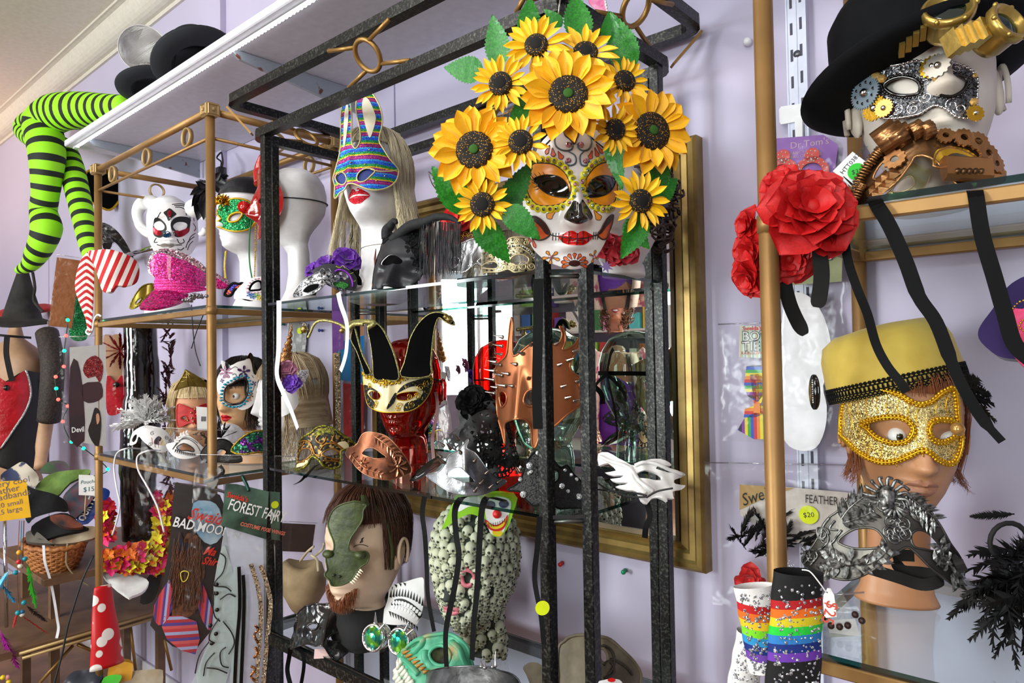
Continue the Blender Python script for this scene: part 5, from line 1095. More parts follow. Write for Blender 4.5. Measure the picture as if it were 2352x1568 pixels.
for x, y in ((455,275),(450,335),(445,390),(440,460),(410,440),(400,500),(450,530),(490,520),(390,560),(415,610),(520,600),(470,600),(585,385),(635,325),(540,455),(620,550),(800,320),(920,370),(880,430),(820,460),(840,605),(940,570),(870,680),(925,700),(390,650)):
 u, v=S.px(ZK(x, y))[0];n_=(S(u, v, .01)-S(u, v)).normalized();spike(b := MB(), S(u, v, 0),(n_+S.U*(.4 if x > 600 else -.5)+S.W*.3).normalized(),.0042, R_.uniform(.014,.024),10);b.build('spike', mat('polished steel stud', 'a8a29c', .12,1), t)
MB().tube([S(u, v, .001) for u, v in cr(S.px(ZK(480,640,500,590,540,520,580,440,640,360)),5, False)],[.004]*21,8, flat=.4).build('brow_ridge', brn, t) if 0 else None
strap(t, [H.pt(th, .018,.002,0,0) for th in (1.4,1.8,2.2,2.6,3.0,3.14)],.010, blkrib, side=V((0,0,1)));strap(t, [H.pt(-th, .018,.002,0,0) for th in (1.4,1.8,2.2,2.6,3.0,3.14)],.010, blkrib, side=V((0,0,1)))
bk=H.pt(PI, .015,.004,0,0);ux=H.U
for dx, L in ((-.05,.11),(.035,.14),(.06,.06)): strap(t, [bk, bk+ux*dx*.5-V((0,-.012, L*.2)), bk+ux*dx-V((0,-.015, L*.6)), bk+ux*dx*1.1-V((0,-.012, L))],.011, blkrib)
strap(t, [bk, bk+ux*.02+V((0,.01,.045)), bk+ux*.03+V((0,.01,.06))],.012, blkrib)
# black rhinestone lace mask at the corner
S=Surf(atY(1258,1120,.925),10,12,0, R=.075, nose=(.010,.02,-.04,.010))
o=ZK(480,1292,560,1238,600,1130,640,1060,700,1022,760,1058,830,1140,880,1128,925,1190,978,1250,1000,1300,1000,1400,900,1412,810,1410,765,1330,705,1300,695,1380,650,1394,600,1352,560,1302)
t=mask('rhinestone_mask', 'black lace eye mask scattered with clear rhinestones behind the two corner posts', S, o, [ZK(730,1180,770,1150,820,1170,815,1230,760,1240)], mat('black glitter lace', '050607', .5,.1, glit=700, bs=260, bd=.7), edge=blklace, er=.0016, res=.004)
b=MB()
for x, y, r in ((630,1130,.0055),(590,1320,.0055),(625,1180,.003),(570,1140,.0022),(685,1045,.004),(570,1220,.0035),(860,1160,.0025),(900,1190,.003),(935,1220,.003),(840,1265,.0045),(950,1335,.005),(640,1170,.003),(880,1300,.003)): u, v=S.px(ZK(x, y))[0];gem(b, S(u, v, .002), S.N, r*1.1,10)
b.build('rhinestone', gemw, t, smooth=False, kind='stuff')
# white dragon bone mask
bone=mat('white resin bone', 'e6e4e2', .3, bs=40, bd=.3, coat=.2)
S=Surf(atY(1470,1082,.955),10,30,3, R=.12, ex=lambda u, v: .006*noise.noise(V((u*60, v*60,3))))
o=ZK(1085,1050,1150,1040,1220,1080,1280,1110,1332,1128,1380,1100,1440,1085,1500,1084,1560,1108,1572,1130,1500,1128,1470,1148,1520,1165,1580,1175,1640,1170,1668,1190,1640,1208,1592,1226,1602,1250,1668,1260,1640,1290,1582,1302,1592,1350,1545,1342,1548,1368,1490,1340,1440,1350,1415,1382,1370,1360,1340,1302,1280,1292,1200,1270,1262,1256,1282,1242,1205,1240,1165,1218,1232,1210,1252,1192,1185,1196,1130,1176,1205,1162,1150,1112,1090,1130)
t=mask('bone_mask', 'white horned dragon skull mask of resin at the right end of the middle shelf', S, o, [ZK(1340,1182,1400,1156,1462,1172,1512,1202,1500,1226,1420,1216,1352,1210)], bone, t=.006, sm=2, res=.005)
for p in (((1100,1070),(1200,1110),(1300,1150),(1380,1250),(1450,1300)),((1330,1130),(1420,1110),(1540,1150),(1640,1190)),((1300,1140),(1310,1200),(1340,1260),(1400,1320))): MB().tube(onS(S, cr(S.px(ZK(*[c for q in p for c in q])),5, False),.001),.005,8, flat=.6).build('bone_ridge', bone, t)
cord=mat('black elastic cord', '111214', .6)
for q in (aYs(1375,1110,1.0,1400,1125,.97,1430,1130,.95,1465,1133,.935,1484,1138,.93), aYs(1374,1124,.98,1410,1128,.96,1445,1140,.94,1485,1141,.93), aYs(1485,1142,.925,1510,1128,.925,1545,1121,.93), aYs(1400,1105,.99,1408,1118,.97,1396,1130,.965)): MB().tube(cv(q, 6),.0016,6).build('elastic_cord', cord, t)
# ribbons trailing from the shelves
hang('black_ribbon', 'wide black satin ribbon hanging down in front of the bronze mask', aYs(1237,640,.868,1236,720,.866,1235,800,.866,1233,900,.868,1236,985,.87),.0165, blkrib, V((1,.4,0)))
for i, (q, lab, w) in enumerate(((aYs(975,1140,.885,970,1180,.882,976,1230,.88,980,1300,.88,983,1370,.875,997,1450,.87), 'black ribbon hanging straight in front of the white teeth bandana', .010),(aYs(1098,1137,.93,1062,1143,.885,1045,1172,.88,1048,1230,.878,1054,1280,.875,1042,1360,.87,1024,1450,.865,1026,1535,.86), 'black ribbon looping over the shelf edge left of the clown card', .0115),(aYs(1160,1150,.92,1122,1143,.885,1108,1165,.88,1102,1235,.878,1096,1350,.875,1088,1435,.87,1084,1515,.865), 'black ribbon hanging from the shelf edge right of the clown card', .0115),(aYs(1240,1186,.872,1234,1260,.87,1228,1330,.868,1242,1410,.866,1249,1480,.865), 'black ribbon hanging beside the corner post with a yellow sticker', .009))):
 hang('black_ribbon', lab, q, w, blkrib, V((1,.55,.1)), tw=.5)
S=Surf(atY(1246,1396,.862),10,0);props(patch(S, ell(0,0,.0115), yst, name='price_sticker', t=.0003, sm=0, res=.02, cat='sticker', label='fluorescent yellow round sticker on the corner post of the black rack'))
hang('black_ribbon', 'short black ribbon hanging below the white bone mask', aYs(1485,1150,.95,1493,1185,.945,1484,1210,.94,1481,1235,.94),.009, blkrib, V((1,.4,0)))
# ================================================================ BLACK RACK, BOTTOM SHELF
ZS3=-.655
skin=mat('pale painted plaster skin', 'dcbfa6', .5, c2='d3b39a', ns=14);brnh=hairm('chestnut brown hair', '331a10', '5b3120', .45);ging=hairm('ginger hair', '5e2f14', '93512a', .45)
H=head('mannequin_head', 'male mannequin head with pen marks and ginger goatee in the bottom of the black rack', 838,1250,1.0,-38,4,0,1.13, ZS3, skin, ears=True, wd=1.0)
for sg in (1,): MB().tube([H.pt(sg*.42+q*.06,.012+.005*math.sin(q/6*PI),.0008) for q in range(7)],.0007,4).build('pen_eyebrow', inkm, H.t)
MB().tube([H.pt(.62,.028,.001), H.pt(.66,.022,.001), H.pt(.60,.020,.001), H.pt(.66,.030,.001)],.0012,4).build('pen_mark', inkm, H.t)
b=MB();rr=random.Random(1)
for i in range(420):
 th=rr.uniform(-.62,.62);v=-.104+.028*abs(th)/.62+rr.uniform(-.018,.012) ;p=H.pt(th, v, 0,0);n_=(H.pt(th, v, .01,0)-p).normalized();b.tube([p, p+n_*.006-V((0,0,.004)), p+n_*.008-V((0,0,.013))],[.0008,.0007,.0002],3, caps=False)
b.build('goatee', ging, H.t)
b=MB().lathe([(.055,0),(.068,.02),(.064,.055),(.052,.085)],(H.O.x, H.O.y-.0, ZS3+.001),(0,0,1),28, fn=lambda r, h, q: (r*(1.12+.05*math.sin(q*5)), h));b.build('black_cloth', mat('black cloth', '101012', .9, bs=60, bd=.4), None, label='black cloth wrapped round the neck base of the male head', cat='cloth')
wigthing(H, 'short chestnut brown wig with straggly fringe under the dinosaur mask', .004, brnh, n=900, face=68, vf=.052, k0=1.05, seed=11, vside=-.035, fringe=1, r=.0012)
S=onhead(H, .030,.095, nose=(.030,.0,-.075,.022), dv=0)
dgr=mat('moulded green dinosaur skin', '2c3617', .45, c2='485428', ns=34, bs=90, bd=.5)
o=ZL(560,140,640,115,700,108,775,135,752,180,742,260,690,345,652,400,632,465,642,508,700,516,768,510,797,545,780,600,742,628,716,652,690,692,660,735,600,772,540,786,495,780,478,742,446,712,442,688,462,655,450,560,478,512,512,500,512,430,480,350,467,280,500,190)
t=mask('dinosaur_mask', 'green dinosaur half mask with open jaw and small teeth on the male head', S, o, [], dgr, edge=dgr, er=.002, ehole=False, t=.003, res=.005)
for x, y, dx in ((655,740,4),(668,722,6),(680,705,8),(692,688,10),(704,670,10),(716,655,8),(640,752,3)): u, v=S.px(ZL(x, y))[0];MB().cone(S(u, v, -.004), S(u, v, .004)+S.U*.012-S.W*.004,.0035,6).build('tooth', mat('ivory tooth', 'e6ddc2', .4), t)
MB().ribbon(cv([S(*S.px(ZL(772,140))[0]), ]+[H.pt(th, v, .006,0,0) for th, v in ((.5,.108),(.9,.09),(1.2,.05),(1.35,.0),(1.4,-.04))],5),.014, list(V(H.N) for _ in range(26)),.004).build('headband', dgr, t)
for x, y in ((515,700),(560,712)): u, v=S.px(ZL(x, y))[0];MB().ball(S(u, v, .001),.0045,10,(1,1,.7)).build('nostril', mat('dark green recess', '232c12', .6), t)
for x, y in ((470,530),(720,540)): u, v=S.px(ZL(x, y))[0];MB().ball(S(u, v, .002),.011,12,(1.3,1,.8)).build('eye_ridge', dgr, t)
# shiny black half mask at the front left
S=Surf(atY(752,1445,.915),-18,35,0, R=.11, nose=(.025,.03,-.04,.014), ex=lambda u, v: .006*noise.noise(V((u*40, v*40,1))))
o=ZL(220,1020,262,970,330,940,430,934,540,930,640,960,720,1020,770,1090,780,1155,750,1235,730,1290,700,1312,660,1292,600,1342,540,1386,480,1342,430,1272,370,1270,300,1250,230,1272,160,1292,150,1250,180,1150,192,1080)
t=mask('skull_mask', 'glossy black moulded half mask at the front left of the bottom black shelf', S, o, [ZL(490,1182,560,1160,632,1166,642,1200,560,1230,468,1226), ZL(300,1110,350,1085,388,1100,370,1135,320,1140)], blkpl, edge=blkpl, er=.0022, t=.003, res=.005)
strap(t, [S(*S.px(ZL(165,1285))[0]), ]+aYs(664,1510,.885,660,1540,.882,668,1575,.88),.010, blkrib);strap(t, [S(*S.px(ZL(200,1275))[0]), ]+aYs(695,1500,.885,698,1530,.882,690,1580,.88),.008, blkrib)
patch(Surf(atY(748,1500,.90),-10,30), rect(0,0,.05,.02), mat('pale pink card', 'd9b6b4', .6), name='price_card', par=t, t=.0004, sm=0, res=.02)
# teeth bandana
S=Surf(atY(930,1385,1.02),-25,10,22, R=.07)
o=ZL(1060,762,1130,740,1200,722,1235,730,1238,800,1240,900,1215,1020,1170,1112,1100,1100,1000,1102,910,1088,886,1050,925,960,950,880,965,800)
t=mask('skull_bandana', 'white snood printed with black jaws and rows of teeth beside the skull-covered head', S, o, [], mat('white jersey', 'eeeeee', .7, bs=300, bd=.1), edge=None, cat='scarf', base='cloth', t=.004)
b1=S.px(ZL(975,935,1000,900,1060,890,1120,915,1180,960,1225,1010,1200,1050,1160,1000,1100,955,1040,940,1000,950));patch(S, b1, inkm, name='printed_mouth', par=t, h=.0008, t=.0006)
zz=MB()
for (x0, y0, x1, y1, n_, d, wd_) in ((960,880,1235,950,12,-62,18),(955,985,1190,1115,11,48,18),(960,800,1100,760,4,30,24)):
 for i in range(n_):
  f=(i+.5)/n_;cx=x0+(x1-x0)*f;cy=y0+(y1-y0)*f-40*math.sin(PI*f)*(1 if d < 0 else .3);q=S.px(ZL(cx-wd_/2, cy, cx+wd_/2, cy+6, cx+8, cy+d));zz.add([S(u, v, .001) for u, v in q],[(0,1,2) if d < 0 else (0,2,1)])
zz.build('printed_spikes', inkm, t, smooth=False, kind='stuff')
wt=mat('printed white tooth', 'f4f4f2', .6)
for (x0, y0, x1, y1, n_, wv) in ((985,920,1215,1020,10,-22),(985,950,1190,1060,9,-16)):
 for i in range(n_):
  f=(i+.5)/n_;cx=x0+(x1-x0)*f;cy=y0+(y1-y0)*f+wv*math.sin(PI*f)*1.5;u, v=S.px(ZL(cx, cy))[0];patch(S, [(u+a*.0032, v+c*.0042) for a, c in ((-1,-.8),(-.6,-1),(.6,-1),(1,-.8),(1,.8),(.6,1),(-.6,1),(-1,.8))], wt, name='tooth', par=t, h=.0016, t=.0006, sm=0, res=.02)
# skull covered head
sk1=mat('aged bone latex', 'cfd2b6', .5, c2='6f7a68', ns=120, ramp=(.45,.8), bs=200, bd=.4);skd=mat('dark latex recess', '2c332e', .8)
bb=MB();bb.ball((0,.18,.30),.52,10,(.92,1,.8));bb.ball((0,-.42,.28),.34,8,(.9,.9,.7))
for s_ in (-1,1): bb.ball((s_*.21,.10,.60),.155,7,(1,.9,.6), mi=1);bb.ball((s_*.34,-.12,.44),.13,6)
bb.ball((0,-.13,.64),.075,5,(.7,1,.6), mi=1)
for i in range(5): bb.box((-.18+.09*i, -.36,.55-.04*abs(i-2)),(.07,.12,.06));bb.box((-.16+.08*i, -.52,.50-.04*abs(i-2)),(.06,.10,.06))
bb.box((0,-.44,.52),(.44,.03,.06), mi=1)
so=bb.build('skull', [sk1, skd]);skm=so.data;bpy.data.objects.remove(so)
for v_ in skm.vertices: pass
H=head('latex_skull_head', 'bust covered all over in small bone coloured skulls on the bottom black shelf', 1088,1290,1.10,-35,-4,0,1.02, ZS3, skd, wd=1.12, cat='mannequin head')
rr=random.Random(21);pts=[];tries=0
while len(pts) < 298 and tries < 30000:
 tries += 1;th=rr.uniform(-PI, PI);v=rr.uniform(-.31,.115)
 if rr.random() > _ht(v, _ST)[0]/.085+.1: continue
 p=H.pt(th, v, 0,0,.6)
 if p.z < ZS3+.008: continue
 if abs(th-.45) < .16 and abs(v) < .018 or (abs(th) < .22 and abs(v+.07) < .010): continue
 ok=all((p-q[0]).length > .0190 for q in pts)
 if ok: pts.append((p, th, v))
for p, th, v in pts:
 z=(H.pt(th, v, .01,0,.6)-p).normalized();y=V((rr.uniform(-.4,.4), rr.uniform(-.4,.4),1));y=(y-z*y.dot(z)).normalized();x=y.cross(z);k=rr.uniform(.0225,.0285)
 inst('skull', skm, H.t, Matrix.Translation(p-z*.006) @ Matrix((x, y, z)).transposed().to_4x4() @ Matrix.Scale(k, 4))
for th, v, w, h_ in ((.45,0,.014,.017),(.0,-.07,.02,.006)): MB().tube([H.pt(th+.16*math.cos(q)*(w/.014), v+h_*math.sin(q),.004,0,.6) for q in [i*PI/8 for i in range(16)]],.005,6, True).build('pink_eye_rim', mat('raw pink latex', 'c9707c', .5, bs=80, bd=.5), H.t)
# clown card packet
S=Surf(atY(1095,1195,.99),-3,0,0);t=T('clown_packet', 'lime green packet with a grinning clown face hanging behind the shelf edge', 'packet', S(0,.03))
lim=mat('lime green print', '8fd020', .4);cpz=lambda pts, m, nm, h, **k: patch(S, S.px(pts), m, name=nm, par=t, h=h, t=.0006, res=.01, **k)
cpz(ZL(1380,335,1420,240,1470,125,1540,40,1960,40,1955,200,1905,330,1850,392,1775,372,1740,262,1690,235,1600,212,1500,258,1440,300), lim, 'printed_card', 0)
cpz(ZL(1490,150,1540,90,1680,70,1690,140,1600,150,1520,190), mat('white print', 'f2f2f0', .5), 'printed_panel', .0008)
cpz(ZL(1728,150,1738,240,1758,330,1782,370,1850,385,1888,330,1920,220,1938,110,1850,70,1750,90), mat('white print', 'f2f2f0', .5), 'clown_face', .0009)
cpz(ZL(1732,252,1780,290,1830,295,1880,260,1912,214,1900,290,1860,340,1800,345,1755,320), mat('red print', 'd01818', .4), 'mouth', .0018);cpz(ZL(1745,270,1790,302,1835,305,1880,272,1902,240,1880,300,1840,325,1800,328,1765,308), mat('yellow print', 'e6c81c', .4), 'teeth', .0026)
b=MB()
for i in range(8): x=1758+i*18;y=296+10*math.sin(i/7*PI)-i*5;b.tube(onS(S, S.px(ZL(x, y-16, x+3, y+14)),.0032),.0006,4)
b.build('tooth_lines', inkm, t, kind='stuff')
u, v=S.px(ZL(1825,208))[0];MB().ball(S(u, v, .003),.0088,14,(1,1,1)).build('red_nose', mat('red print', 'd01818', .4), t)
for x, y in ((1772,135),(1880,128)): u, v=S.px(ZL(x, y))[0];patch(S, ell(u, v, .010,.008), mat('violet print', '3c2c66', .4), name='eye_paint', par=t, h=.0016, t=.0005, sm=0, res=.02)
cpz(ZL(1790,345,1850,335,1868,360,1850,388,1800,378), mat('yellow print', 'e6c81c', .4), 'collar', .0015)
# spiked goggles
t=T('spiked_goggles', 'chrome spiked goggles with iridescent green lenses on the bottom shelf', 'goggles', atY(890,1490,.92))
irg=mat('iridescent green lens', '0f9a86', .08,.85, c2='7fe03a', ns=55, ramp=(.45,.6), coat=1)
for (x, y, Y_, yw, spk) in ((857,1464,.905,-38,((858,1420),(892,1414))),(916,1473,.93,-38,((955,1436),(930,1440)))):
 q=Surf(atY(x, y, Y_), yw, 12);c=q.P;b=MB().lathe([(.0255,-.030),(.0265,-.022),(.0245,-.020),(.0245,-.008),(.0275,-.006),(.0285,-.001),(.027,.003),(.0235,.003),(.023,0)], c, q.N, 32);g=b.build('goggle_ring', chrome, t)
 MB().lathe([(.0235,0),(.019,.004),(.010,.0062),(0,.0065)], c, q.N, 12).build('lens', irg, g, smooth=False)
 for (sx_, sy_) in spk: d=(atY(sx_, sy_, Y_)-c);d=(d-q.N*.1*0).normalized();spike(b := MB(), c+d*.027-q.N*.006, d, .0045,.026,12);b.build('spike', chrome, g)
 b=MB()
 for i in range(10): a=2*PI*i/10;b.ball(c+q.U*.0262*math.cos(a)+q.W*.0262*math.sin(a)-q.N*.014,.0016,6)
 b.build('stud', chrome, g, kind='stuff')
strap(t, [q.P+q.U*.026-q.N*.015, q.P+q.U*.05-q.N*.05, q.P+q.U*.03-q.N*.10],.018, blkrib, 'elastic_strap', V((0,0,1)))
# green verdigris skull mask
S=Surf(atY(975,1530,.90),-38,28,0, R=.12, ex=lambda u, v: .012*noise.noise(V((u*22, v*22,9)))+.004*noise.noise(V((u*80, v*80,2))))
vg=mat('verdigris painted latex', '49a07c', .5, c2='a8742c', ns=22, ramp=(.52,.75), bs=60, bd=.5)
o=ZL(940,1352,1000,1330,1060,1322,1110,1285,1180,1235,1250,1195,1330,1180,1430,1172,1520,1215,1590,1290,1622,1400,1640,1450,1680,1560,1700,1640,1150,1640,1100,1540,1020,1450)
t=mask('skull_mask', 'verdigris green snarling skull mask with bared teeth at the front of the bottom shelf', S, o, [ZL(1285,1320,1340,1272,1400,1272,1452,1340,1425,1420,1350,1426,1295,1385)], vg, edge=vg, er=.004, hm=mat('mossy dark cloth', '3a3f1c', .9, bs=90, bd=.8, c2='14160c', ns=60), t=.004, res=.006)
for q in (ZL(1110,1285,1160,1240,1240,1215,1200,1290,1160,1330), ZL(1460,1235,1520,1290,1560,1390,1600,1440), ZL(1050,1340,1130,1420,1200,1500), ZL(1250,1310,1270,1400,1330,1450,1420,1460)): MB().tube(onS(S, cr(S.px(q),5, False),.002),.007,8, flat=.6).build('cheek_ridge', vg, t)
for i in range(7): q=S.px(ZL(1080+i*26,1330+i*26,1130+i*26,1310+i*26));MB().tube(onS(S, q, .002),[.004,.001],6).build('snarl_crease', mat('rusty orange paint', 'a8742c', .5), t)
o2=ZL(765,1515,850,1445,895,1395,960,1440,1040,1530,1070,1640,770,1640);patch(S, S.px(o2), vg, name='lower_jaw', par=t, h=-.008, t=.01)
th_=mat('painted ivory tooth', 'e3dfcf', .4)
for k, (x0, y0, x1, y1, n_) in enumerate(((965,1352,1150,1600,9),(905,1392,1075,1600,8))):
 for i in range(n_):
  f=i/n_;x, y=x0+(x1-x0)*f+22*math.sin(PI*f), y0+(y1-y0)*f;u, v=S.px(ZL(x, y))[0];M_=S.m(u, v, .003,.72);MB().bbox(M_.to_translation(),(.016,.0075,.009),.002,(M_.to_3x3().col[0], M_.to_3x3().col[1], M_.to_3x3().col[2])).build('tooth', th_, t)
# dark marbled spiked mask in front
S=Surf(atY(1125,1568,.875),-5,45,0, R=.13)
t=mask('spiked_mask', 'dark marbled gunmetal mask with chrome spikes at the bottom edge beside the green skull', S, ZL(1222,1522,1350,1455,1550,1434,1750,1438,1850,1470,1950,1500,2010,1568,2000,1700,1300,1700),[], mat('marbled gunmetal', '2c2e30', .3,.6, c2='6c6e70', ns=30, bs=60, bd=.3), edge=silverd, er=.0015, t=.003)
for x, y, L in ((1700,1440,.016),(1790,1445,.018),(1815,1440,.028),(1728,1450,.018)): u, v=S.px(ZL(x, y))[0];spike(b := MB(), S(u, v, 0), V((.05,-.05,1)),.0035, L, 10);b.build('spike', chrome, t)
# wooden masks at the right
wdm=mat('grey brown carved mask', '6f6550', .6, c2='4a4234', ns=20, bs=70, bd=.4)
S=Surf(atY(1385,1530,1.0),15,25,8, R=.12, Rv=.2, nose=(.02,.03,-.05,.015))
o=ZM(640,1290,690,1230,740,1195,830,1180,960,1192,1060,1220,1150,1300,1250,1400,1302,1500,1290,1600,1250,1700,700,1700,640,1500)
t=mask('goblin_mask', 'grey brown wrinkled latex mask lying behind the corner posts on the bottom shelf', S, o, [ZM(962,1300,1000,1290,1035,1340,1035,1400,1000,1410,970,1370)], wdm, edge=wdm, er=.003, t=.003)
for q in (ZM(1000,1420,1060,1380,1100,1390,1180,1440,1230,1500), ZM(1045,1390,1080,1440,1070,1500,1000,1530), ZM(960,1290,1010,1270,1070,1320,1085,1420,1040,1500)): MB().tube(onS(S, cr(S.px(q),5, False),.001),.0025,6).build('wrinkle', mat('dark wrinkle paint', '2b2418', .6), t)
S=Surf(atY(1225,1545,.96),0,30,-10, R=.12);mask('driftwood_mask', 'mottled tan brown mask tip poking out left of the corner post at the bottom', S, ZM(355,1440,420,1400,500,1420,560,1500,600,1568,600,1700,450,1640,380,1500),[], wdm, t=.004)
S=Surf(atY(1365,1575,.93),10,30,0, R=.1);t=mask('clown_mask', 'white painted mask with a red spot just showing at the bottom edge', S, ZM(960,1568,1000,1545,1080,1535,1150,1560,1180,1700,960,1700),[], mat('white painted mask', 'ececec', .4), t=.003);u, v=S.px(ZM(1065,1545))[0];patch(S, ell(u, v, .007,.003), redl, name='red_spot', par=t, h=.001, t=.0004, sm=0, res=.02)
# push pins
for x, y, c_, cn in ((1293,1291,'c81e28','red'),(1437,1308,'138a5a','green'),(742,759,'1f3f8c','blue'),(655,745,'13806a','small teal')):
 p=atY(x, y, YW-.001);MB().lathe([(.0045,.004),(.005,.006),(.003,.009),(.0028,.015),(.0055,.018),(.005,.021),(0,.022)], p, (.3,-1,0),16).build('push_pin', mat(cn+' pin plastic', c_, .3), None, label=cn+' push pin stuck in the lilac wall '+('below the mirror' if y > 1000 else 'left of the jester bell'), cat='push pin')
# pouch and packet against the wall at left
S=Surf(atY(700,1300,1.13),0,0,0);pm_=mat('raw linen cloth', 'b09a78', .9, c2='94805f', ns=22, bs=300, bd=.4)
b=MB().lathe([(.01,-.085),(.05,-.08),(.075,-.04),(.078,0),(.068,.04),(.05,.05),(.046,.045)], atY(695,1330,1.13),(0,0,1),32,1,.75, fn=lambda r, h, q: (r*(1+.05*math.sin(q*3+h*30)), h+.008*math.sin(q*2)))
t=T('linen_pouch', 'beige linen drawstring pouch behind the left post of the black rack', 'pouch', atY(695,1410,1.13));b.build('pouch_body', pm_, t)
for q in (aYs(690,1288,1.07,705,1268,1.06,720,1255,1.055), aYs(715,1275,1.06,728,1285,1.055,730,1300,1.05,731,1311,1.05), aYs(725,1275,1.06,740,1262,1.055,744,1248,1.05)): MB().tube(cv(q, 5),.0035,8).build('drawstring', mat('pale cord', 'cdbfa0', .8), t)
MB().bbox(atY(640,1545,1.0),(.5,.3,.012),.003).build('lower_board', mat('board', '4a3a30', .6), None, label='dark lower board', cat='board') if 0 else None
t, S=bag('brown_packet', 'dark brown packet in crinkled film behind the male head', atY(675,1235,1.2),.13,.10,0,8);card(S, 0,0,.12,.085, mat('brown fur cloth', '3a2620', .9, bs=90, bd=.6), 'folded_costume', t, t=.01)
# ================================================================ LEFT GOLD RACK, TOP SHELF
ZL1, ZL2=.163,-.308
H=head('mannequin_head', 'white foam head behind the pink hat wearing the horned sugar skull mask', 388,522,1.10,2,2,0,1.0, ZL1, styro)
S=onhead(H, .018,.10);S.ex=lambda u, v: feat(u*.98, v*1.0,0)*1.1;S.Rv=.22
o=ZD(275,520,300,440,350,380,420,340,500,332,580,350,640,400,680,470,700,560,690,660,660,740,620,800,560,820,420,800,330,770,290,700,275,610)
t=mask('sugar_skull_mask', 'white sugar skull face mask with ram horns and red gem behind the pink sequin hat', S, o, [], whitep, res=.005)
P2=lambda pts, m, nm='painted_shape', h=.0009, **k: patch(S, S.px(pts), m, name=nm, par=t, h=h, t=.0006, res=.008, **k)
P2(ZD(285,520,300,470,360,490,400,540,395,600,350,650,290,630,280,570), inkm, 'eye_paint');P2(ZD(440,520,480,470,560,460,615,480,610,560,600,600,540,640,480,640,450,580), inkm, 'eye_paint')
rdm=mat('metallic red paint', 'a0182a', .25,.6);P2(ZD(285,560,350,590,350,630,300,620), rdm, 'red_eye_shadow', .0016);P2(ZD(475,590,590,560,595,600,540,640,490,630), rdm, 'red_eye_shadow', .0016)
P2(ZD(290,540,310,510,350,505,385,545,370,580,320,580), styro, 'eye_opening', .002);P2(ZD(460,550,490,515,540,510,585,530,570,570,500,590), styro, 'eye_opening', .002)
P2(ZD(430,385,470,415,490,440,450,470,420,500,400,460,375,425,400,405), inkm, 'forehead_diamond');P2(ZD(430,400,450,425,430,465,410,430), rdm, 'red_gem', .002)
P2(ZD(400,590,430,600,445,635,400,650,368,635), mat('deep blue nose paint', '15406a', .2,.5), 'painted_nose');P2(ZD(345,715,380,700,415,708,460,705,475,720,440,740,400,745,360,735), mat('silver lip paint', 'b9b4b0', .3,.6), 'lips')
trims(S, [S.px(ZD(*q)) for q in ((480,375,540,380,600,430,620,500),(470,360,560,365,630,420,650,500),(450,350,540,345,600,370),(495,660,520,700,560,690,550,660),(310,650,290,690,320,690),(640,520,665,560,650,590),(660,610,620,640,600,690),(650,640,600,680,575,740),(640,680,610,710,590,760),(500,750,530,760,560,740),(480,715,540,715),(345,720,315,712),(575,400,580,450),(350,420,320,470))],.0016, inkm, 'painted_scroll', t, sm=5, kind='stuff')
hw=mat('white shaggy horn', 'ecebe9', .8, bs=120, bd=.4)
for pts, rs in ((aYs(372,482,1.09,348,466,1.08,327,468,1.07,316,488,1.06,320,513,1.06,338,532,1.06),(.030,.030,.026,.021,.016,.012)),(aYs(345,540,1.06,330,532,1.05,318,522,1.05,310,514,1.05),(.014,.013,.009,.003)),(aYs(445,480,1.12,462,472,1.12,472,485,1.12,470,505,1.12),(.034,.030,.024,.012)),(aYs(472,528,1.1,466,536,1.1,456,537,1.1),(.012,.010,.003))):
 q=cv(pts, 5);n_=len(q);MB().tube(q, [rs[min(len(rs)-1, i//5)]+(rs[min(len(rs)-1, i//5+1)]-rs[min(len(rs)-1, i//5)])*((i % 5)/5) for i in range(n_)],12).build('horn', hw, t)
# pink sequin cowboy hat
pk=mat('hot pink sequins', 'e0107a', .2,.45, glit=330, c2='f03ca0', ns=60, gcol='ffd0f0', coat=.3);pk2=mat('pink sequin band', 'd8127a', .3,.4, stripes=(['d8127a', 'e8409a', 'c00c66'],.009), glit=700);irs=mat('iridescent silver beads', 'c9c2c8', .15,.85, glit=260, c2='d08a9c', ns=90, gcol='ffffff', bs=260, bd=.8)
t=T('cowboy_hat', 'hot pink sequin cowboy hat with beaded silver edges on the left rack top shelf', 'hat', atZ(400,700, ZL1))
def slabpatch(P, yaw, pit, pts, m, nm, R=.14, h=0, th_=.012, ex=None, **k): S_=Surf(P, yaw, pit, 0, R=R, ex=ex);return patch(S_, S_.px(pts), m, name=nm, par=t, h=h, t=th_, res=.012, **k)
slabpatch(atY(400,640,.99),0,10, ZD(300,1010,260,960,250,880,300,800,380,790,480,830,600,860,700,910,760,960,780,1060,700,1100,500,1060,360,1040), pk, 'crown', .12, th_=.04)
slabpatch(atY(360,612,.965),-15,5, ZD(240,960,232,880,262,800,330,755,420,748,520,775,480,830,500,880,440,900,380,960,340,1010,280,1000), irs, 'beaded_edge', .10)
slabpatch(atY(450,620,.985),10,10, ZD(420,750,560,790,700,865,760,920,880,985,975,1050,985,1075,920,1060,840,1010,740,950,600,870,500,810), irs, 'beaded_edge', .2, th_=.008)
slabpatch(atY(510,650,1.0),15,10, ZD(830,1000,900,1040,980,1095,900,1110,840,1090), pk, 'brim', .2, th_=.006)
slabpatch(atY(410,657,.96),0,5, ZD(298,1120,300,1005,420,1030,560,1050,700,1080,755,1100,755,1125,640,1135,560,1150,420,1120), pk2, 'hat_band', .12, th_=.03)
slabpatch(atY(370,685,.935),0,55, ZD(155,1268,220,1190,300,1112,420,1100,560,1140,600,1165,560,1215,450,1255,300,1285,200,1284), pk, 'brim', .25, th_=.008)
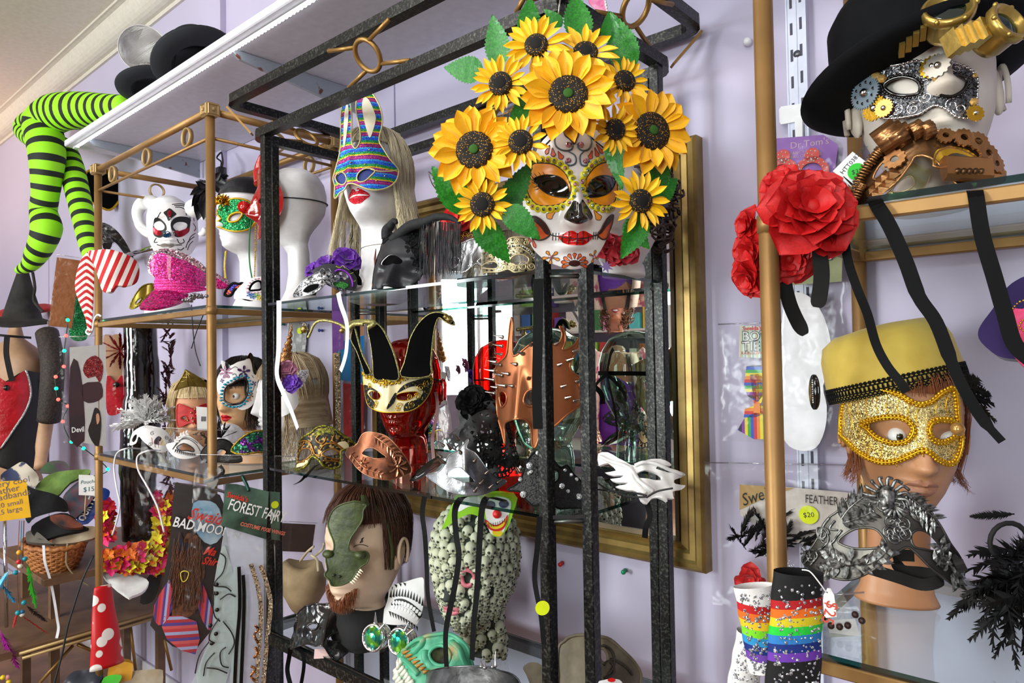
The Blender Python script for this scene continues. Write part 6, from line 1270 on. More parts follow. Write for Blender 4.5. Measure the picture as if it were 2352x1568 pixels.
# gold masks either side of the hat
gm=mat('olive gold lacquer', '8a7a1e', .25,.6, coat=.3)
S=Surf(atY(325,682,.97),-20,10,0, R=.08);t=mask('half_mask', 'olive gold mask with beaded black edge at the left end of the top shelf', S, ZD(72,1282,90,1220,130,1150,180,1090,250,1065,300,1075,290,1120,230,1170,170,1240,120,1280),[ZD(120,1240,150,1200,180,1195,150,1240)], gm, edge=mat('black gold beads', '8a7a2a', .3,.7, glit=700), er=.003)
S=Surf(atY(545,675,.955),-10,15,0, R=.08);t=mask('glitter_mask', 'black eye mask with orange, blue and purple glitter scales beside the gold corner post', S, ZD(925,1165,950,1110,1000,1060,1050,1068,1085,1060,1120,1100,1150,1160,1172,1208,1080,1190,1040,1120,1010,1120,980,1170),[], mat('multicolour glitter scales', 'd0521c', .25,.5, c2='3a2aa0', ns=46, glit=500, gcol='ffd84a', ramp=(.48,.52)), edge=blklace, er=.004)
S=Surf(atY(595,672,.975),0,12,0, R=.08);t=mask('flower_mask', 'white flower painted mask with pink scalloped eyes behind the black corner post', S, ZD(1010,1200,1020,1140,1080,1070,1150,1020,1240,1000,1330,1010,1350,1120,1330,1210,1200,1215,1100,1200),[ZD(1150,1120,1170,1070,1215,1040,1250,1050,1255,1110,1200,1122)], whitep, edge=None)
beads(S, shift(cr(S.hs[0],4), S, .007),.0085,.0045, mat('pink scallop paint', 'e8a8bc', .4), 'pink_scallop', t, sm=0, sc=(1,1,.5), kind='stuff');trim(S, S.hs[0],.003, blkf, 'eye_lining', t)
for x, y, c_ in ((1180,1180,'3a76b8'),(1215,1170,'7ab84a'),(1240,1195,'e6c83a'),(1150,1160,'3a76b8')): flower(b := MB(), S, *S.px(ZD(x, y))[0],.009,5,.001,.3);b.build('painted_flower', mat('flower paint '+c_, c_, .5), t, kind='stuff')
t=T('chain_necklace', 'tangle of silver chain with pendants on the shelf beside the pink hat brim', 'necklace', atZ(455,680, ZL1));b=MB();rr=random.Random(8)
for i in range(60): f=i/59;p=atZ(425+45*f, 688-12*f+5*math.sin(f*9), ZL1+.004+.01*abs(math.sin(f*14)));b.ball(p+V((rr.uniform(-.006,.006), rr.uniform(-.01,.01),0)),.0045,6)
b.build('chain', mat('dull silver beads', '8f8f94', .2,.95), t, kind='stuff');flower(b := MB(), Surf(atZ(436,688, ZL1+.012),0,60),0,0,.014,4);b.build('cross_pendant', chrome, t)
# black feather and flower clip, plug
t=T('feather_fascinator', 'black feather and petal fascinator behind the gold corner post', 'fascinator', atY(490,470,1.12));b=MB();rr=random.Random(6);fth=mat('black feather', '030304', .6, spec=.25)
for i in range(16):
 a=rr.uniform(-.3, PI*1.15);d=V((math.cos(a), rr.uniform(-.4,.2), math.sin(a)*.6));feather(b, atY(492,430,1.12), d, V((.2,-1,.3)), rr.uniform(.05,.09),.016, V((0,0,-.03)),16, i)
b.build('feathers', fth, t, kind='stuff');bp=grid_mesh('petal', petal_pt(.55,1,.3,.35,.9,.3),4,5, mat('black petal', '0a0a0b', .4))
for i, (x0, y0, x1, y1) in enumerate(((740,190,640,250),(740,220,650,340),(740,230,690,450),(750,200,690,160),(760,250,740,440),(830,120,900,150),(840,160,920,240),(820,130,860,90))): M_, L=orient(ZD(x0, y0)[0], ZD(x1, y1)[0],2.28,2.24);inst('petal', bp, t, M_ @ Matrix.Diagonal((L, L, L, 1)))
t=T('power_plug', 'black plug with cables hanging from the underside of the white shelf', 'plug', atY(508,400,1.25));MB().bbox(atY(508,402,1.25),(.035,.03,.055),.004).build('plug_body', blkpl, t);MB().tube(cv(aYs(505,390,1.25,508,372,1.25,498,362,1.25,507,350,1.27),5),.003,6).build('cable', cord, t);MB().tube(cv(aYs(508,390,1.25,512,372,1.25,509,350,1.28),5),.003,6).build('cable', cord, t)
# green sequin mask head
H=head('mannequin_head', 'white foam head in profile wearing the green sequin mask', 566,497,1.10,-56,0,0,1.0, ZL1, styro)
S=onhead(H, .004,.088, nose=(.016,.02,-.04,.012))
grs=mat('emerald sequins', '0d8a4a', .22,.5, glit=420, c2='19a85c', ns=60, gcol='c8ffd8')
t=mask('sequin_mask', 'emerald sequin eye mask with gold braid and crest on the foam head', S, ZD(868,425,895,380,975,302,1100,305,1170,345,1205,420,1200,500,1160,560,1080,590,980,588,900,562,866,530,895,480),[ZD(958,500,972,450,1036,422,1085,432,1050,490,1000,508)], grs, edge=goldt, er=.003, ehr=.0035)
b=MB();c0=ZD(905,350)[0]
for i in range(11): a=-1.1+i*.28;M_, L=orient(c0,(c0[0]+26*math.cos(a-PI/2-.2), c0[1]+26*math.sin(a-PI/2-.2)), S.P.dot(FW)-.02, S.P.dot(FW)-.01);b.add([M_ @ V((x_*.16*L, y_*L, z_*L)) for x_, y_, z_ in ((0,0,0),(1,.5,.1),(0,1,0),(-1,.5,.1))],[(0,1,2),(0,2,3)])
b.build('gold_crest', mat('gold leaf foil', 'b88a1c', .2,.9, glit=300), t, smooth=False, kind='stuff');gem(b := MB(), atY(*ZD(895,380)[0],1.0),(-.2,-1,0),.012,6);b.build('green_gem', mat('green rhinestone', '3c8a3a', .05,.6), t)
dz=S.P.y
MB().tube(cv(aYs(578,503,1.02,573,540,1.01,573,600,1.0,579,640,1.0),6),.0024,6).build('green_ribbon', mat('green satin cord', '0f7a3a', .35), t);beads(Surf(atY(587,560,1.02)),[(0,.09),(.0,0),(-.004,-.10)],.005,.0024, goldg, 'gold_bead_chain', t, closed=False, kind='stuff')
MB().tube(cv(aYs(519,575,1.05,516,610,1.05,518,640,1.05),6),.003,6).build('bead_chain', goldg, t)
b=MB();dome(b, H, 1.06,.055,28);b.build('beanie', mat('black satin cap', '101116', .4, bs=30, bd=.4), None, label='black satin cap with white patch on the foam head with the green mask', cat='cap')
# devil mask head
H=head('mannequin_head', 'bald white foam head in profile wearing the glossy red devil mask', 670,476,1.10,-80,0,0,.96, ZL1, styro)
S=onhead(H, .012,.098, nose=(.035,.03,-.03,.014));S.R=.098
dvl=mat('glossy blood red mask', '8f0f0d', .12, c2='2a0505', ns=11, coat=.6, bs=16, bd=.4, ramp=(.45,.75))
pts=[(u, v) for u, v in ell(.0,-.002,.112,.10,26)]
t=T('devil_mask', 'glossy red devil mask with horn and long beak nose on the bald foam head', 'mask', S(0,-.1));patch(S, pts, dvl, [ell(.035,.005,.014,.009,14), ell(-.035,.005,.014,.009,14)], 'mask_shell', t, t=.003, res=.008, sm=0)
MB().cone(S(0,-.01,.01), atY(572,497,1.08),.017,12).build('beak_nose', mat('glossy bright red', 'b8100e', .12, coat=.6), t)
for u_ in (.06,-.06): p=S(u_, .075,.0);MB().tube(cv([p, p+V((-.012,0,.03)), p+V((-.012,0,.055)), p+V((-.004,0,.085))],4),[.020,.019,.018,.017,.016,.015,.013,.012,.011,.009,.006,.004,.002],12).build('horn', mat('glossy bright red', 'b8100e', .12, coat=.6), t)
b=MB().tube([H.pt(th, .012,.002,0,0) for th in [1.0+q*.2 for q in range(12)]],.0028,6, flat=.6);b.build('elastic_strap', cord, t)
# ================================================================ LEFT RACK MIDDLE SHELF
t=T('feathered_mask', 'white eye mask with a large white ostrich feather plume and crystal on the left rack', 'mask', atZ(340,1010, ZL2));wf_=mat('white ostrich feather', 'f0efee', .7);b=MB();rr=random.Random(2);base=atY(335,968,.97)
for i in range(60):
 a=math.radians(rr.uniform(10,195));L=rr.uniform(.05,.115);feather(b, base+V((rr.uniform(-.01,.01), rr.uniform(-.01,.01),0)), RT*math.cos(a)*1.1+UP*math.sin(a)+FW*rr.uniform(-.2,.2),-FW+UP*rr.uniform(-.3,.3), L, .020, V((rr.uniform(-.02,.02),0,-.02)),22, i, .5)
b.build('plume', wf_, t, kind='stuff')
S=Surf(atY(345,1005,.945),-10,12,0, R=.08);wm=mat('white leather mask', 'ece9e7', .45)
uv=S.px(ZE(180,882,198,802,242,762,302,742,402,760,452,792,482,832,500,872,442,932,380,930,320,890,275,852,245,822,225,872));patch(S, uv, wm, [S.px(ZE(355,872,370,832,402,822,442,882,402,884)), S.px(ZE(195,850,212,815,232,808,228,840,210,862))], 'mask_shell', t)
gem(b := MB(), atY(336,972,.93),-FW, .008,8);b.build('crystal', gemw, t, smooth=False)
trims(S, [S.px(ZE(*q)) for q in ((340,830,345,870),(360,850,365,900),(385,850,388,905))],.0008, mat('dark red line', '8a1a1a', .5), 'painted_line', t, kind='stuff');trims(S, [curl(*S.px(ZE(x, y))[0],.007, a, 1.3) for x, y, a in ((330,880,0),(450,830,2),(470,850,4),(345,800,1))],.0009, inkm, 'painted_scroll', t, kind='stuff')
S=Surf(atY(425,1025,.93),-5,20,6, R=.09);t=mask('eyelash_mask', 'white mask with bold black eyelash cutouts lying in front on the left rack', S, ZE(442,882,500,862,520,830,560,808,600,812,660,850,702,892,742,922,700,950,620,980,540,980,482,950),[ZE(520,902,570,872,632,902,642,932,600,924,550,922)], wm)
trim(S, S.hs[0],.0016, inkm, 'eyeliner', t, h=.001)
b=MB()
for i in range(11): x0, y0=515+i*13,915+i*3+6*math.sin(i/10*PI);b.tube(onS(S, S.px(ZE(x0, y0, x0-8+i*1.5, y0+22)),.0014),[.0022,.0004],4)
for q in ((490,915,540,850,600,840,660,880,690,930),(510,890,560,835,620,835,670,870)): b.tube(onS(S, cr(S.px(ZE(*q)),4, False),.001),.0022,5, flat=.3)
b.build('painted_lashes', inkm, t, kind='stuff');b=MB();leafspray(b, S, S.px(ZE(510,870,550,820,590,800)), n=5, L=.012, w=.006);b.build('cut_leaves', wm, t, kind='stuff')
# head with red lace mask
skt=mat('tan mannequin skin', 'd39a74', .45, c2='cb9069', ns=12);H=head('mannequin_head', 'tanned mannequin head with blonde hair and red lace mask in the left rack', 442,948,1.12,3,0,0,.98, ZL2, skt, eyes=0)
wigthing(H, 'ash blonde wig on the head with the red lace mask', .10, hairm('ash blonde hair', 'b89c6c', 'dcc79c', .4), n=420, face=52, vf=.055, flare=.35, seed=5, r=.0016, k0=1.07)
for sg in (-1,1): eyeball(H, sg, mat('eye white', 'e8e4de', .2), mat('green iris', '2a6a5a', .2), H.t)
S=onhead(H, .010,.088, nose=(.010,.02,-.03,.010));redn=netmat('red lace', 'a80d10', 160,.2);t=mask('lace_mask', 'red lace eye mask on the blonde head below the gold crown', S, ZE(525,595,580,602,640,622,700,596,742,600,740,742,662,746,622,722,562,746,525,740),[ZE(545,690,575,670,600,690,575,708), ZE(650,690,680,668,712,690,680,706)], mat('red lace cloth', 'a80d10', .5, bs=300, bd=.8, c2='c41a18', ns=90), edge=mat('red cord', 'c01614', .4), er=.002)
b=MB()
for x, y in ((650,625),(625,650),(660,660),(630,690),(640,712),(600,705),(670,700)): u, v=S.px(ZE(x, y))[0];b.ball(S(u, v, .003),.004,8)
b.build('gold_jewels', mat('rose gold beads', 'c9905a', .15,.9), t, kind='stuff')
S=Surf(atY(450,880,1.04),5,-15,0, R=.12);gcl=mat('antique gold leather', '6b5a24', .4,.6, c2='8a7632', ns=40, bs=60, bd=.6);t=T('crown', 'pointed antique gold crown on the blonde head beside the gold corner post', 'crown', S(0,-.03))
patch(S, S.px(ZE(585,340,560,390,530,440,505,492,560,475,620,462,700,466,742,470,742,440,690,400,640,370)), gcl, name='crown_front', par=t, t=.004, sm=0);patch(S, S.px(ZE(690,466,740,470,760,500,790,520,790,440,740,420,700,430)), blkf, name='crown_side', par=t, t=.004, h=-.01, sm=0)
trims(S, [S.px(ZE(*q)) for q in ((585,340,560,390,530,440,505,492),(590,360,600,462),(585,345,650,460),(585,345,700,462),(540,430,600,420),(560,395,640,400))],.0022, mat('gold ridge', '9c8844', .3,.8), 'ridge', t, kind='stuff')
tg=T('price_tag', 'white barcode price tag hanging in front of the red lace mask', 'price tag', atY(463,985,.93));S=Surf(atY(463,962,.93),0,0,2);patch(S, S.px(ZE(660,606,738,612,742,778,668,776)), tagw, name='card', par=tg, sm=0, res=.03, t=.0006)
b=MB();x=0
while x < 11: w=R_.choice((.5,.9,1.4));u, v=S.px(ZE(697+x*3,695))[0];b.box(S(u, v, .0006),(w*.0008,.0005,.014),(S.U, S.N, S.W));x += w+.6
b.build('barcode', inkm, tg, kind='stuff')
# cat mask head with dark bob
skp=mat('peach mannequin skin', 'e0b184', .4, c2='daa878', ns=10);HB=_HT[:13]+[(-.14,.044,.012,-.050),(-.165,.050,.018,-.055),(-.19,.085,.030,-.072),(-.225,.125,.045,-.085),(-.26,.130,.050,-.088),(-.45,.130,.05,-.088)]
H=head('mannequin_head', 'peach skinned mannequin bust with red lips wearing the cat mask', 556,906,1.08,-38,0,0,.92, ZL2, skp, tab=HB, eyes=0);lips(H, mat('glossy crimson lips', 'b80c1c', .2));eyeball(H, 1, mat('eye white', 'e8e4de', .2), mat('brown iris', '4a2c18', .2), H.t)
wigthing(H, 'dark brown bob wig on the bust with the cat mask', .035, hairm('very dark brown hair', '0e0806', '2b1912', .35), n=620, face=50, vf=.03, flare=.2, seed=9, r=.0014, vside=-.07, k0=1.07, fringe=1)
S=onhead(H, .022,.10, nose=(.008,.02,-.03,.010))
o=ZE(805,440,812,400,830,365,852,330,842,278,870,285,905,312,960,285,1020,268,1032,240,1048,218,1070,242,1080,320,1102,372,1100,470,1085,560,1050,610,990,632,925,602,862,582,845,540,815,500)
t=mask('cat_mask', 'white cat shaped sugar skull mask with blue scalloped eye on the dark haired bust', S, o, [ZE(860,542,872,470,930,432,1008,402,1032,450,1025,520,990,575,922,592,872,572)], whitep, edge=None, res=.005)
hp=S.hs[0];trim(S, hp, .0035, blackg, 'eye_lining', t);beads(S, shift(cr(hp, 4), S, .0075),.0105,.006, mat('turquoise scallop paint', '1a8fae', .35), 'turquoise_scallop', t, sm=0, sc=(1,1,.6), kind='stuff')
for q in (ZE(842,278,870,285,905,312,880,345,856,345), ZE(1022,262,1035,235,1050,218,1070,242,1078,300,1095,360,1110,380,1075,370,1060,300,1045,262)): patch(S, S.px(q), blackg, name='ear_border', par=t, h=.0012, t=.002)
for x, y, r, c_, n_ in ((875,360,.020,'b884a4',7),(1003,355,.019,'3c1a50',5),(1075,440,.008,'4a3a80',4),(1050,525,.010,'8a4a2a',5),(1040,555,.008,'e08a5a',5),(850,420,.007,'5a3a80',4),(1015,393,.006,'4a2a70',3)):
 b=MB();flower(b, S, *S.px(ZE(x, y))[0], r, n_, .0012,.25, x);b.build('painted_flower', mat('petal paint '+c_, c_, .5), t, smooth=False, kind='stuff')
trims(S, [S.px(ZE(*q)) for q in ((905,340,940,320,960,330),(925,400,950,390,940,370,920,380),(1060,380,1075,400),(1080,455,1070,490,1055,510),(1030,560,1000,590,970,615),(880,370,880,400),(830,380,850,370))],.0009, inkm, 'painted_vine', t, sm=4, kind='stuff')
# unicorn head
H=head('mannequin_head', 'mannequin head turned away under long beige hair behind the black post', 664,910,1.12,-72,0,0,1.0, ZL2, styro)
wigthing(H, 'long beige blonde wig behind the black corner post in the left rack', .16, hairm('beige blonde hair', 'a58a68', 'd6c3a2', .4), n=620, face=62, vf=.05, wave=.014, flare=.22, seed=13, r=.0014)
S=Surf(atY(640,915,1.0),-25,0,0, R=.09);t=mask('unicorn_mask', 'white unicorn mask with flowers, ear and glittery gold spiral horn behind the white ribbon', S, ZE(1130,420,1200,400,1300,430,1370,480,1395,540,1390,600,1340,650,1240,690,1130,680,1085,660,1130,600,1120,500),[ZE(1150,500,1210,490,1230,540,1190,570)], wm)
trims(S, [S.px(ZE(*q)) for q in ((1255,470,1275,500,1260,520),(1285,490,1300,500,1280,530),(1265,530,1300,520),(1255,470,1250,500,1262,520))],.0016, inkm, 'painted_lash', t, sm=4)
patch(S, S.px(ZE(1380,480,1380,400,1400,345,1450,340,1440,400,1410,470)), mat('white glitter cloth', 'e0dfe6', .5, glit=500), name='ear', par=t, h=.02, t=.004, sm=0)
b=MB();p0=atY(*ZE(1300,290)[0],1.02);p1=atY(*ZE(1352,15)[0],1.04);q=[]
for i in range(90): f=i/89;d=(p1-p0).normalized();x_=d.cross(FW).normalized();y_=d.cross(x_);r_=.013*(1-f)+.001;q.append(p0+(p1-p0)*f+(x_*math.cos(f*40)+y_*math.sin(f*40))*r_*.45)
b.tube(q, [.012*(1-i/89)+.001 for i in range(90)],8);b.build('spiral_horn', mat('gold glitter horn', 'b07c4c', .3,.7, glit=500), t)
for x, y, c_, r_ in ((1315,345,'e8a0c0',.023),(1350,440,'7a48c0',.022),(1270,385,'e8b4cc',.016)):
 qq=Surf(atY(*ZE(x, y)[0],.985),-10,10);rose(Matrix.Translation(qq.P) @ Matrix((qq.U, qq.W, qq.N)).transposed().to_4x4(), r_*1.2, mat('silk rose '+c_, c_, .6), t, parts=False, n=(4,5,6,4), seed=x)
# small masks between
S=Surf(atY(565,1018,.955),-10,18,0, R=.08);t=mask('sequin_mask', 'purple, green and black sequin eye mask with gold bead rope edge in the left rack', S, ZE(915,930,940,880,990,830,1060,790,1145,780,1230,800,1260,880,1240,940,1100,935,1000,950),[], mat('purple green sequins', '5a1a7a', .2,.6, c2='1a6a4a', ns=40, glit=260, gcol='ffd0a0', ramp=(.47,.53)), edge=mat('gold bead rope', '9a8428', .3,.8, glit=800), er=.003)
S=Surf(atY(515,1030,.935),-10,25,0, R=.08);t=mask('velvet_mask', 'black glitter velvet cat mask at the foot of the gold corner post', S, ZE(690,960,730,890,780,860,840,840,900,860,960,930,990,1000,900,1010,800,1005,740,1010),[ZE(800,940,840,910,880,930,850,965)], mat('black glitter velvet', '08080a', .7, glit=600), edge=blklace, er=.002)
S=Surf(atY(520,990,.99),-10,10,0, R=.08);t=mask('organza_mask', 'sheer white organza bow mask with black feather tuft behind the velvet cat mask', S, ZE(805,850,820,770,870,730,940,735,990,770,1015,830,940,870,860,860),[], mat('silvery organza', 'c9c6cc', .4,.3, bs=30, bd=.9))
b=MB();rr=random.Random(3)
for i in range(14): a=math.radians(rr.uniform(20,170));feather(b, atY(508,1005,.96), RT*math.cos(a)+UP*math.sin(a),-FW, rr.uniform(.03,.055),.010, None, 14, i)
b.build('feather_tuft', fth, t, kind='stuff')
S=Surf(atY(460,1000,.98),5,10,0, R=.08);mask('stitched_mask', 'tan and black half mask between the eyelash mask and the price tag', S, ZE(600,800,650,780,710,790,745,840,740,890,690,870,630,860),[ZE(650,820,690,810,700,840,665,845)], mat('tan leather mask', 'a8805c', .4, c2='15110e', ns=26, ramp=(.5,.52)))
# white cords hanging from the shelf, black clip
wc=mat('white elastic cord', 'dfdfe2', .6)
MB().tube(cv(aYs(322,1030,.96,290,1030,.885,268,1042,.88,262,1075,.878,268,1120,.876,275,1155,.875,270,1190,.874,258,1228,.873),6),.0028,6).build('white_string', wc, None, label='white elastic cord trailing from the left rack beside the tall black boot', cat='cord')
MB().tube(cv(aYs(368,1034,.95,340,1035,.885,316,1048,.88,318,1080,.878,340,1120,.876,362,1165,.875,377,1222,.874),6),.0028,6).build('white_string', wc, None, label='white elastic cord trailing from the left rack over the flower garlands', cat='cord')
for a in (((440,700,.96),(442,740,.95),(448,800,.95),(460,840,.95)),((470,716,.99),(452,760,.98),(440,800,.98))): MB().tube(cv(aYs(*[c for q in a for c in q]),5),.0016,5).build('black_string', cord, None, label='thin black cord hanging from the top shelf of the left rack '+('in front' if a[0][0] == 440 else 'behind'), cat='cord')
# ================================================================ RIGHT GOLD RACK
ZR1_, ZR2_=.185,-.365
chalk=mat('chalky white plaster head', 'ded6cc', .6, c2='cdbfb0', ns=10, bs=60, bd=.1)
H=head('mannequin_head', 'chalky white plaster mannequin head under the black hat with goggles', 2122,206,1.04,10,6,-3,1.08, ZR1_+.001, chalk, tab=_HT[:12]+[(-.125,.046,.03,-.05),(-.20,.062,.03,-.07),(-.45,.07,.04,-.08)], ears=True)
# hat
axh=(V((0,0,1))*.93+V((H.O.x, H.O.y, 0)).normalized()*.22-RT*.27).normalized();hc=H.O+H.W*.010+H.N*.002-RT*.002
felt=mat('black wool felt', '050608', .85, bs=500, bd=.12, c2='090a0e', ns=40, spec=.15);t=T('bowler_hat', 'black felt hat with curled brim and brass goggles at the top right', 'hat', hc)
MB().lathe([(.094,-.004),(.115,-.003),(.136,.002),(.147,.012),(.1455,.014),(.135,.006),(.114,.001),(.096,.001),(.095,.006)], hc, axh, 64,1.0,1.10).build('brim', felt, t)
MB().tube([hc+(axh.orthogonal().normalized()*math.cos(q)+axh.cross(axh.orthogonal().normalized())*math.sin(q))*.0 for q in (0,1)],.001) if 0 else None
MB().lathe([(.097,.0),(.0975,.03),(.096,.07),(.090,.10),(.076,.118),(.045,.126),(0,.128)], hc, axh, 56,1,1.12).build('crown', felt, t);MB().lathe([(.0985,.002),(.0992,.004),(.0992,.030),(.0985,.032)], hc, axh, 56,1,1.12).build('hat_band', mat('black grosgrain band', '10131a', .5, bs=300, bd=.2), t)
brs=mat('antique brass', 'b0954e', .3,.8, bs=90, bd=.3);teal=film('teal goggle glass', (.03,.22,.19),.10,.03, gc=(.8,1,1))
g=T('goggles', 'brass goggles with teal lenses resting on the black hat brim', 'goggles', atY(2180,35,.95))
for (x, y, Y_, yw, pt, r) in ((2178,27,.90,8,30,.024),(2308,58,.90,55,20,.021)):
 q=Surf(atY(x, y, Y_), yw, pt);a=MB().lathe([(r*.8,-.03),(r*.98,-.022),(r*.98,-.004),(r*1.12,-.002),(r*1.14,.005),(r*1.05,.008),(r*.92,.008),(r*.9,.002)], q.P, q.N, 36).build('goggle_cup', brs, g);MB().lathe([(r*.92,0),(r*.6,.003),(0,.005)], q.P, q.N, 28).build('lens', teal, a)
 for i in range(6): MB().ball(q.P+q.U*r*1.1*math.cos(i*1.047)+q.W*r*1.1*math.sin(i*1.047)+q.N*.006,.003,8).build('rivet', brs, a)
 for i in range(4): MB().box(q.P-q.U*r*(1.0+.28*i)-q.N*(.014+.006*i),(.006,.018,.026),(q.U, q.N, q.W)).build('side_plate', brs, a, smooth=False)
# steampunk mask
S=onhead(H, .007,.094, nose=(.010,.02,-.04,.011));stl=mat('gunmetal lace cloth', '74757a', .3,.75, c2='2c2c30', ns=150, bs=300, bd=.8, glit=700)
o=ZQ(692,442,722,400,800,352,900,332,1000,312,1080,325,1180,320,1262,350,1312,402,1312,480,1304,592,1260,608,1200,600,1150,562,1092,542,1050,562,1000,590,900,607,820,606,760,572,712,532)
t=mask('steampunk_mask', 'pewter lace eye mask with clock gears and chain trim under the black hat', S, o, [ZQ(828,442,880,402,960,398,1012,430,1006,480,940,492,872,482), ZQ(1118,470,1138,412,1200,384,1256,410,1240,462,1182,496,1135,490)], stl, edge=chrome, er=.0012, ehole=blackg, ehr=.0022)
for h_ in S.hs: beads(S, shift(cr(h_, 4), S, .0028),.0042,.0020, blackg, 'black_chain', t, sm=0, kind='stuff')
beads(S, S.uv, .0046,.0021, chrome, 'silver_chain', t, kind='stuff')
for x, y, r, m_, th_, h_ in ((750,482,.021,mat('blue grey steel gear', '8798a6', .35,.6),36,.005),(790,560,.016,goldg,20,.003),(842,562,.0115,mat('copper gear', 'c98a4a', .3,.8),18,.005),(1100,352,.015,mat('pale steel gear', 'b5b0a8', .3,.8),14,.006),(1075,350,.014,goldg,16,.003),(1290,590,.010,goldg,12,.003)):
 u, v=S.px(ZQ(x, y))[0];gb=gear(MB(), S.m(u, v, h_), r, th_, .0016, hub=.22).build('gear', m_, t, smooth=False)
 if r > .02:
  M_=S.m(u, v, h_+.0018)
  for i in range(10): MB().lathe([(.0022,0),(0,.0001)], M_ @ V((r*.62*math.cos(i*.628), r*.62*math.sin(i*.628),0)), S.N, 8).build('gear_hole', blackg, gb)
 MB().ball(S(u, v, h_+.002), r*.28,10).build('hub', chrome, gb)
b=MB();rr=random.Random(4)
for x, y, r in ((800,400,.006),(825,410,.006),(790,385,.005),(1095,412,.004),(1285,530,.005),(1290,395,.003),(705,480,.004)): gem(b, S(*S.px(ZQ(x, y))[0],.003), S.N, r, 6)
b.build('amber_crystal', mat('amber and clear crystal', 'e0b46a', .05,.6), t, smooth=False, kind='stuff')
trims(S, [[(a_, c_) for a_, c_ in curl(*S.px(ZQ(x, y))[0],.008, a, 1.4)] for x, y, a in ((900,360,0),(940,350,2),(980,560,1),(900,560,3),(1040,420,0),(1045,500,2),(1180,540,1),(1220,560,3),(1200,350,0),(860,570,4))],.0011, chrome, 'silver_scroll', t, kind='stuff')
# bronze cog mask lying in front
S=Surf(atY(2130,385,.925),6,20,4, R=.10, nose=(.012,.03,-.03,.012));cogm=mat('dark bronze metal', '7a5a3a', .3,.8, c2='4a3422', ns=30, bs=90, bd=.3);cogl=mat('worn copper fittings', 'a5774c', .3,.85, bs=200, bd=.3)
o=ZQ(682,1050,702,960,742,880,800,800,850,740,900,702,960,680,1050,667,1150,680,1250,692,1332,742,1392,802,1440,880,1452,922,1400,950,1300,967,1222,960,1160,900,1100,832,1000,800,962,850,900,930,830,985,760,1018)
t=mask('steampunk_mask', 'bronze eye mask with springs, cogs and pyramid studs lying on the right shelf edge', S, o, [ZQ(775,922,800,860,860,805,925,792,902,850,842,910), ZQ(1085,852,1108,782,1180,764,1280,800,1345,852,1300,832,1222,822,1160,862)], cogm, edge=cogl, er=.0016)
def spring(pts, r, n_, par, wr=.0012):
 q=cv(pts, 24);N=len(q);w=[]
 for i in range(N):
  tg=(q[min(N-1, i+1)]-q[max(0, i-1)]).normalized();x_=tg.cross(V((0,0,1))).normalized();y_=tg.cross(x_);a=2*PI*n_*i/N;w.append(q[i]+x_*r*math.cos(a)+y_*r*math.sin(a))
 return MB().tube(w, wr, 5).build('spring', cogl, par)
spring([S(u, v, .006) for u, v in S.px(ZQ(690,1045,715,950,765,860,820,790,850,760))],.006,26, t, .0016)
spring([S(u, v, .008) for u, v in S.px(ZQ(705,1035,730,985,745,960))],.005,9, t, .0014)
for x, y, r, L in ((868,728,.017,.028),(905,715,.015,.02),(1000,688,.010,.014),(1050,690,.010,.012),(935,695,.009,.014)):
 u, v=S.px(ZQ(x, y))[0];M_=S.m(u, v, .004,.5).to_3x3();MB().lathe([(r*.8,-L/2),(r, -L/2),(r, L/2),(r*.8, L/2)], S(u, v, .008), M_.col[0],32, fn=lambda rr_, h, q: (rr_*(1+.07*(1 if math.sin(q*20) > 0 else -1)), h)).build('ribbed_roller', cogl, t)
for x, y in ((770,985),(800,950),(830,915),(785,1005),(815,975),(850,940),(870,900),(1310,900),(1340,870),(1360,920),(1300,930),(1410,915),(1425,895)):
 u, v=S.px(ZQ(x, y))[0];M_=S.m(u, v, .001,.6);b=MB();k=.0075;b.add([M_ @ V(p) for p in ((-k, -k, 0),(k, -k, 0),(k, k, 0),(-k, k, 0),(0,0, k*.9))],[(0,1,4),(1,2,4),(2,3,4),(3,0,4),(3,2,1,0)]);b.build('pyramid_stud', cogl, t, smooth=False)
for x, y, r in ((890,830,.013),(1350,800,.013),(1385,850,.012),(1230,720,.012),(1300,740,.013),(1140,710,.010)): u, v=S.px(ZQ(x, y))[0];gear(MB(), S.m(u, v, .003), r, 12,.003, hub=.35).build('cog', cogl, t, smooth=False)
u, v=S.px(ZQ(1235,890))[0];M_=S.m(u, v, .006,.1).to_3x3();bx=MB().bbox(S(u, v, .008),(.05,.028,.014),.003,(M_.col[0], M_.col[1], M_.col[2])).build('engine_block', cogl, t, smooth=False)
for i in range(5): u, v=S.px(ZQ(1190+i*28,925))[0];MB().lathe([(.003,0),(.003,.014)], S(u, v, .006), S.N, 10).build('piston', cogm, t)
patch(S, S.px(ZQ(1080,850,1095,780,1150,760,1240,765,1320,820,1345,850,1260,805,1180,790,1120,830)), goldg, name='gilt_brow', par=t, h=.0012, t=.0008);trim(S, curl(*S.px(ZQ(1165,778))[0],.008,0,1.3),.001, cogl, 'scroll', t, closed=False, sm=0)
S=Surf(atY(2085,428,.96),0,20,0, R=.09);t=mask('gilded_mask', 'cream and gilt cracked mask tucked under the bronze cog mask', S, ZQ(812,1030,860,980,920,900,980,815,1050,850,1065,900,1030,970,960,1010,880,1035),[ZQ(870,985,910,930,970,905,985,950,930,985)], mat('gilt cracked leaf', 'd9cc8a', .25,.7, c2='f0ead0', ns=60, bs=60, bd=.6), edge=goldp, er=.0012)
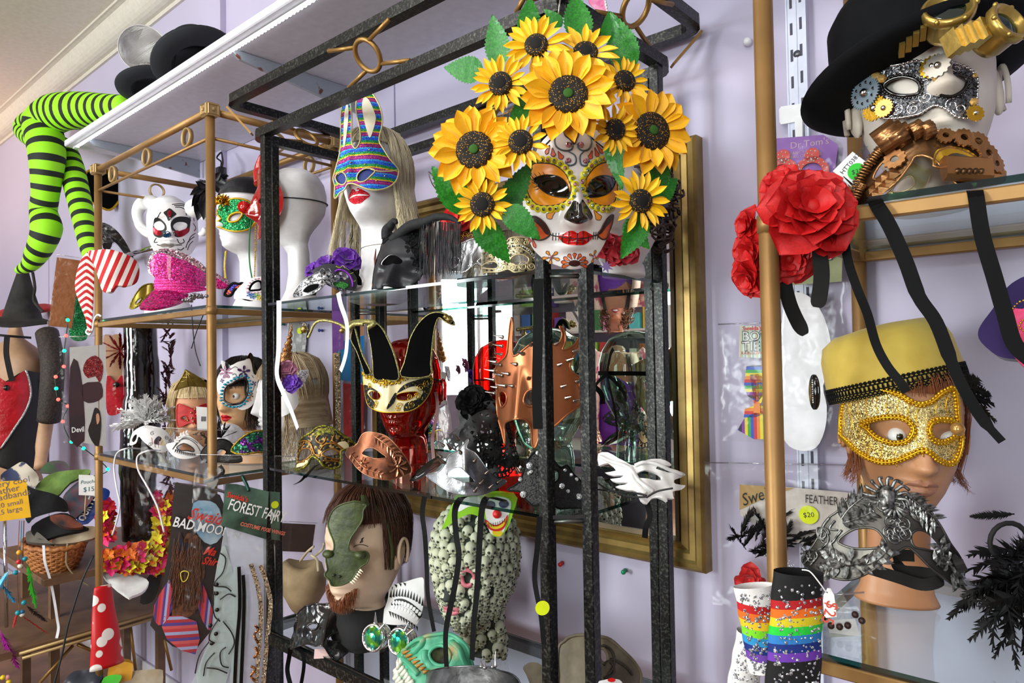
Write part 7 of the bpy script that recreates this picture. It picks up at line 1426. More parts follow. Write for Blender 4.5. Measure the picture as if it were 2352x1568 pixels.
# swing ticket
S=Surf(atY(1955,395,.93),0,0,0);t=T('swing_tag', 'white barcode swing tag with green price sticker beside the bronze cog mask', 'price tag', S(0,0));patch(S, S.px(ZQ(566,880,668,780,745,838,690,984)), tagw, name='card', par=t, sm=0, t=.0006, res=.03);u, v=S.px(ZQ(690,884))[0];sticker(S, u, v, .0105, grst, t, '$35', .002);a_=S.px(ZQ(618,898))[0];text(S, 'HTT03870BK', a_[0], a_[1],.0075, inkm, 'printed_code', t, rot=.82)
b=MB()
for i in range(12): u, v=S.px(ZQ(625+i*6,925+i*5))[0];b.box(S(u+.004, v-.002,.0012),(.0009,.0004,.016),((S.U*.8+S.W*.6), S.N, (S.W*.8-S.U*.6)))
b.build('barcode', inkm, t, kind='stuff')
# ribbons over the right shelf
hang('black_ribbon', 'narrow black ribbon falling from the left corner of the right top shelf', aYs(1937,462,.90,1938,510,.885,1946,590,.88,1968,660,.88,1992,720,.885,2012,790,.89,2038,840,.89,2070,880,.885,2082,900,.88),.010, blkrib, V((1,.3,0)), tw=.4)
hang('black_ribbon', 'wide black ribbon crossing diagonally in front of the yellow hat', aYs(2006,452,.90,2014,470,.884,2044,520,.88,2080,600,.878,2110,680,.876,2150,740,.875,2185,830,.87,2212,890,.868,2255,960,.87,2302,1014,.87),[.0155]*20+[.014]*10+[.0115]*12+[.008]*4, blkrib, V((1,.2,0)))
hang('black_ribbon', 'wide black ribbon hanging from the right end of the right top shelf', aYs(2238,436,.90,2242,452,.884,2256,540,.88,2285,640,.878,2308,720,.876,2330,790,.874,2372,830,.874),.0150, blkrib, V((1,.2,0)))
# ---------------------------------------------------------------- lower right shelf
sk2=mat('tanned mannequin skin', 'c08a62', .42, c2='b57f58', ns=9, sub=.1);H=head('mannequin_head', 'tanned mannequin head with short ginger hair and green eyes in the gold mask', 2080,986,1.13,16,-2,3,.95, ZR2_, sk2, ears=True, eyes=0)
lips(H, mat('matt nude lips', 'a8745a', .5),1.1)
for sg in (-1,1): eyeball(H, sg, mat('eye white', 'e8e4de', .2), mat('hazel iris', '3a3618', .1, coat=.5), H.t, look=.08)
wigthing(H, 'short ginger hair under the yellow pillbox hat', .03, ging, n=620, face=66, vf=.06, flare=.3, seed=17, r=.0011, k0=1.045, vside=-.05, fringe=1)
axh=(V((0,0,1))*.95-RT*.26+V((H.O.x, H.O.y, 0)).normalized()*.16).normalized();hc=H.O+H.W*.060-H.N*.022-H.U*.009;ym=mat('primrose yellow felt', 'c9ab46', .75, bs=400, bd=.12, c2='d4b850', ns=30, sheen=.15)
t=T('pillbox_hat', 'primrose yellow pillbox hat with black lace band on the ginger head', 'hat', hc);MB().lathe([(.091,-.008),(.093,-.006),(.093,.02),(.090,.056),(.083,.076),(.066,.087),(.034,.091),(0,.093)], hc, axh, 56,.98,1.12).build('hat_body', ym, t)
xx=V((1,0,0));xx=(xx-axh*xx.dot(axh)).normalized();yy=axh.cross(xx);b=MB();bl=MB()
for i in range(96):
 a=2*PI*i/96;d=xx*math.cos(a)*.98+yy*math.sin(a)*1.12;dn=d.normalized();p=hc+d*.0942;sd=axh.cross(dn);b.tube([p+axh*(.004+.006*math.sin(q*PI/4))+sd*.0038*math.cos(q*PI/4) for q in range(8)],.0011,4, True);b.tube([p+axh*(.013+.002*math.sin(q*PI/3))+sd*.002*math.cos(q*PI/3) for q in range(6)],.0008,4, True);b.tube([p+axh*(-.005+.002*math.sin(q*PI/3))+sd*.002*math.cos(q*PI/3) for q in range(6)],.0008,4, True)
for hh in (-.004,.002,.009,.013): b.tube([hc+(xx*math.cos(2*PI*i/60)*.98+yy*math.sin(2*PI*i/60)*1.12)*.0946+axh*hh for i in range(60)],.0009,4, True)
b.build('lace_band', blklace, t, kind='stuff')
q=Surf(atY(1873,900,.985),-55,0);t2=MB().lathe([(0,0),(.024,0),(.024,.003),(0,.0045)], q.P, q.N, 24,.45,1).build('hat_button', blackg, t);beads(q, [(0,.016),(0,-.016)],.003,.0014, gemw, 'rhinestone', t, closed=False, sm=0, h=.004, kind='stuff')
b=MB();rr=random.Random(5)
for i, (x0, y0, x1, y1) in enumerate(((2215,880,2250,870),(2215,885,2275,905),(2215,900,2283,928),(2218,900,2288,968),(2215,905,2260,950))): p0, p1=atY(x0, y0,.99), atY(x1, y1,.96);feather(b, p0, p1-p0, V((0,-1,1)),(p1-p0).length, .011, None, 20, i)
b.build('feather_tuft', fth, t, kind='stuff');MB().ball(atY(2200,985,.97),.008,12).build('pearl_trim', mat('amber pearl', 'b8894a', .2,.5), t)
MB().tube([H.pt(-1.5,-.075,.004,0,0)+V((0,0,-.0)), H.pt(-1.5,-.085,.008,0,0), H.pt(-1.45,-.095,.004,0,0)],.003,6).build('lace_earring', blklace, t) if 0 else None
S=onhead(H, .006,.092, nose=(.014,.02,-.045,.013));gf=mat('crinkled gold brocade', 'c8a95c', .3,.65, c2='e6d49a', ns=26, glit=900, bs=70, bd=.7)
o=ZR(650,862,672,782,742,710,850,660,950,666,1050,692,1120,732,1190,756,1260,732,1320,682,1382,660,1402,722,1412,850,1432,950,1422,1030,1390,1100,1340,1106,1290,1082,1240,1040,1190,1030,1120,1060,1050,1090,980,1102,900,1086,820,1042,742,972,672,922)
goldb=mat('bright gold gimp braid', 'd9a520', .28,.8, bs=260, bd=.9)
t=mask('brocade_mask', 'gold brocade eye mask edged with thick gold gimp braid on the ginger head', S, o, [ZR(832,872,880,852,950,835,1040,830,1110,852,1145,900,1120,960,1060,986,990,980,920,950,870,902), ZR(1240,900,1262,860,1320,845,1388,860,1410,902,1388,950,1330,980,1270,970,1246,932)], gf, res=.005)
for path in [S.uv]+S.hs:
 dn=cr(path, 6)
 for off in (-.0020,.0020): beads(S, shift(dn, S, off*(-1 if path is S.uv else 1)),.0046,.0027, goldb, 'braid_loop', t, sm=0, h=.001, kind='stuff')
 trim(S, path, .0016, goldb, 'braid_core', t, h=.0025)
rr=random.Random(1);trims(S, [S.px(ZR(x, 690+20*math.sin(x*.02), x-12,780, x+8,870, x-10,960)) for x in (720,770,820,870)]+[S.px(ZR(x, y, x-10, y+60, x+6, y+110)) for x, y in ((930,700),(990,700),(1060,720),(1120,760),(1170,780),(1170,900),(1200,960),(1290,740),(1350,710),(960,1000),(1040,1020),(880,990))],.0007, goldb, 'gold_crinkle_line', t, sm=4, kind='stuff')
# ornate silver mask
S=Surf(atY(2030,1270,.915),4,20,4, R=.115, nose=(.014,.03,-.05,.016));o=ZS(602,692,590,642,640,590,700,500,740,402,790,342,850,300,900,232,960,192,1060,172,1110,190,1150,150,1210,138,1280,150,1330,190,1440,192,1500,250,1560,340,1620,430,1680,540,1750,640,1782,740,1750,852,1700,842,1620,782,1540,722,1480,662,1420,602,1362,566,1290,602,1180,682,1080,752,960,802,860,802,760,772,690,742)
asv=mat('antiqued silver shell', '6e6d68', .34,.85, c2='454340', ns=12, bs=120, bd=.15);rel=mat('silver relief ornament', 'a2a3a1', .36,.85, c2='3a3a38', ns=200, bs=300, bd=.4)
t=mask('roman_mask', 'large antique silver eye mask with winged relief and flowers on the lower right shelf', S, o, [ZS(850,522,920,460,1000,426,1100,426,1162,462,1206,552,1100,576,980,577,900,556), ZS(1388,482,1430,440,1500,450,1560,500,1602,550,1642,582,1600,602,1540,592,1480,580,1410,560)], asv, edge=asv, er=.0016, res=.005)
b=MB()
for x, y, r, n_ in ((935,690,.019,6),(1650,680,.013,5),(625,612,.008,6)): flower(b, S, *S.px(ZS(x, y))[0], r, n_, .003,.28,.3)
for q in ((1000,700,1080,690,1160,650,1215,590),(870,680,800,640,770,600),(860,700,800,720,760,740),(1570,700,1620,620,1600,560),(1690,740,1720,790,1730,830)): leafspray(b, S, S.px(ZS(*q)), n=4, L=.017, w=.008)
for q, n_, L in (((880,360,940,280,1040,200),9,.020),((1350,180,1450,260,1560,360),9,.018),((890,390,990,360,1100,310),8,.014),((1370,300,1450,330,1540,420),7,.013)): leafspray(b, S, S.px(ZS(*q)), n=n_, L=L, w=.0042)
b.build('relief_foliage', rel, t, smooth=False, kind='stuff')
trims(S, [cr(S.px(ZS(*q)),5, False) for q in ((600,690,640,650,640,600,610,600,605,650),(640,590,720,580,780,520,760,440,700,430,710,500,750,510),(790,350,740,420,730,520,800,540,850,480,880,440),(830,370,790,430,850,440),(1120,310,1080,250,1160,230,1230,240,1320,250,1400,300),(650,700,700,640,690,600),(1200,440,1240,400,1280,380,1310,420,1350,480),(1230,470,1270,500,1320,520))]+[curl(*S.px(ZS(x, y))[0], r, a, 1.5, d) for x, y, r, a, d in ((1190,265,.010,0,1),(1290,262,.010,3,-1),(1250,385,.010,0,1),(1330,400,.010,3,-1),(1230,460,.008,1,1),(1340,470,.009,2,-1),(740,470,.009,0,1),(660,640,.008,2,1),(1270,500,.008,2,1),(1300,440,.007,0,-1))],.0013, rel, 'relief_scroll', t, h=.0008, kind='stuff')
hm_=MB();Sh=S;fc=Head(S(*S.px(ZS(1212,200))[0],.006),4,10,0,.15);vs_=[]
for i in range(21):
 for j in range(25): vs_.append(fc.pt(-1.5+3*j/24,.105-.22*i/20))
hm_.add([p-S.N*.012 for p in vs_],[(i*25+j, (i+1)*25+j, (i+1)*25+j+1, i*25+j+1) for i in range(20) for j in range(24)]);hm_.build('relief_face', rel, t)
b=MB()
for i in range(9): a=-.2+i*(PI+.4)/8;c_=S.px(ZS(1212,190))[0];b.tube(cv([S(c_[0]+.011*math.cos(a), c_[1]+.012*math.sin(a),.003), S(c_[0]+.020*math.cos(a), c_[1]+.019*math.sin(a)+.002,.005), S(c_[0]+.026*math.cos(a-.2), c_[1]+.022*math.sin(a-.2),.003)],4),.0022,6)
for i in range(7): c_=S.px(ZS(1265,300))[0];a=-PI+i*PI/6;b.tube([S(c_[0], c_[1]+.006,.003), S(c_[0]+.013*math.cos(a), c_[1]+.010*math.sin(a)*.9,.005)],[.001,.0026],6)
b.build('relief_hair_and_shell', rel, t, kind='stuff')
velv=mat('black velvet ribbon', '0b0706', .8);strap(t, aYs(1995,1305,.95,2060,1325,.955,2115,1342,.96,2150,1337,.965,2158,1325,.97,2120,1315,.975,2075,1310,.975,2058,1290,.975,2065,1276,.975,2100,1276,.97),.014, velv, side=V((0,.3,1)))
strap(t, [S(*S.px(ZS(1740,640))[0])]+aYs(2200,1285,.93,2213,1312,.93),.010, velv)
# purple and pink hat, black feather thing at the right edge
t=T('beret', 'purple felt hat lined in hot pink with gold sequins at the right edge', 'hat', atY(2320,720,1.0));pf=mat('purple felt', '26104e', .85, bs=300, bd=.2, sheen=.2);S=Surf(atY(2320,735,1.02),0,10,0, R=.14);patch(S, S.px(ZR(1532,320,1560,260,1620,180,1690,70,1760,10,1850,-20,1950,40,1960,420,1850,480,1760,482,1650,462,1550,380)), pf, name='felt_crown', par=t, t=.02)
S=Surf(atY(2345,745,.985),0,10,0, R=.14);patch(S, S.px(ZR(1800,180,1740,180,1700,250,1690,320,1710,400,1760,480,1830,540,1950,540,1960,150)), mat('hot pink satin', 'b8124e', .35, c2='d01f62', ns=30, bs=40, bd=.4), name='pink_lining', par=t, t=.004)
for q in ((1688,290,1720,390,1790,480,1860,540),(1740,180,1780,140,1850,120),(1800,250,1780,290,1830,330)): beads(S, S.px(ZR(*q)),.0035,.0013, goldg, 'gold_sequins', t, closed=False, h=.001, kind='stuff')
t=T('feather_headdress', 'black curled feather headdress lying at the right edge of the lower right shelf', 'headdress', atZ(2310,1370, ZR2_));b=MB();rr=random.Random(3);c0=atY(2345,1310,.98)
for i in range(34): a=rr.uniform(PI*.45, PI*1.5);L=rr.uniform(.04,.085);feather(b, c0+V((rr.uniform(-.02,.03), rr.uniform(-.03,.03), rr.uniform(-.02,.02))), RT*math.cos(a)+UP*math.sin(a)*.8+FW*rr.uniform(-.3,.3),-FW+UP*rr.uniform(-.5,.5), L, .012, V((rr.uniform(-.02,.03),0,-.025)),22, i, .6)
for q in (aYs(2330,1180,.98,2290,1180,.97,2250,1176,.965,2228,1186,.96), aYs(2340,1260,.98,2280,1300,.97,2250,1350,.965,2246,1365,.96)): feather(b, q[0], q[-1]-q[0], V((0,0,1)),(q[-1]-q[0]).length, .006, None, 30,3)
b.build('feathers', fth, t, kind='stuff');MB().tube(circ(atY(2318,1245,.97),.022, RT, UP, 18),.003,6, True).build('velvet_ring', velv, t)
# ---------------------------------------------------------------- hooks and packets on the wall and post
clp=mat('white plastic sign clip', 'ebecee', .35);t=T('sign_clip', 'white plastic clip on the slotted standard above the purple earring card', 'clip', atY(1840,265, YW-.02));b=MB();Sx=Surf(atY(1836,268, YW-.022), face=(0,-1,0));patch(Sx, Sx.px(ZQ(290,562,300,548,500,518,505,600,480,606,300,640,292,628)), clp, name='clip_plate', par=t, sm=0, t=.003, res=.05);patch(Sx, Sx.px(ZQ(375,600,415,595,415,740,380,740)), clp, name='hook', par=t, sm=0, t=.008, res=.05, h=.006)
MB().lathe([(.008,0),(.008,.012),(.004,.016),(0,.017)], atY(1721,99, YW),(0,-1,0),12).build('wall_hook', clp, None, label='tiny white knob screwed to the wall left of the right gold rack', cat='knob')
Sw=lambda x, y, d=.03: Surf(atY(x, y, YW-d), face=(0.25,-1,0))
# earrings
S=Sw(1850,380);t=T('earring_card', 'purple card of red polka dot hoop earrings in clear film', 'earrings', S(0,.05));patch(S, S.px(ZX(385,118,560,105,725,92,832,165,780,560,380,560)), mat('purple card', '7d4aa0', .4, c2='8a55ae', ns=30), name='printed_card', par=t, sm=0, t=.001, res=.05)
u, v=S.px(ZX(485,195))[0];text(S, "Dr.Tom's", u, v, .017, mat('lilac gold print', 'b89aa8', .4), 'lettering', t);text(S, 'FANCY DRESS\nBAG OF TRICKS', u, v-.011,.0075, mat('lilac gold print', 'b89aa8', .4), 'lettering', t)
pol=mat('red enamel', 'c93a30', .3);dotm=mat('white dot enamel', 'f2eeea', .4)
for cx, cy, r_ in ((640,370,.0295),(430,380,.0295)):
 u, v=S.px(ZX(cx, cy))[0];e=patch(S, ell(u, v, r_, r_, 28), pol, [ell(u, v, r_*.62, r_*.62,28)], 'hoop_earring', t, h=.006, t=.003, sm=0);b=MB()
 for i in range(14):
  for k in (.72,.90): a=2*PI*(i+(k > .8)*.5)/14;b.lathe([(.0014,0),(0,.0003)], S(u+r_*k*math.cos(a), v+r_*k*math.sin(a),.0062), S.N, 8)
 b.build('dot', dotm, t, kind='stuff');u2, v2=S.px(ZX(cx+(5 if cx > 500 else 5), cy-128))[0];patch(S, ell(u2, v2,.0125,.0125,20), pol, name='stud_disc', par=t, h=.006, t=.003, sm=0);b=MB()
 for i in range(7): a=i*.9;b.lathe([(.0014,0),(0,.0003)], S(u2+.008*math.cos(a)*(i > 0), v2+.008*math.sin(a)*(i > 0),.0062), S.N, 8)
 b.build('dot', dotm, t, kind='stuff');MB().tube([S(u2, v2-.012,.006), S(u, v+r_*.95,.006)],.0008,4).build('link', chrome, t)
patch(Surf(S.P+S.N*.012, face=S.N), rect(0,-.01,.15,.16), bagfilm, name='clear_film', par=t, t=0, res=.02, sm=0)
# costume hat packet with white garment
t, S=bag('costume_packet', 'hanging packet of white gathered fabric under a pale green header card', atY(1868,800, YW-.05),.145,.38,0,0, face=(.25,-1,0), th=.05)
patch(S, S.px(ZX(455,880,865,840,858,1150,455,1180)), mat('sage map print', 'a9b088', .5, c2='8a9670', ns=26), name='header_card', par=t, sm=0, t=.001, res=.05, h=.004)
for s_, x, y, sz in (('G', 575,1000,.030),('GET', 545,1080,.030)): u, v=S.px(ZX(x, y))[0];text(S, s_, u, v, sz, inkm, 'lettering_outline', t, h=.0052, bold=.0012);text(S, s_, u, v, sz, tagw, 'lettering', t, h=.0058)
u, v=S.px(ZX(470,1122))[0];text(S, 'E HAT', u, v, .013, mat('orange red print', 'd0503a', .5), 'lettering', t, h=.0056);trims(S, [[(a+.0, c) for a, c in ell(*S.px(ZX(x, y))[0],.0045,.004,12)] for x, y in ((775,940),(790,965))],.0007, mat('violet print', '6a3a9a', .4), 'printed_rings', t, closed=True, h=.006)
S2=Surf(S.P, face=S.N, R=.12, ex=lambda u, v: .012*noise.noise(V((u*18, v*10,5))));patch(S2, S2.px(ZR(400,130,440,85,500,95,560,150,610,250,640,380,640,520,600,640,620,760,610,900,560,1010,470,1025,400,980,375,860,372,300)), mat('white silky fabric', 'e9e9ee', .5, bs=16, bd=.5, sheen=.3), name='white_garment', par=t, t=.03, h=.012)
# bow tie packet
t, S=bag('bow_tie_packet', 'packet with a rainbow striped bow tie below its header card', atY(1730,878, YW-.04),.125,.225,0,0, face=(.25,-1,0))
st8=mat('pastel stripe print', '9fd0c4', .5, stripes=(['9fd0c4', 'd8e8e0', 'e8d0a8', 'b8dcc8', 'f0e8e0'],.014), sax=0);patch(S, S.px(ZR(105,280,265,290,300,290,300,478,98,470)), st8, name='header_card', par=t, sm=0, t=.001, res=.05, h=.003)
for s_, x, y, sz, m_, bo in (("Sweida's", 120,310,.011, mat('red script print', 'c8281e', .4),.0003),('BOW', 118,372,.025, inkm, .0012),('TIE', 118,432,.025, inkm, .0012),('BOW', 118,372,.025, tagw, 0),('TIE', 118,432,.025, tagw, 0),('RAINBOW COSTUME', 112,455,.0085, mat('red script print', 'c8281e', .4),0)): u, v=S.px(ZR(x, y))[0];text(S, s_, u, v, sz, m_, 'lettering', t, h=.0042+(.0006 if m_ is tagw else 0), bold=bo, sx=.95)
rbw=['d81e1e', 'f08a1e', 'f0dc1e', '22a83a', '1e50c8', '1a1a24', '8a2aa8', 'f0dc1e', '22a83a', '1e50c8'];rm1=mat('rainbow satin across', 'd81e1e', .3, stripes=(rbw, .055), sax=0);rm2=mat('rainbow satin up', 'd81e1e', .3, stripes=(rbw, .060), sax=1)
for q, m_ in ((ZR(145,525,230,518,262,560,262,680,210,740,150,700,130,640), rm2),(ZR(165,575,215,570,262,600,235,745,190,745), rm1),(ZR(190,800,235,800,262,850,265,960,190,960,92,905,130,840), rm1),(ZR(135,780,190,760,240,760,262,800,200,830,130,830), rm2)): patch(S, S.px(q), m_, name='bow_loop', par=t, t=.006, h=.006, sm=1)
patch(S, S.px(ZR(192,745,228,745,230,802,190,802)), mat('orange satin', 'f08a1e', .3), name='knot', par=t, t=.006, h=.012, sm=0)
# feather headpiece packet
t, S=bag('headpiece_packet', 'packet of black feather headpiece with white and kraft header card behind the right post', atY(1800,1235, YW-.045),.27,.27,0,-2, face=(.25,-1,0), th=.03)
patch(S, S.px(ZS(125,105,500,125,945,165,935,300,800,560,400,520,130,330)), mat('white patterned card', 'd8d2cc', .5, c2='c9bfb8', ns=60), name='header_card', par=t, sm=0, t=.001, res=.05);patch(S, S.px(ZS(125,103,525,130,330,195,125,290)), mat('kraft card', 'b8965a', .6), name='kraft_corner', par=t, sm=0, t=.001, res=.05, h=.0012)
u, v=S.px(ZS(152,262))[0];text(S, 'Sweida', u, v, .032, inkm, 'lettering', t, h=.0026, rot=.35, shear=.35, sx=.8);u, v=S.px(ZS(608,235))[0];text(S, 'FEATHER HEADPIECE', u, v, .0215, mat('dark brown print', '2c2422', .5), 'lettering', t, h=.0026, rot=-.05, sx=.62)
sticker(S, *S.px(ZS(635,325))[0],.0165, None, t, '$20', .0035);b=MB();rr=random.Random(8)
for i in range(26): x0, y0=rr.uniform(130,640), rr.uniform(420,640);p=S(*S.px(ZS(x0, y0))[0],.012);a=rr.uniform(.2, PI-.1);feather(b, p, RT*math.cos(a)+UP*math.sin(a),-FW, rr.uniform(.03,.07),.014, V((.01,0,-.01)),18, i, .3)
b.build('feathers', fth, t, kind='stuff')
for cx, cy in ((430,640),(480,680),(340,600)): beads(S, [(a*.02+S.px(ZS(cx, cy))[0][0], c*.02+S.px(ZS(cx, cy))[0][1]) for a, c in ((0,0),(.3,.4),(-.4,.2),(.1,-.5),(.6,0),(-.5,-.3))],.004,.0016, gemw, 'beads', t, sm=0, h=.014, kind='stuff')
q=Surf(atY(1722,1328, YW-.06));t=T('red_flower', 'small red silk flower behind the white rainbow sock', 'flower', q.P);rose(Matrix.Translation(q.P) @ Matrix((q.U, q.W, q.N)).transposed().to_4x4(),.030, redp, t, n=(4,5,5,3))
# rose headband on the right post
t=T('rose_headband', 'black headband with large red silk roses clipped round the right gold post', 'headband', atY(1830,520,.87));redq=mat('scarlet silk petal', 'ae0307', .6, c2='c80a0c', ns=24)
for x, y, Y_, r, yw, pt, sd in ((1858,490,.845,.058,15,15,1),(1800,430,.86,.032,-20,30,2),(1800,470,.85,.028,-50,10,7),(1728,520,.945,.030,-50,0,3),(1740,580,.95,.040,-40,-10,4),(1732,632,.945,.036,-45,-25,5),(1812,590,.93,.040,5,-20,6),(1905,545,.86,.028,50,-20,8)):
 q=Surf(atY(x, y, Y_), yw, pt);rose(Matrix.Translation(q.P) @ Matrix((q.U, q.W, q.N)).transposed().to_4x4(), r, redq, t, n=(5,6,7,5) if r > .05 else (4,5,5,3), seed=sd)
velb=mat('black velvet headband', '070606', .9)
strap(t, [atY(*p_, Y_) for p_, Y_ in zip(ZX(700,830,700,950,712,1100,700,1230,680,1335),(.87,)*5)],[.018]*18+[.017,.014,.009], velb, 'band', V((1,.3,0)), t=.003);strap(t, [atY(*p_, Y_) for p_, Y_ in zip(ZX(425,800,428,950,440,1120,480,1300,540,1440,595,1530),(.93,)*6)],[.018]*22+[.017,.015,.012,.008], velb, 'band', V((1,.3,0)), t=.003)
# rainbow socks and tag
blk7=['0a0a0c']*3+['b01016', 'e86a12', 'd8c41a', '1fc83a', '2a7ac0', '0a2a78', '6a34a8']+['0a0a0c']*6;sb=mat('black rib knit with rainbow bands', '0a0a0c', .8, stripes=(blk7,.156), sax=0, bs=300, bd=.5);wh7=['e6e2e0']*2+['c01418', 'e86a1a', 'eec01a', '7ad81a', '2a90c8', '0c2a7a', '7040a8']+['e6e2e0']*7;sw=mat('white rib knit with rainbow bands', 'e6e2e0', .8, stripes=(wh7,.150), sax=0, bs=300, bd=.5)
def sock(name, lab, P0, P1, wt, wb, m, sd, gm_):
 t=T(name, lab, 'sock', P0);q=[P0.lerp(P1, i/24)+V((.0006*math.sin(i*.9+sd),0,0)) for i in range(25)];nn=60;b=MB();ax=(P1-P0).normalized();x_=RT;x_=(x_-ax*x_.dot(ax)).normalized();y_=ax.cross(x_);vs=[];uv=[];fs=[]
 for i, p in enumerate(q):
  w=wt+(wb-wt)*i/24
  for k in range(nn):
   a=2*PI*k/nn;rb_=1+.012*math.sin(k*PI);vs.append(p+x_*math.cos(a)*w/2*rb_+y_*math.sin(a)*.014*(1+.05*(k % 2)));uv.append(((p-P0).length+.004*math.sin(a*1.0+sd), k/nn))
 for i in range(24):
  for k in range(nn): fs.append((i*nn+k, (i+1)*nn+k, (i+1)*nn+(k+1) % nn, i*nn+(k+1) % nn))
 b.add(vs, fs, uv).build('knit_tube', m, t);g_=MB();rr=random.Random(sd)
 for i in range(230): f=rr.uniform(.06,1);a=rr.uniform(-2.6,-.5) if y_.dot(FW) > 0 else rr.uniform(.5,2.6);p=P0.lerp(P1, f)+x_*math.cos(a)*(wt+(wb-wt)*f)/2+y_*math.sin(a)*.0142;gem(g_, p, -FW, rr.uniform(.0010,.0022),6)
 g_.build('rhinestones', gm_, t, smooth=False, kind='stuff');return t
arr=mat('aurora rhinestone', 'cfd4dc', .05,.75, glit=900)
P0, P1=atY(1833,1312,.80), atY(1818,1640,.80);sock('rainbow_sock', 'black knee sock with rainbow bands and rhinestones pegged to the right post', P0, P1,.055,.064, sb, 1, arr);P0, P1=atY(1731,1344,.83), atY(1757,1540,.83);sock('rainbow_sock', 'white knee sock with rainbow bands hanging at a slant left of the black one', P0, P1,.048,.038, sw, 4, arr)
P0, P1=atY(1722,1450,.845), atY(1700,1640,.845);sock('rainbow_sock', 'plain white rhinestone sock leg hanging behind the slanted white one', P0, P1,.030,.045, mat('white rib knit', 'e6e2e0', .8, bs=300, bd=.5),5, arr)
S=Surf(atY(1905,1388,.80),0,0,8);t=T('price_tag', 'white $25 string price tag beside the black rainbow sock', 'price tag', S(0,0));patch(S, S.px(ZS(760,890,772,868,795,870,808,895,822,920,842,1080,762,1088,748,1070,740,960,745,915)), tagw, [S.px(ZS(765,900,772,893,778,900,771,907))], name='card', par=t, sm=0, t=.0006, res=.03);u, v=S.px(ZS(772,950))[0];text(S, '$25', u, v, .017, mat('red felt pen', 'c8402a', .6), 'handwriting', t, rot=-PI/2-.12, h=.001)
MB().tube(cv(aYs(1842,1308,.79,1860,1312,.79,1880,1335,.79,1898,1360,.795),6),.0008,5).build('string', tagw, t)
t, S=bag('bead_packet', 'small clear packet with brown beads and white label below the right shelf edge', atY(1940,1420,.97),.062,.062,0,-12);card(S, -.005,-.012,.035,.022, tagw, 'label_card', t)
for i, (a, c) in enumerate(((-.018,-.006),(-.008,-.008),(.002,-.007),(.014,.006),(-.024,.006),(.02,-.002))): MB().ball(S(a, c, .006),.0045,10).build('bead', mat('dark wooden bead', '3a2018', .4), t)
# ================================================================ LEFT SIDE: TIGHTS, SHELF TOP, COSTUMES, TABLE
lime=mat('lime and black striped tights', '9bea18', .7, stripes=(['9bea18']*3+['0c160c']*2,.060), sax=0, bs=300, bd=.2)
def leg(lab, q, Y0, rs, name='striped_tights'):
 P_=[atY(x, y, Y0+dy) for (x, y), dy in q];k=P_[0].dot(FW)/F/2.45;n_=len(P_);c_=cv(P_, 6);R2=[]
 for i in range(len(c_)): a=min(n_-1, i//6);b_=min(n_-1, a+1);f=(i % 6)/6;R2.append((rs[a]*(1-f)+rs[b_]*f)*k)
 t=T(name, lab, 'tights', P_[0]);MB().tube(c_, R2,28).build('leg', lime, t);return t
zq=lambda f, *q: [(f(q[i], q[i+1])[0], q[i+2]) for i in range(0, len(q),3)]
leg('lime and black striped stuffed leg bent over the end of the white shelf, nearer one', zq(ZA, 720,600,.12,600,612,.10,500,615,.08,400,622,.05,310,640,.03,240,700,0,255,790,0,265,880,0,262,1000,0,255,1100,0,245,1190,0,262,1280,0,240,1360,-.01,205,1430,-.02,165,1490,-.03,100,1522,-.05),.97,[60,85,100,110,118,112,108,102,86,76,76,88,78,68,48,20])
leg('lime and black striped stuffed leg hanging behind the nearer one', zq(ZA, 640,640,.16,480,650,.14,320,660,.12,180,680,.10,130,730,.08,200,790,.08,340,830,.08,400,940,.08,435,1080,.08,470,1230,.08,500,1380,.08,515,1440,.08),1.0,[60,80,80,70,58,60,70,68,64,58,50,40])
sz=SZ+.024
for (x, y, Y_, r, hh, m_, lab, tl) in ((452,150,1.05,.085,.11,mat('dark navy black felt', '12151c', .8, bs=300, bd=.1),'black felt top hat lying on the white wall shelf',(-.5,.0,1)),(345,205,1.12,.075,.08,mat('grey glitter felt', '8a8784', .7, glit=500),'grey glitter hat with dark brim on the white wall shelf',(-.25,0,1))):
 p=atY(x, y, Y_);p.z=max(p.z, sz+.05);t=T('felt_hat', lab, 'hat', p);a_=V(tl).normalized();MB().lathe([(r, .0),(r*1.3,.0),(r*1.75,.012),(r*1.78,.02),(r*1.7,.014),(r, .006)], p, a_, 40,1,.9).build('brim', mat('dark navy black felt', '12151c', .8), t);MB().lathe([(r, .0),(r*.93, hh*.7),(r*.9, hh*.95),(r*.7, hh),(0, hh*.92)], p, a_, 40,1,.9).build('crown', m_, t)
q=Surf(atY(329,112,1.08),-12,-8);t=T('spotlight', 'white clip-on spotlight with bare bulb above the white wall shelf', 'lamp', q.P);wl=mat('white enamel shade', 'e4e2de', .3);r=.088;MB().lathe([(r*1.02,.0),(r, .002),(r*.92,-.03),(r*.62,-.075),(r*.34,-.10),(r*.33,-.10),(r*.6,-.072),(r*.89,-.03),(r*.97,.0)], q.P, q.N, 40).build('shade', wl, t);MB().ball(q.P-q.N*.03,.030,16).build('bulb', mat('frosted bulb', 'f0eeea', .3), t);MB().lathe([(.026,-.16),(.027,-.09),(.02,-.05)], q.P, q.N, 20).build('socket', mat('dark socket', '3c3c3e', .4,.5), t);MB().tube([q.P-q.N*.15, q.P-q.N*.16-V((0,0,.12)), V((q.P.x, q.P.y+.12, sz))],.006,8).build('arm', wl, t)
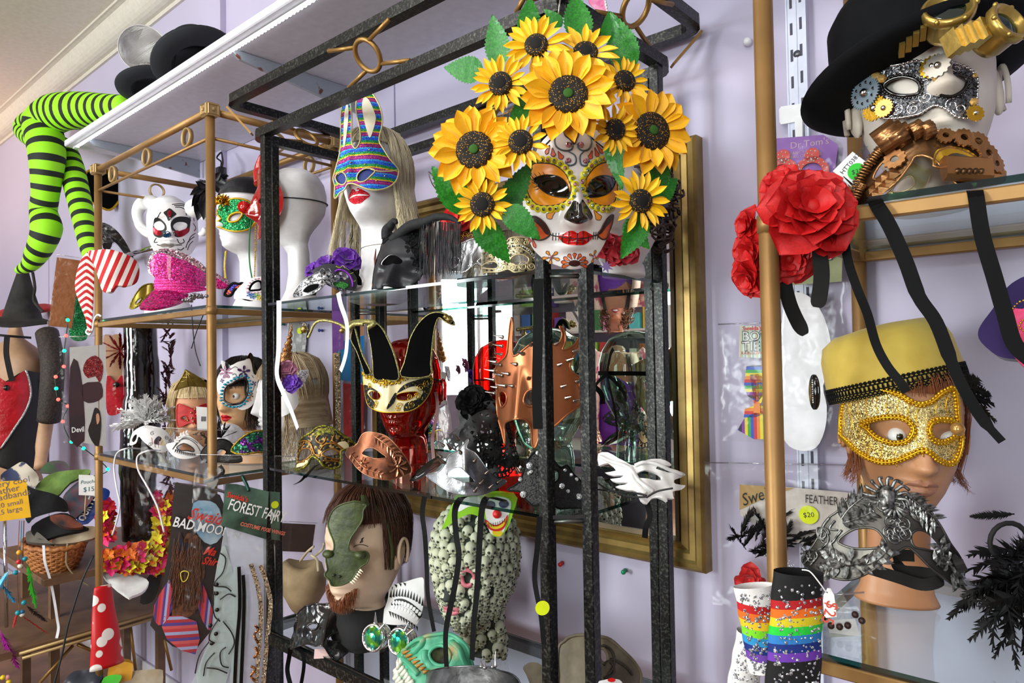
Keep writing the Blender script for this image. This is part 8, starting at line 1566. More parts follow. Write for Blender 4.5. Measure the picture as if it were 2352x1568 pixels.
# witch hat, red hat, costume mannequin
wt_=mat('dusty black net cloth', '0e0d0d', .8, c2='2c2826', ns=14, bs=40, bd=.4);p=atY(50,738,1.02);t=T('witch_hat', 'dusty black witch hat with netting at the far left', 'hat', p);MB().lathe([(.075,0),(.15,-.004),(.19,-.012),(.192,-.006),(.15,.006),(.085,.02),(.07,.08),(.045,.17),(.022,.26),(.005,.31)], p, (.10,0,1),40, fn=lambda r, h, q: (r*(1+.03*math.sin(q*5+h*20)), h+.012*math.sin(q*3) if r > .14 else h)).build('hat_body', wt_, t);MB().ribbon(cv(aY(.95,75,625,80,660,78,690,98,715),5),.012, None, .004).build('net_tail', wt_, t)
MB().lathe([(0,.04),(.10,.03),(.2,.0),(.215,-.01),(.2,-.02),(0,-.02)], atY(58,715,1.18),(0,-.2,1),36).build('red_hat', mat('red felt', 'a8140e', .7), None, label='wide red felt hat behind the dusty witch hat', cat='hat')
sk3=mat('matt beige mannequin skin', 'b8906e', .5);t=T('costume_mannequin', 'mannequin in black and red satin dress with silver trim at the far left', 'mannequin', atY(35,1060,1.06));k=atY(35,900,1.06);kk=k.dot(FW)/F
MB().lathe([(.02,200*kk),(22*kk, 190*kk),(20*kk, 150*kk),(30*kk, 122*kk),(82*kk, 95*kk),(96*kk, 70*kk),(92*kk, 30*kk),(84*kk, -20*kk),(76*kk, -90*kk),(70*kk, -150*kk),(90*kk, -200*kk)], k-V((0,0,0)),(0,0,1),40,1,.55).build('torso', sk3, t);MB().tube(cv([atY(x, y, Y_) for x, y, Y_ in ((112,775,1.04),(118,840,1.04),(112,930,1.04),(100,1010,1.03),(92,1075,1.0))],5),[14*kk]*11+[13*kk]*6+[11*kk]*4,16).build('arm', sk3, t);MB().tube(cv([atY(x, y, Y_) for x, y, Y_ in ((108,765,1.04),(120,830,1.035),(118,900,1.03),(112,965,1.03))],5),[21*kk]*16,16).build('lace_sleeve', mat('black lace sleeve', '0b0b0b', .7, bs=120, bd=.8, c2='3a2c22', ns=120), t)
S=Surf(atY(35,930,.985),10,0,0, R=.17);bsat=mat('black satin and lace', '090909', .5, bs=160, bd=.6);rsat=mat('ruched red satin', 'a80c14', .3, c2='c4182a', ns=14, bs=26, bd=.9)
for q_, m_, nm, h in (((0,1010,60,985,165,925,250,935,330,940,385,900,400,1100,390,1300,340,1560,-60,1560,-60,1010), bsat, 'dress', .004),((-40,985,45,1000,100,970,165,922,185,990,195,1090,170,1180,110,1290,50,1380,10,1450,-40,1450), rsat, 'satin_panel', .010),((265,740,320,760,370,850,380,950,350,1100,290,1060,280,950,300,860), bsat, 'lace_sleeve', .012)): patch(S, S.px(ZB(*q_)), m_, name=nm, par=t, h=h, t=.004, res=.015)
svt=mat('silver glitter trim cord', 'a9aca8', .35,.7, glit=700)
for q_ in ((168,920,192,1000,200,1095,165,1200,105,1300,50,1390,10,1450),(325,770,300,860,270,1000,290,1100,340,1300)): trim(S, S.px(ZB(*q_)),.005, svt, 'silver_trim', t, closed=False, h=.012)
MB().ball(S(*S.px(ZB(45,1040))[0],.014),.014,12,(1,1,1)).build('brooch', blackg, t);strap(t, [S(*u_, .016) for u_ in S.px(ZB(-20,680,80,690,200,700))],.012, bsat, 'choker', V((0,0,1)));strap(t, [S(*u_, .02) for u_ in S.px(ZB(50,690,45,800,60,900,80,995))],.024, bsat, 'scarf')
# packets and stockings
t, S=bag('orange_packet', 'orange brown costume in crinkled film left of the gold rack', atX(148,672,-3.0),.085,.28,0,6);card(S, 0,0,.075,.26, mat('orange brown cloth', '8a4f22', .5, bs=30, bd=.8), 'folded_costume', t, t=.012)
S=Surf(atX(180,725,-3.05),0,0,0, R=.2);props(patch(S, S.px(ZB(480,420,540,380,590,500,600,680,560,720,480,700,470,560)), mat('green sequin cloth dark', '0c6b38', .3,.4, glit=400, c2='1a8a4a', ns=30), name='green_garment', t=.02, cat='garment', label='green sequin garment hanging behind the striped stockings'))
rw=mat('red and white stocking stripes', 'c20f16', .7, stripes=(['c20f16', 'ece6e0'],.024), sax=0);rw2=mat('red and white chevron knit', 'c20f16', .7, stripes=(['c20f16', 'ece6e0'],.024), sax=1)
t=T('striped_stockings', 'red and white striped stockings looped on a white hook at the gold corner post', 'stockings', atY(235,620,.88));S=Surf(atY(212,640,.885),0,0,0, R=.12);cx=S.px(ZB(590,400))[0][0]
b=MB();ou=cr(S.px(ZB(600,112,545,180,510,340,540,460,580,560,600,655,625,650,632,560,640,400,645,200,640,105)),3);patchm(b, S, ou, (),.0,.02,.01);b.uv=[(u, v+.9*abs(u-cx)) for u, v in b.uv];b.build('foot', rw2, t)
S=Surf(atY(275,622,.875),0,0,0, R=.10, ex=lambda u, v: .012*noise.noise(V((u*20, v*20,1))));b=MB();patchm(b, S, cr(S.px(ZB(600,115,660,100,760,98,860,130,930,175,952,240,935,320,870,352,800,345,750,388,700,382,672,300,640,200)),3),(),0,.03,.012);b.uv=[(u*.9-v*.35, v) for u, v in b.uv];b.build('bunched_leg', rw, t)
MB().tube(cv(aY(.885,201,756,198,763,206,768,213,755,216,735,224,723,232,726),5),.0035,8).build('plastic_hook', clp, None, label='white plastic ring hook over the gold corner post end', cat='hook')
t, S=bag('costume_packet', 'long packet with devil girl costume photo hanging from the white hook', atY(205,908,.87),.165,.42,0,-2);pr=mat('dark maroon print', '26151a', .4, c2='3d1c22', ns=8)
def pp(z, q_, m_, nm='printed_shape', h=.004, sm=2): return patch(S, S.px(z(*q_)), m_, name=nm, par=t, h=h, t=.0006, res=.03, sm=sm)
pp(ZB, (475,765,722,745,722,1440,476,1400), mat('pale grey print', 'b9b6b4', .4), 'printed_card', .003,0);pp(ZB, (478,900,530,860,560,1010,570,1130,575,1400,478,1395), pr);pp(ZB, (560,1020,640,1000,690,1010,700,1100,640,1140,570,1130), pr);pp(ZB, (565,920,590,850,650,820,695,860,702,930,680,1005,650,960,600,975), mat('red sequin print', '7a1216', .3,.3, glit=500), 'red_hat_print');pp(ZB, (640,1190,655,1175,680,1200,690,1300,670,1440,625,1400,600,1330,620,1270), mat('dark hair print', '1c1210', .4), 'figure_print', .0045);pp(ZB, (655,1225,672,1215,680,1260,662,1290), mat('face print', 'c08a6a', .4), 'figure_print', .0055)
u, v=S.px(ZB(488,1345))[0];text(S, 'Devil', u, v, .026, tagw, 'lettering', t, h=.005, sx=.7, bold=.0004)
# tall vinyl boot, shoe, copy of the reflected red dress
vin=mat('black patent vinyl', '050506', .1, coat=.8, bs=9, bd=.5);P_=[atX(x, y, -2.93) for x, y in ((322,745),(325,830),(327,920),(322,1010),(318,1100),(322,1235))];t=T('thigh_boot', 'tall black patent vinyl boot leg standing behind the left rack', 'boot', P_[-1]);MB().tube(cv(P_, 6),[.060]*6+[.064]*6+[.072]*6+[.070]*6+[.064]*7,24).build('boot_leg', vin, t)
S=Surf(atY(268,555,1.2),0,0);t=T('court_shoe', 'black patent high heel shoe above the striped stockings', 'shoe', S.P);patch(S, S.px(ZA(568,1265,600,1258,650,1290,700,1350,745,1435,760,1480,730,1470,680,1400,640,1360,620,1400,580,1395)), vin, name='shoe_upper', par=t, t=.05, res=.02)
S=Surf(atX(262,905,-2.98),0,0,0, R=.2);t=T('dress_reflection_copy', 'solid red copy of the dress reflection with jewel and feathers beside the boot', 'costume', S.P);patch(S, S.px(ZB(730,960,790,1000,838,960,838,1180,760,1230,725,1180)), rsat, name='bodice', par=t, t=.02, res=.02);patch(S, S.px(ZB(700,700,760,680,835,700,838,960,790,1000,730,960)), sk3, name='bust_form', par=t, t=.02, h=-.01, res=.02);MB().ball(S(*S.px(ZB(792,1018))[0],.012),.012,10).build('jewel', blackg, t);b=MB()  # solid stand-in for the red dress reflected in a mirror strip
for i in range(12): a=2*PI*i/12;feather(b, S(*S.px(ZB(815,790))[0],.02), S.U*math.cos(a)+S.W*math.sin(a),-FW, .07,.014, None, 12, i)
b.build('red_feathers', mat('red feather', 'a01420', .7), t, kind='stuff');b=MB();rr=random.Random(7)
for i in range(70): f=i/70;p=atX(385+8*math.sin(f*9),745+380*f, -2.80);a=rr.uniform(0,6.3);feather(b, p, V((math.cos(a),-.2, math.sin(a))),-FW, .06,.014, None, 8, i)
b.build('feather_boa', mat('dark red marabou', '4a0a12', .8), None, label='dark red feather boa hanging behind the boot in the left rack', cat='boa')
# light string
t=T('string_lights', 'string of tiny green and red lights trailing down left of the gold rack', 'string lights', atX(150,900,-2.9));pts=ZB(440,560,462,578,450,685,438,788,435,895,380,965,383,1045,397,1120,462,1165,428,1270,488,1408,570,1453,735,1595,640,1640);q=[atX(x, y, -2.86) for x, y in pts];MB().tube(cv(q, 5),.0018,5).build('wire', mat('green wire', '1c3a22', .5), t)
for i, p in enumerate(q[1:-1]): g_=i in (0,2,5,9,10,11);MB().ball(p, .0065,8).build('bulb', mat('green led bulb', (.0,1,.25),.4, em=9) if g_ else mat('red led bulb', (1,.05,.04),.4, em=7), t)
# ---------------------------------------------------------------- hanging packets in front
t, S=bag('costume_packet', 'clear packet of brown fur and red plaid shirt with a moonlit wolf print', atY(438,1305,.845),.31,.74,0,6, R=.5, th=.04)
pp(ZG, (262,110,330,100,590,175,640,420,640,900,400,1330,120,1170,100,1080,180,820,240,420), mat('dark brown print', '6a4a32', .4, c2='8f6c4e', ns=20), 'printed_card', .012);pp(ZG, (400,235,480,215,560,240,600,330,600,480,520,540,440,480,390,360), mat('moonlit blue print', '7fb0d0', .4, c2='c9dde8', ns=18), 'moon_print', .0135)
fur=hairm('brown fur', '3c2316', '7d4e30');pp(ZG, (300,440,330,500,360,450,440,480,470,600,480,760,440,850,430,1000,330,1090,250,1080,245,950,260,760,280,560), fur, 'fur_print', .016);pl_=mat('red and violet plaid', 'a82838', .7, stripes=(['c8323c', 'd84a50', '5a3a8a', 'aab0d8', 'c83a44', '48307a'],.034), sax=0);pl2=mat('plaid rows', 'a82838', .7, stripes=(['c83a44', 'd85a5a', '5a4090', 'b8303c', 'aab0d8'],.04), sax=1)
for q_, m_ in (((235,800,200,830,120,980,125,1100,180,1120,250,1000), pl_),((440,790,480,860,560,1100,560,1150,500,1160,430,1000), pl_),((190,1060,420,1100,410,1340,210,1230), pl2)): pp(ZG, q_, m_, 'plaid_shirt', .017)
b=MB();rr=random.Random(2)
for i in range(240): x, y=rr.uniform(262,460), rr.uniform(480,800);a=S(*S.px(ZG(x, y))[0],.018);b.tube([a, a-S.W*.03+S.U*rr.uniform(-.006,.006)+S.N*.004, a-S.W*rr.uniform(.05,.09)+S.U*rr.uniform(-.012,.012)],.0008,3, caps=False)
b.build('brown_fur', fur, t, kind='stuff');pp(ZG, (310,440,325,520,400,540,400,660,370,740,330,745,300,690,290,560), mat('dark blue grey print', '1c2233', .4), 'wolf_face_print', .020);trims(S, [S.px(ZG(310,740,340,725,365,740,350,790,320,800))],.0016, mat('yellow outline', 'd8c84a', .4), 'printed_outline', t, closed=True, h=.023, sm=3)
rs_=mat('orange red script print', 'd8321e', .4)
for s_, x, y, sz_, m_, sh, sx_ in (("Sweida's", 350,340,.044, rs_, .35,.8),('BAD MOON RI', 250,395,.036, tagw, 0,.72),('Ma', 462,600,.030, rs_, .35,.8),('Shirt', 452,670,.028, rs_, .35,.8)): u, v=S.px(ZG(x, y))[0];m_ is tagw and text(S, s_, u, v, sz_, inkm, 'lettering_outline', t, h=.0235, rot=-.22, sx=sx_, bold=.0016);text(S, s_, u, v, sz_, m_, 'lettering', t, h=.0245, rot=-.22, sx=sx_, shear=sh, bold=.0006)
MB().tube(cv(aY(.86,400,1110,440,1115,500,1125,560,1145),5),.004,6).build('hanger_bar', blkpl, t);MB().ribbon(cv(aY(.87,468,1108,490,1100,512,1085,505,1070),5),.010, None, .003).build('hook', blkpl, t)
t, S=bag('wings_packet', 'clear packet of iridescent fairy wings with dark green header card', atY(545,1345,.83),.235,.62,0,5, R=.5, th=.035)
pp(ZG, (640,90,720,95,950,150,930,500,610,400), mat('dark forest print', '22382c', .35, c2='5a7a66', ns=16), 'header_card', .012,0);pp(ZG, (940,150,1035,160,1035,515,930,500), mat('dark forest print', '22382c', .35), 'second_card', .004,0)
for s_, x, y, sz_, m_, sx_ in (("Sweida's", 645,185,.018, rs_, .8),('FOREST FAIRY', 650,275,.0365, tagw, .58),('COSTUME PIXIE WINGS', 742,395,.0125, mat('salmon print', 'd8705a', .4),.8),('Y', 945,375,.0365, tagw, .6)): u, v=S.px(ZG(x, y))[0];text(S, s_, u, v, sz_, m_, 'lettering', t, h=.0150, rot=-.27, sx=sx_, bold=.0004)
wg=film('iridescent wing film', (.86,.95,.93),.16,.15, bs=40, bd=.9, gc=(.7,1,.85), dif=.35, dcol=(.8,.88,.88));vein=mat('black wing vein', '101312', .4)
for q_, h in (((610,560,650,600,700,800,720,1000,690,1300,640,1560,480,1640,420,1500,520,1250,560,1080,550,850),.006),((700,700,760,740,800,900,790,1200,740,1640,660,1640,700,1200,690,900),.010)): pp(ZG, q_, wg, 'fairy_wing', h)
pp(ZG, (630,420,700,420,930,500,1000,560,990,900,950,1300,900,1660,400,1660,420,1500,520,1250,550,1000,590,700), film('milky crinkled film', (.9,.93,.95),.12,.12, bs=24, bd=1., dif=.30, dcol=(.75,.8,.85)), 'inner_film', .002)
trims(S, [S.px(ZG(*q_)) for q_ in ((600,600,640,640,620,740,570,800,560,840,640,850,680,880),(560,880,545,960,560,1060,600,1100),(600,940,660,900,710,920),(590,1080,540,1160,520,1230,560,1260),(520,1250,450,1350,420,1480),(620,1100,680,1180,700,1260,660,1340),(640,1290,600,1330,610,1420,660,1440),(560,1330,500,1400,480,1500),(500,1440,580,1450,650,1480))],.0016, vein, 'wing_vein', t, h=.012, sm=4);b=MB()
for x, y in ((575,830),(575,895),(578,1015),(570,1190),(540,1260),(530,1130)): u, v=S.px(ZG(x, y))[0];b.lathe([(.005,0),(0,.0006)], S(u, v, .013), S.N, 10)
b.build('spot', vein, t, kind='stuff');gws=mat('gold glitter strap', 'b8a488', .3,.6, glit=400)
for q_ in ((820,680,870,850,890,1000,885,1200,850,1640),(890,690,940,850,960,1000,930,1300,900,1640)): strap(t, [S(*u_, .012) for u_ in S.px(ZG(*q_))],.010, gws, 'glitter_strap', n=4)
for q_ in ((735,700,740,1000,715,1300,700,1640),(765,760,770,1000,745,1640)): strap(t, [S(*u_, .013) for u_ in S.px(ZG(*q_))],.008, blkrib, 'black_strap', n=4)
trims(S, [S.px(ZG(*q_)) for q_ in ((850,1130,870,1160,845,1200,870,1260),(850,1290,865,1330,840,1370),(820,1430,850,1450,820,1500,850,1540))],.003, mat('copper glitter', 'b0713a', .3,.7, glit=300), 'copper_swirl', t, h=.012, sm=4)
MB().tube(cv(aY(.82,556,1092,566,1112,572,1128),4),.004,8).build('green_peg', mat('dark green metal', '163a30', .3,.6), t);sticker(S, *S.px(ZG(997,250))[0],.009, None, t, '', .006)
# ---------------------------------------------------------------- wooden table with basket, garlands
wd=mat('worn varnished timber', '5c4430', .5, c2='74563c', ns=10, bs=40, bd=.1);t=T('tiered_table', 'tiered wooden table with gold rails under the basket and garlands', 'table', (-3.2,1.0, FL))
for (x0, x1, y0, y1, z) in ((-3.5,-2.85,.76,1.28,-.748),(-3.9,-2.85,.45,1.28,-.962)): MB().bbox(((x0+x1)/2,(y0+y1)/2, z-.012),(x1-x0, y1-y0,.024),.003).build('board', wd, t, smooth=False);[MB().box((x, y, (z+FL)/2),(.03,.03, z-FL)).build('leg', wd, t, smooth=False) for x in (x0+.03, x0+.4) for y in (y0+.1, y1-.03)]
for q_ in (ZC(130,1370,650,1215,1040,1100), ZC(150,1400,650,1250,1040,1130)): MB().tube([atX(*p_, -2.84) for p_ in q_],.006,8).build('gold_rail', goldl, t)
for q_ in (ZC(500,1310,270,1568), ZC(530,1305,680,1370), ZC(890,1190,925,1480), ZC(1120,1270,1170,1480)): MB().tube([atX(*p_, -2.9) for p_ in q_],.006,8).build('gold_strut', gp, t)
wk=mat('honey wicker', 'b5743a', .5, c2='8f5526', ns=90, bs=200, bd=.4);c_=atX(125,1262,-3.02);rb=c_.dot(FW)/F*98;t=T('wicker_basket', 'oval honey coloured wicker basket full of cloth pouches', 'basket', c_-V((0,0, rb*.4)));b=MB()
for j in range(13):
 f=j/12;r_=rb*(.62+.38*f**.6);z=-rb*.42+rb*.62*f;b.tube([c_+V((r_*math.cos(a)*1.0, r_*math.sin(a)*.6, z+.003*math.sin(a*18+PI*j))) for a in [2*PI*i/72 for i in range(72)]],.0052 if j < 12 else .009,5, True)
b.build('woven_cane', wk, t, kind='stuff');b=MB()
for i in range(36): a=2*PI*i/36;b.tube([c_+V((rb*(.62+.38*f**.6)*math.cos(a), rb*.6*(.62+.38*f**.6)*math.sin(a),-rb*.42+rb*.62*f)) for f in (0,.25,.5,.75,1)],.005,5)
b.build('upright_cane', wk, t, kind='stuff');MB().lathe([(0,0),(rb*.62,0)], c_-V((0,0, rb*.42)),(0,0,1),24,1,.6).build('base', wk, t)
def cloth(lab, q_, m_, Y_, pit=35, th_=.02, cat='pouch', name='cloth_pouch', z=ZC, sd=0, yw=0):
 xs=z(*q_);cx=sum(p[0] for p in xs)/len(xs);cy=sum(p[1] for p in xs)/len(xs);S=Surf(atX(cx, cy, -2.9-(Y_-.75)*1.3), yw, pit, ex=lambda u, v: .012*noise.noise(V((u*16+sd, v*22, sd))));o=patch(S, S.px(xs), m_, name=name, t=th_, res=.014, cat=cat, label=lab);return S, o
bkc=mat('black cotton', '0c0c10', .9, bs=60, bd=.5);bec=mat('natural cotton', 'b3a68e', .9, c2='a08f74', ns=20, bs=60, bd=.4);grc=mat('green stretch cloth', '5a7a34', .8, c2='7a9a4a', ns=10, bs=26, bd=.8)
cloth('black drawstring pouch lying on top in the wicker basket', (215,500,330,430,460,410,560,490,600,520,400,560,300,590,235,570), bkc, .76);cloth('rust and black folded pouch on the wicker basket heap', (340,430,440,420,520,460,568,500,480,510,390,480), mat('rust cloth', '7a3a24', .8, c2='201a1a', ns=20),.74, sd=2);cloth('natural and black cotton pouch at the right of the basket', (360,590,450,530,560,500,655,505,655,570,560,600,470,615,380,620), bec, .75, sd=3);cloth('grey cotton pouch at the left rim of the basket', (180,540,240,530,330,600,370,620,220,610,180,590), mat('grey cotton', '6a665e', .9, bs=60, bd=.4),.76, sd=4)
cloth('large black folded bag behind the wicker basket', (170,230,250,250,370,280,450,330,462,400,380,400,240,440,190,480,160,380), bkc, .92,10,.05, 'bag', 'black_bag');cloth('crumpled green stretch costume behind the basket', (240,240,300,170,380,130,500,115,610,112,600,150,480,200,380,300,300,270), grc, .98,20,.04, 'costume', 'green_costume');cloth('woven multicolour cloth behind the white pouches sign', (430,300,500,220,560,190,590,260,640,300,520,440,460,380), mat('multicolour woven cloth', '8a5a60', .9, c2='4a6a7a', ns=40),.96,20,.04, 'cloth', 'woven_cloth', sd=5);S, o=cloth('blue packet with white lettering leaning behind the gold corner post', (520,440,640,250,742,252,730,320,600,480), mat('blue card', '1c3f96', .4),.95,15,.03, 'packet', 'blue_packet');u, v=S.px(ZC(575,470))[0];text(S, 'OUR PECS', u, v, .036, tagw, 'lettering', o, h=.012, rot=1.15, sx=.8, bold=.001)
cloth('cream fan patterned cushion at the far left', (5,150,90,90,150,60,200,90,265,165,230,235,120,180,30,210), mat('cream and slate fan cloth', 'cfc6b4', .8, c2='3a4464', ns=14, ramp=(.52,.56)),1.0,10,.05, 'cushion', 'fan_cushion', sd=6);cloth('mauve and green cloth heap below the witch costume', (270,130,330,60,430,55,470,90,460,130,360,140), mat('mauve cloth', '6a4a66', .9, c2='4a6a44', ns=16),1.1,10,.04, 'cloth', 'cloth_heap', sd=7)
hang('white_ribbon', 'white cotton tape hanging over the basket rim', aX(-2.86,100,1252,103,1290,115,1330,125,1380,131,1420,134,1445,126,1480),.012, whrib, V((1,.5,0)));MB().tube(cv(aX(-2.86,155,1248,152,1280,155,1300,175,1325,205,1345),5),.003,6).build('twine', mat('jute twine', '9a8a6a', .9), None, label='jute twine looping over the front of the basket', cat='twine');MB().tube(cv(aX(-2.80,215,1275,190,1330,170,1390,155,1440,143,1500,125,1568,118,1600),5),.0035,6).build('electric_cable', cord, None, label='black cord hanging in front of the tiered table', cat='cord')
S=Surf(atX(33,1148,-2.92),0,5,0);t=T('price_sign', 'yellow handwritten card sign for feather headbands', 'sign', S.P);patch(S, S.px(ZC(-60,198,178,183,212,438,-60,474)), mat('yellow card', 'f0b818', .6), name='card', par=t, sm=0, t=.001, res=.05)
for i, s_ in enumerate(('Very cool', 'feather', 'headbands', '$20 small', '$25 large')): u, v=S.px(ZC((-62,-62,-78,-52,-52)[i],246+i*47))[0];text(S, s_, u, v, (.030 if i < 3 else .024), mat('grey felt pen', '6a6070', .6), 'handwriting', t, rot=.12, sx=.95)
MB().tube(aX(-2.93,11,1196,15,1440),.006,8).build('stand_pole', chrome, t)
S=Surf(atX(199,1115,-2.90),0,0,0);t=T('price_sign', 'white card sign reading Pouches $15 on a stick', 'sign', S.P);patch(S, S.px(ZC(537,148,650,152,650,292,537,286)), tagw, name='card', par=t, sm=0, t=.001, res=.05);gpn=mat('green grey pen', '3a6a70', .6);u, v=S.px(ZC(548,212))[0];text(S, 'Pouches', u, v, .019, gpn, 'handwriting', t, sx=.9, shear=.2);u, v=S.px(ZC(566,265))[0];text(S, '$15', u, v, .024, gpn, 'handwriting', t);MB().tube(aX(-2.91,197,1137,194,1195),.0025,6).build('stick', mat('pale stick', 'b89a6a', .7), t)
t=T('feather_headband', 'leather cord headband with beads and green, blue, magenta and red feathers', 'headband', atX(40,1400,-2.86));
for q_, c__ in (((45,1195,42,1260,40,1330,44,1400), '6b3a1c'),((50,1195,48,1250,47,1300), '3aa0c8'),((55,1195,53,1260,52,1305), '6b3a1c')): strap(t, aX(-2.86, *q_),.009, mat('cord '+c__, c__, .7), 'cord', V((1,0,0)))
for x0, y0, x1, y1, c__, L_ in ((190,745,245,1060,'2fae22',.022),(60,800,-30,960,'6ac0e0',.03),(20,900,100,1020,'1c96c8',.02),(0,1210,130,1470,'a01890',.030),(150,1110,330,1235,'b01018',.008),(120,1080,90,1190,'b01018',.012),(180,1040,320,1150,'2c2422',.02)): p0, p1=(atX(*ZC(x, y)[0],-2.86) for x, y in ((x0, y0),(x1, y1)));b=MB();feather(b, p0, p1-p0, V((1,.2,.3)),(p1-p0).length, L_, None, 40, x0,.3);b.build('feather', mat('dyed feather '+c__, c__, .6), t)
for x, y, c__ in ((130,678,'e0a020'),(128,742,'c02020'),(138,770,'e0dcc8'),(170,722,'1a8a98'),(105,815,'1a8a98'),(163,1020,'1a8a98'),(122,1090,'1a8a98'),(150,1085,'1a6a98'),(150,1100,'e0dcc8'),(50,1530,'e0a0a0'),(20,1530,'e0c020'),(60,1560,'e0c020')): MB().ball(atX(*ZC(x, y)[0],-2.85),.0085,10).build('bead', mat('bead '+c__, c__, .3), t)
# flower garlands
rr=random.Random(15);fb=[MB() for _ in range(5)];fc_=[mat('lei petal '+h_, h_, .6) for h_ in ('e8d81a', 'e0186a', 'f07818', 'c8101e', 'f0a8a0')];pm2=grid_mesh('petal', petal_pt(.8,1,.2,.2,1.6,.3),3,3, fc_[0])
for i in range(330):
 if i < 210: x, y=rr.uniform(705,1120), rr.uniform(560,800)
 elif i < 290: x, y=rr.uniform(1060,1190), rr.uniform(280,720)
 else: x, y=rr.uniform(690,750), rr.uniform(350,600)
 if i < 210 and y < 700-(x-705)*.25: y=790-rr.uniform(0,100)
 p=atX(*ZC(x, y)[0], rr.uniform(-2.90,-2.80));Q=Surf(p, rr.uniform(-50,50), rr.uniform(-10,60), rr.uniform(0,90));M0=Matrix.Translation(p) @ Matrix((Q.U, Q.W, Q.N)).transposed().to_4x4();k=rr.choice((0,0,1,2,3,3,1));
 for j in range(5): me_add(fb[k], pm2, ringm(M0, j*1.257,.002,.45, rr.uniform(.020,.031)))
for b, m_ in zip(fb, fc_): b.v and b.build('flower_garland', m_, None, label='heap of %s silk flower garlands beside the gold corner post' % m_.name.split()[-1].replace('e8d81a', 'yellow').replace('e0186a', 'magenta').replace('f07818', 'orange').replace('c8101e', 'crimson'), cat='garland', kind='stuff')
cloth('stack of white leaflets under the flower garlands', (690,815,800,800,1000,860,990,930,900,975,860,972), tagw, .68,60,.012, 'leaflets', 'leaflets', sd=8);cloth('black cloth corner beside the plaid shirt packet', (955,1020,1000,860,1060,800,1110,780,1090,900,1040,1010), bkc, .72,20,.02, 'cloth', 'black_cloth', sd=9)
dots=mat('red satin with white dots', 'ece4dc', .35, c2='c00e14', ns=19, vor=1, ramp=(.34,.37));q_=[atY(x, y, .86) for x, y in ((236,1345),(238,1400),(243,1460),(246,1530))];MB().tube(cv(q_, 6),[.026+.0015*i for i in range(19)],20, flat=.4).build('polka_dot_tie', dots, None, label='red satin tie with large white dots hanging below the garlands', cat='tie')
cloth('yellow foam hat crown at the bottom left', (735,1510,745,1450,760,1430,830,1422,900,1435,905,1480,880,1560,740,1560), mat('yellow foam', 'dfa022', .7),.62,10,.06, 'hat', 'yellow_hat', sd=10);cloth('black edged beige pouch at the bottom left', (760,1545,860,1500,960,1480,1090,1475,1112,1500,1080,1600,800,1600), bec, .60,30,.02, 'pouch', 'beige_pouch', sd=11);cloth('lime green foam band beside the yellow hat', (690,1568,720,1525,800,1510,830,1530,780,1600,700,1600), mat('lime foam', '4ac832', .7),.61,30,.03, 'band', 'lime_band', sd=12);cloth('glossy dark domed mask at the bottom left edge', (450,1540,500,1490,580,1478,680,1482,705,1510,640,1600,440,1600), mat('glossy slate plastic', '2c323c', .2),.64,40,.02, 'mask', 'domed_mask', sd=13)
# odd pieces between the racks
t, S=bag('ribbon_packet', 'clear packet of red costume with blue card and gold glitter strap behind the jester bell', atY(805,850,1.28),.085,.36,0,0)
for q_, m_, nm, h in (((772,788,836,770,838,880,778,872), mat('blue card', '1c3f96', .4) if 0 else mat('bright blue print', '1f7fc0', .4), 'blue_card', .003),((788,880,836,884,834,1010,790,1000), mat('red fabric', 'b02428', .6, bs=40, bd=.6), 'red_costume', .002),((762,690,788,684,790,800,764,812), mat('purple card', '7d4aa0', .4), 'purple_tag', .004),((768,812,781,808,783,1000,771,1004), mat('gold glitter strap', 'b8a488', .3,.6), 'glitter_strap', .005),((800,690,836,690,836,770,800,775), mat('face print', 'c08a6a', .4), 'figure_print', .003)): patch(S, S.px(ZF(*q_)), m_, name=nm, par=t, h=h, t=.001, res=.03, sm=0)
t, S=bag('horn_packet', 'small grey packet pinned to the wall above the unicorn horn', atY(680,795, YW-.02),.10,.17,0,8, face=(.2,-1,0));card(S, 0,0,.09,.16, mat('grey print', '9a9894', .5, c2='7c7a78', ns=18), 'printed_card', t);sticker(S, .018,.055,.011, None, t, '', .008)
S=Surf(atY(240,435, YW-.06),0,0,0, R=.2);t=T('tricorn_hat', 'black tricorn hat with gold trim hanging on the wall below the white shelf end', 'hat', S.P);q_=ZA(480,1000,500,960,580,950,680,970,700,1060,670,1130,620,1180,560,1160,490,1110);patch(S, S.px(q_), blkf, name='felt_crown', par=t, t=.03, res=.02);trim(S, S.px(q_),.006, goldt, 'gold_trim', t)
S=Surf(atY(1368,10,1.12),0,0,0);t=T('lace_bow', 'pink lace piece with white pearl edge at the top behind the sunflowers', 'bow', S.P);q_=ZF(1345,-30,1385,-30,1396,34,1372,26,1352,6);patch(S, S.px(q_), mat('pink lace', 'e0609a', .6, c2='f0a8c8', ns=60), name='lace_piece', par=t, t=.003, sm=0);beads(S, S.px(ZF(1385,-30,1396,34,1372,26)),.006,.003, whitep, 'pearl_edge', t, closed=False, sm=0, kind='stuff')
for a_, lb in (((1002,398,1012,380,1004,345,996,330,1004,322,1014,335,1016,360), 'bent grey wire hook left of the sunflowers'),((1000,410,985,395,992,420,1006,440), 'lower bent grey wire hook left of the sunflowers')): MB().tube(cv(aY(1.24, *a_),5),.0018,6).build('wire_hook', wire, None, label=lb, cat='hook')
# rail the garments hang from at the far left
MB().tube([(-3.75,1.24,.50),(-2.80,1.24,.50)],.012,10).build('garment_rail', chrome, None, label='chrome wall rail behind the costumes at the far left', cat='rail')
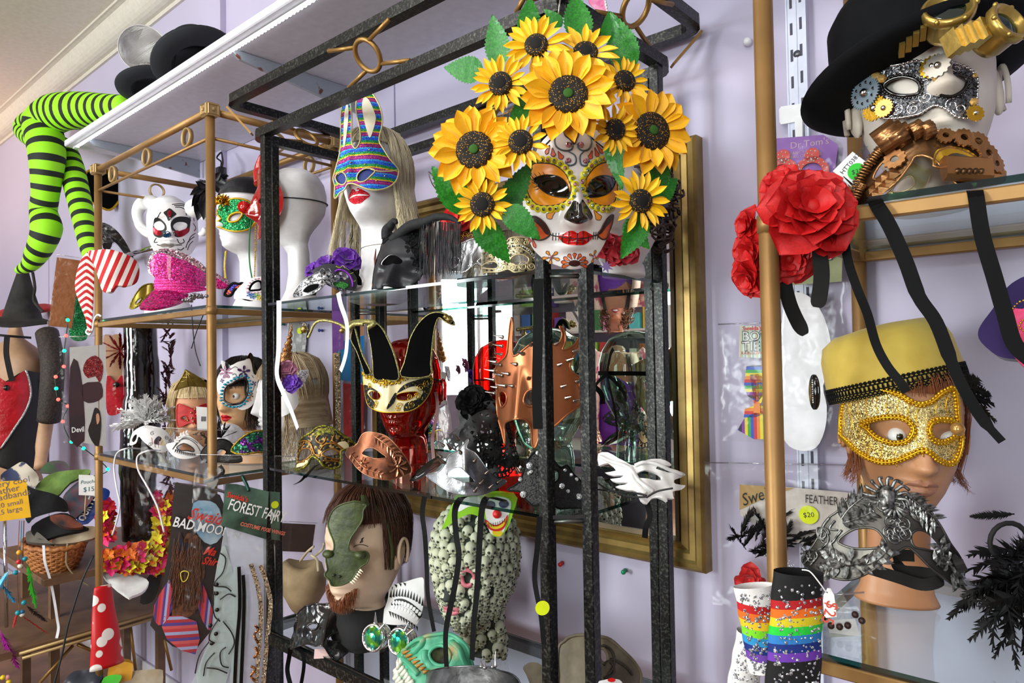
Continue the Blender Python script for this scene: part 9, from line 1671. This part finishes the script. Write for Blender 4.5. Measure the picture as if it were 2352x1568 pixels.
# ---------------------------------------------------------------- woman seen in the mirror
def woman(P, yaw):
 t=T('person', 'smiling curly haired woman in purple top and floral wrap, seen in the mirror', 'person', (P.x, P.y, FL));H=Head(P, 0,4,-3,1.0, face=(math.sin(yaw), math.cos(yaw),0));sk=mat('fair skin', 'c98a68', .45, c2='c07c5c', ns=20, sub=.1)
 me=bpy.data.meshes.new('body');J=[(0,0,-.27,.055),(0,-.01,-.33,.062),(0,0,-.42,.12),(0,0,-.58,.14),(0,0,-.78,.125),(0,0,-.95,.155)];E=[(i,i+1) for i in range(5)]
 for s_ in (-1,1):
  a=len(J);J += [(s_*.15,0,-.36,.060),(s_*.20,.02,-.60,.045),(s_*.16,.16,-.80,.036),(s_*.14,.22,-.86,.024)];E += [(2,a),(a,a+1),(a+1,a+2),(a+2,a+3)]
  k=len(J);J += [(s_*.09,0,-1.05,.095),(s_*.10,.02,-1.28,.06),(s_*.10,-.02,-1.50+.0,.045)];E += [(5,k),(k,k+1),(k+1,k+2)]
  for f in range(5): m_=len(J);d=(f-2)*.012;J += [(s_*.14+d,.245,-.87+abs(f-2)*-.003,.009),(s_*.14+d*1.3,.285-abs(f-2)*.006,-.885,.008)];E += [(a+3,m_),(m_,m_+1)]
 fz=max(FL-P.z+.03,-1.52);me.from_pydata([P+H.U*x+V((H.N.x,H.N.y,0)).normalized()*y+V((0,0,max(z,fz)))-V((P.x,P.y,FL)) for x,y,z,r in J], E, []);o=bpy.data.objects.new('body', me);C.objects.link(o);o.parent=t;m=o.modifiers.new('s', 'SKIN')
 for i, q in enumerate(me.skin_vertices[0].data): q.radius=(J[i][3], J[i][3]*(.72 if i in (2,3,4,5) else 1));q.use_root=i == 5
 o.modifiers.new('d', 'SUBSURF').levels=1;o.modifiers['d'].render_levels=1;me.materials.append(sk);H.mesh('head', sk, t, vmin=-.19, ears=True, eyes=0)
 lips(H, mat('rose lips', 'a03c3c', .4),1.25, t);patch(HS(H, .0016,0),[(-.017,-.069),(0,-.0675),(.017,-.069),(.010,-.0765),(0,-.078),(-.010,-.0765)], tagw, name='teeth', par=t, t=.0004, res=.004)
 for s_ in (-1,1): eyeball(H, s_, mat('eye white', 'e8e4de', .2), mat('brown iris', '4a2c18', .2), t)
 b=MB();rr=random.Random(3)
 for i in range(420):
  th=rr.uniform(-PI, PI);v=rr.uniform(-.13,.115)
  if abs(th) < .95 and v < .062: continue
  p=H.pt(th, v, 0,0,0);p=H.O+(p-H.O)*rr.uniform(1.04,1.36);a=V((rr.uniform(-1,1),rr.uniform(-1,1),rr.uniform(-1,1))).normalized();c=a.cross(V((0,.3,1))).normalized();d=a.cross(c);k=rr.uniform(.010,.016)
  b.tube([p+(c*math.cos(q*.8)+d*math.sin(q*.8))*k+a*q*.003-V((0,0,q*.002)) for q in range(14)],.0026,4, caps=False)
 dome(b, H, 1.06,-.06,30,.95,2*PI-.95);b.build('curly_hair', hairm('curly brown hair', '4a2a16', '8a5a30'), t)
 fn=V((H.N.x,H.N.y,0)).normalized();top=mat('purple top cloth', '6a2aa0', .7, c2='7a3ab4', ns=12);flo=mat('floral chiffon', 'd8b8a8', .7, c2='a83c5a', ns=16, ramp=(.52,.6));nv=mat('dark trousers', '20242e', .8)
 MB().lathe([(.115,-.44),(.155,-.52),(.160,-.62),(.150,-.78),(.178,-.98)], P-fn*.0,(0,0,1),32,1,.80, x0=H.U).build('purple_top', top, t);MB().lathe([(.18,-.96),(.19,-1.05),(.15,-1.3),(.13,min(-1.4,fz))], P, (0,0,1),28,1.05,.8, x0=H.U).build('trousers', nv, t)
 for s_ in (-1,1):
  MB().ribbon([P+H.U*s_*.06+fn*(.07)+V((0,0,-.33)), P+H.U*s_*.08+fn*.12+V((0,0,-.44))],.018, H.U, .004).build('strap', mat('black strap', '0c0c0e', .6), t)
  MB().tube(cv([P+H.U*s_*.11+V((0,0,-.335)), P+H.U*s_*.19+V((0,0,-.42)), P+H.U*s_*.215+fn*.02+V((0,0,-.62)), P+H.U*s_*.19+fn*.10+V((0,0,-.76))],5),.070,18).build('sleeve', flo, t);MB().tube(cv([P+H.U*s_*.10+fn*.06+V((0,0,-.33)), P+H.U*s_*.13+fn*.12+V((0,0,-.55)), P+H.U*s_*.15+fn*.12+V((0,0,-.95))],5),.040,12, flat=.5).build('wrap_front', flo, t)
mir=lambda x, y, L: (lambda d: V((d.x, 2*(YW-.025)-d.y, d.z)))(ray(x, y)*L);wp=mir(1415,690,4.3);woman(wp, math.atan2(-.9-wp.x, 1.3-wp.y))
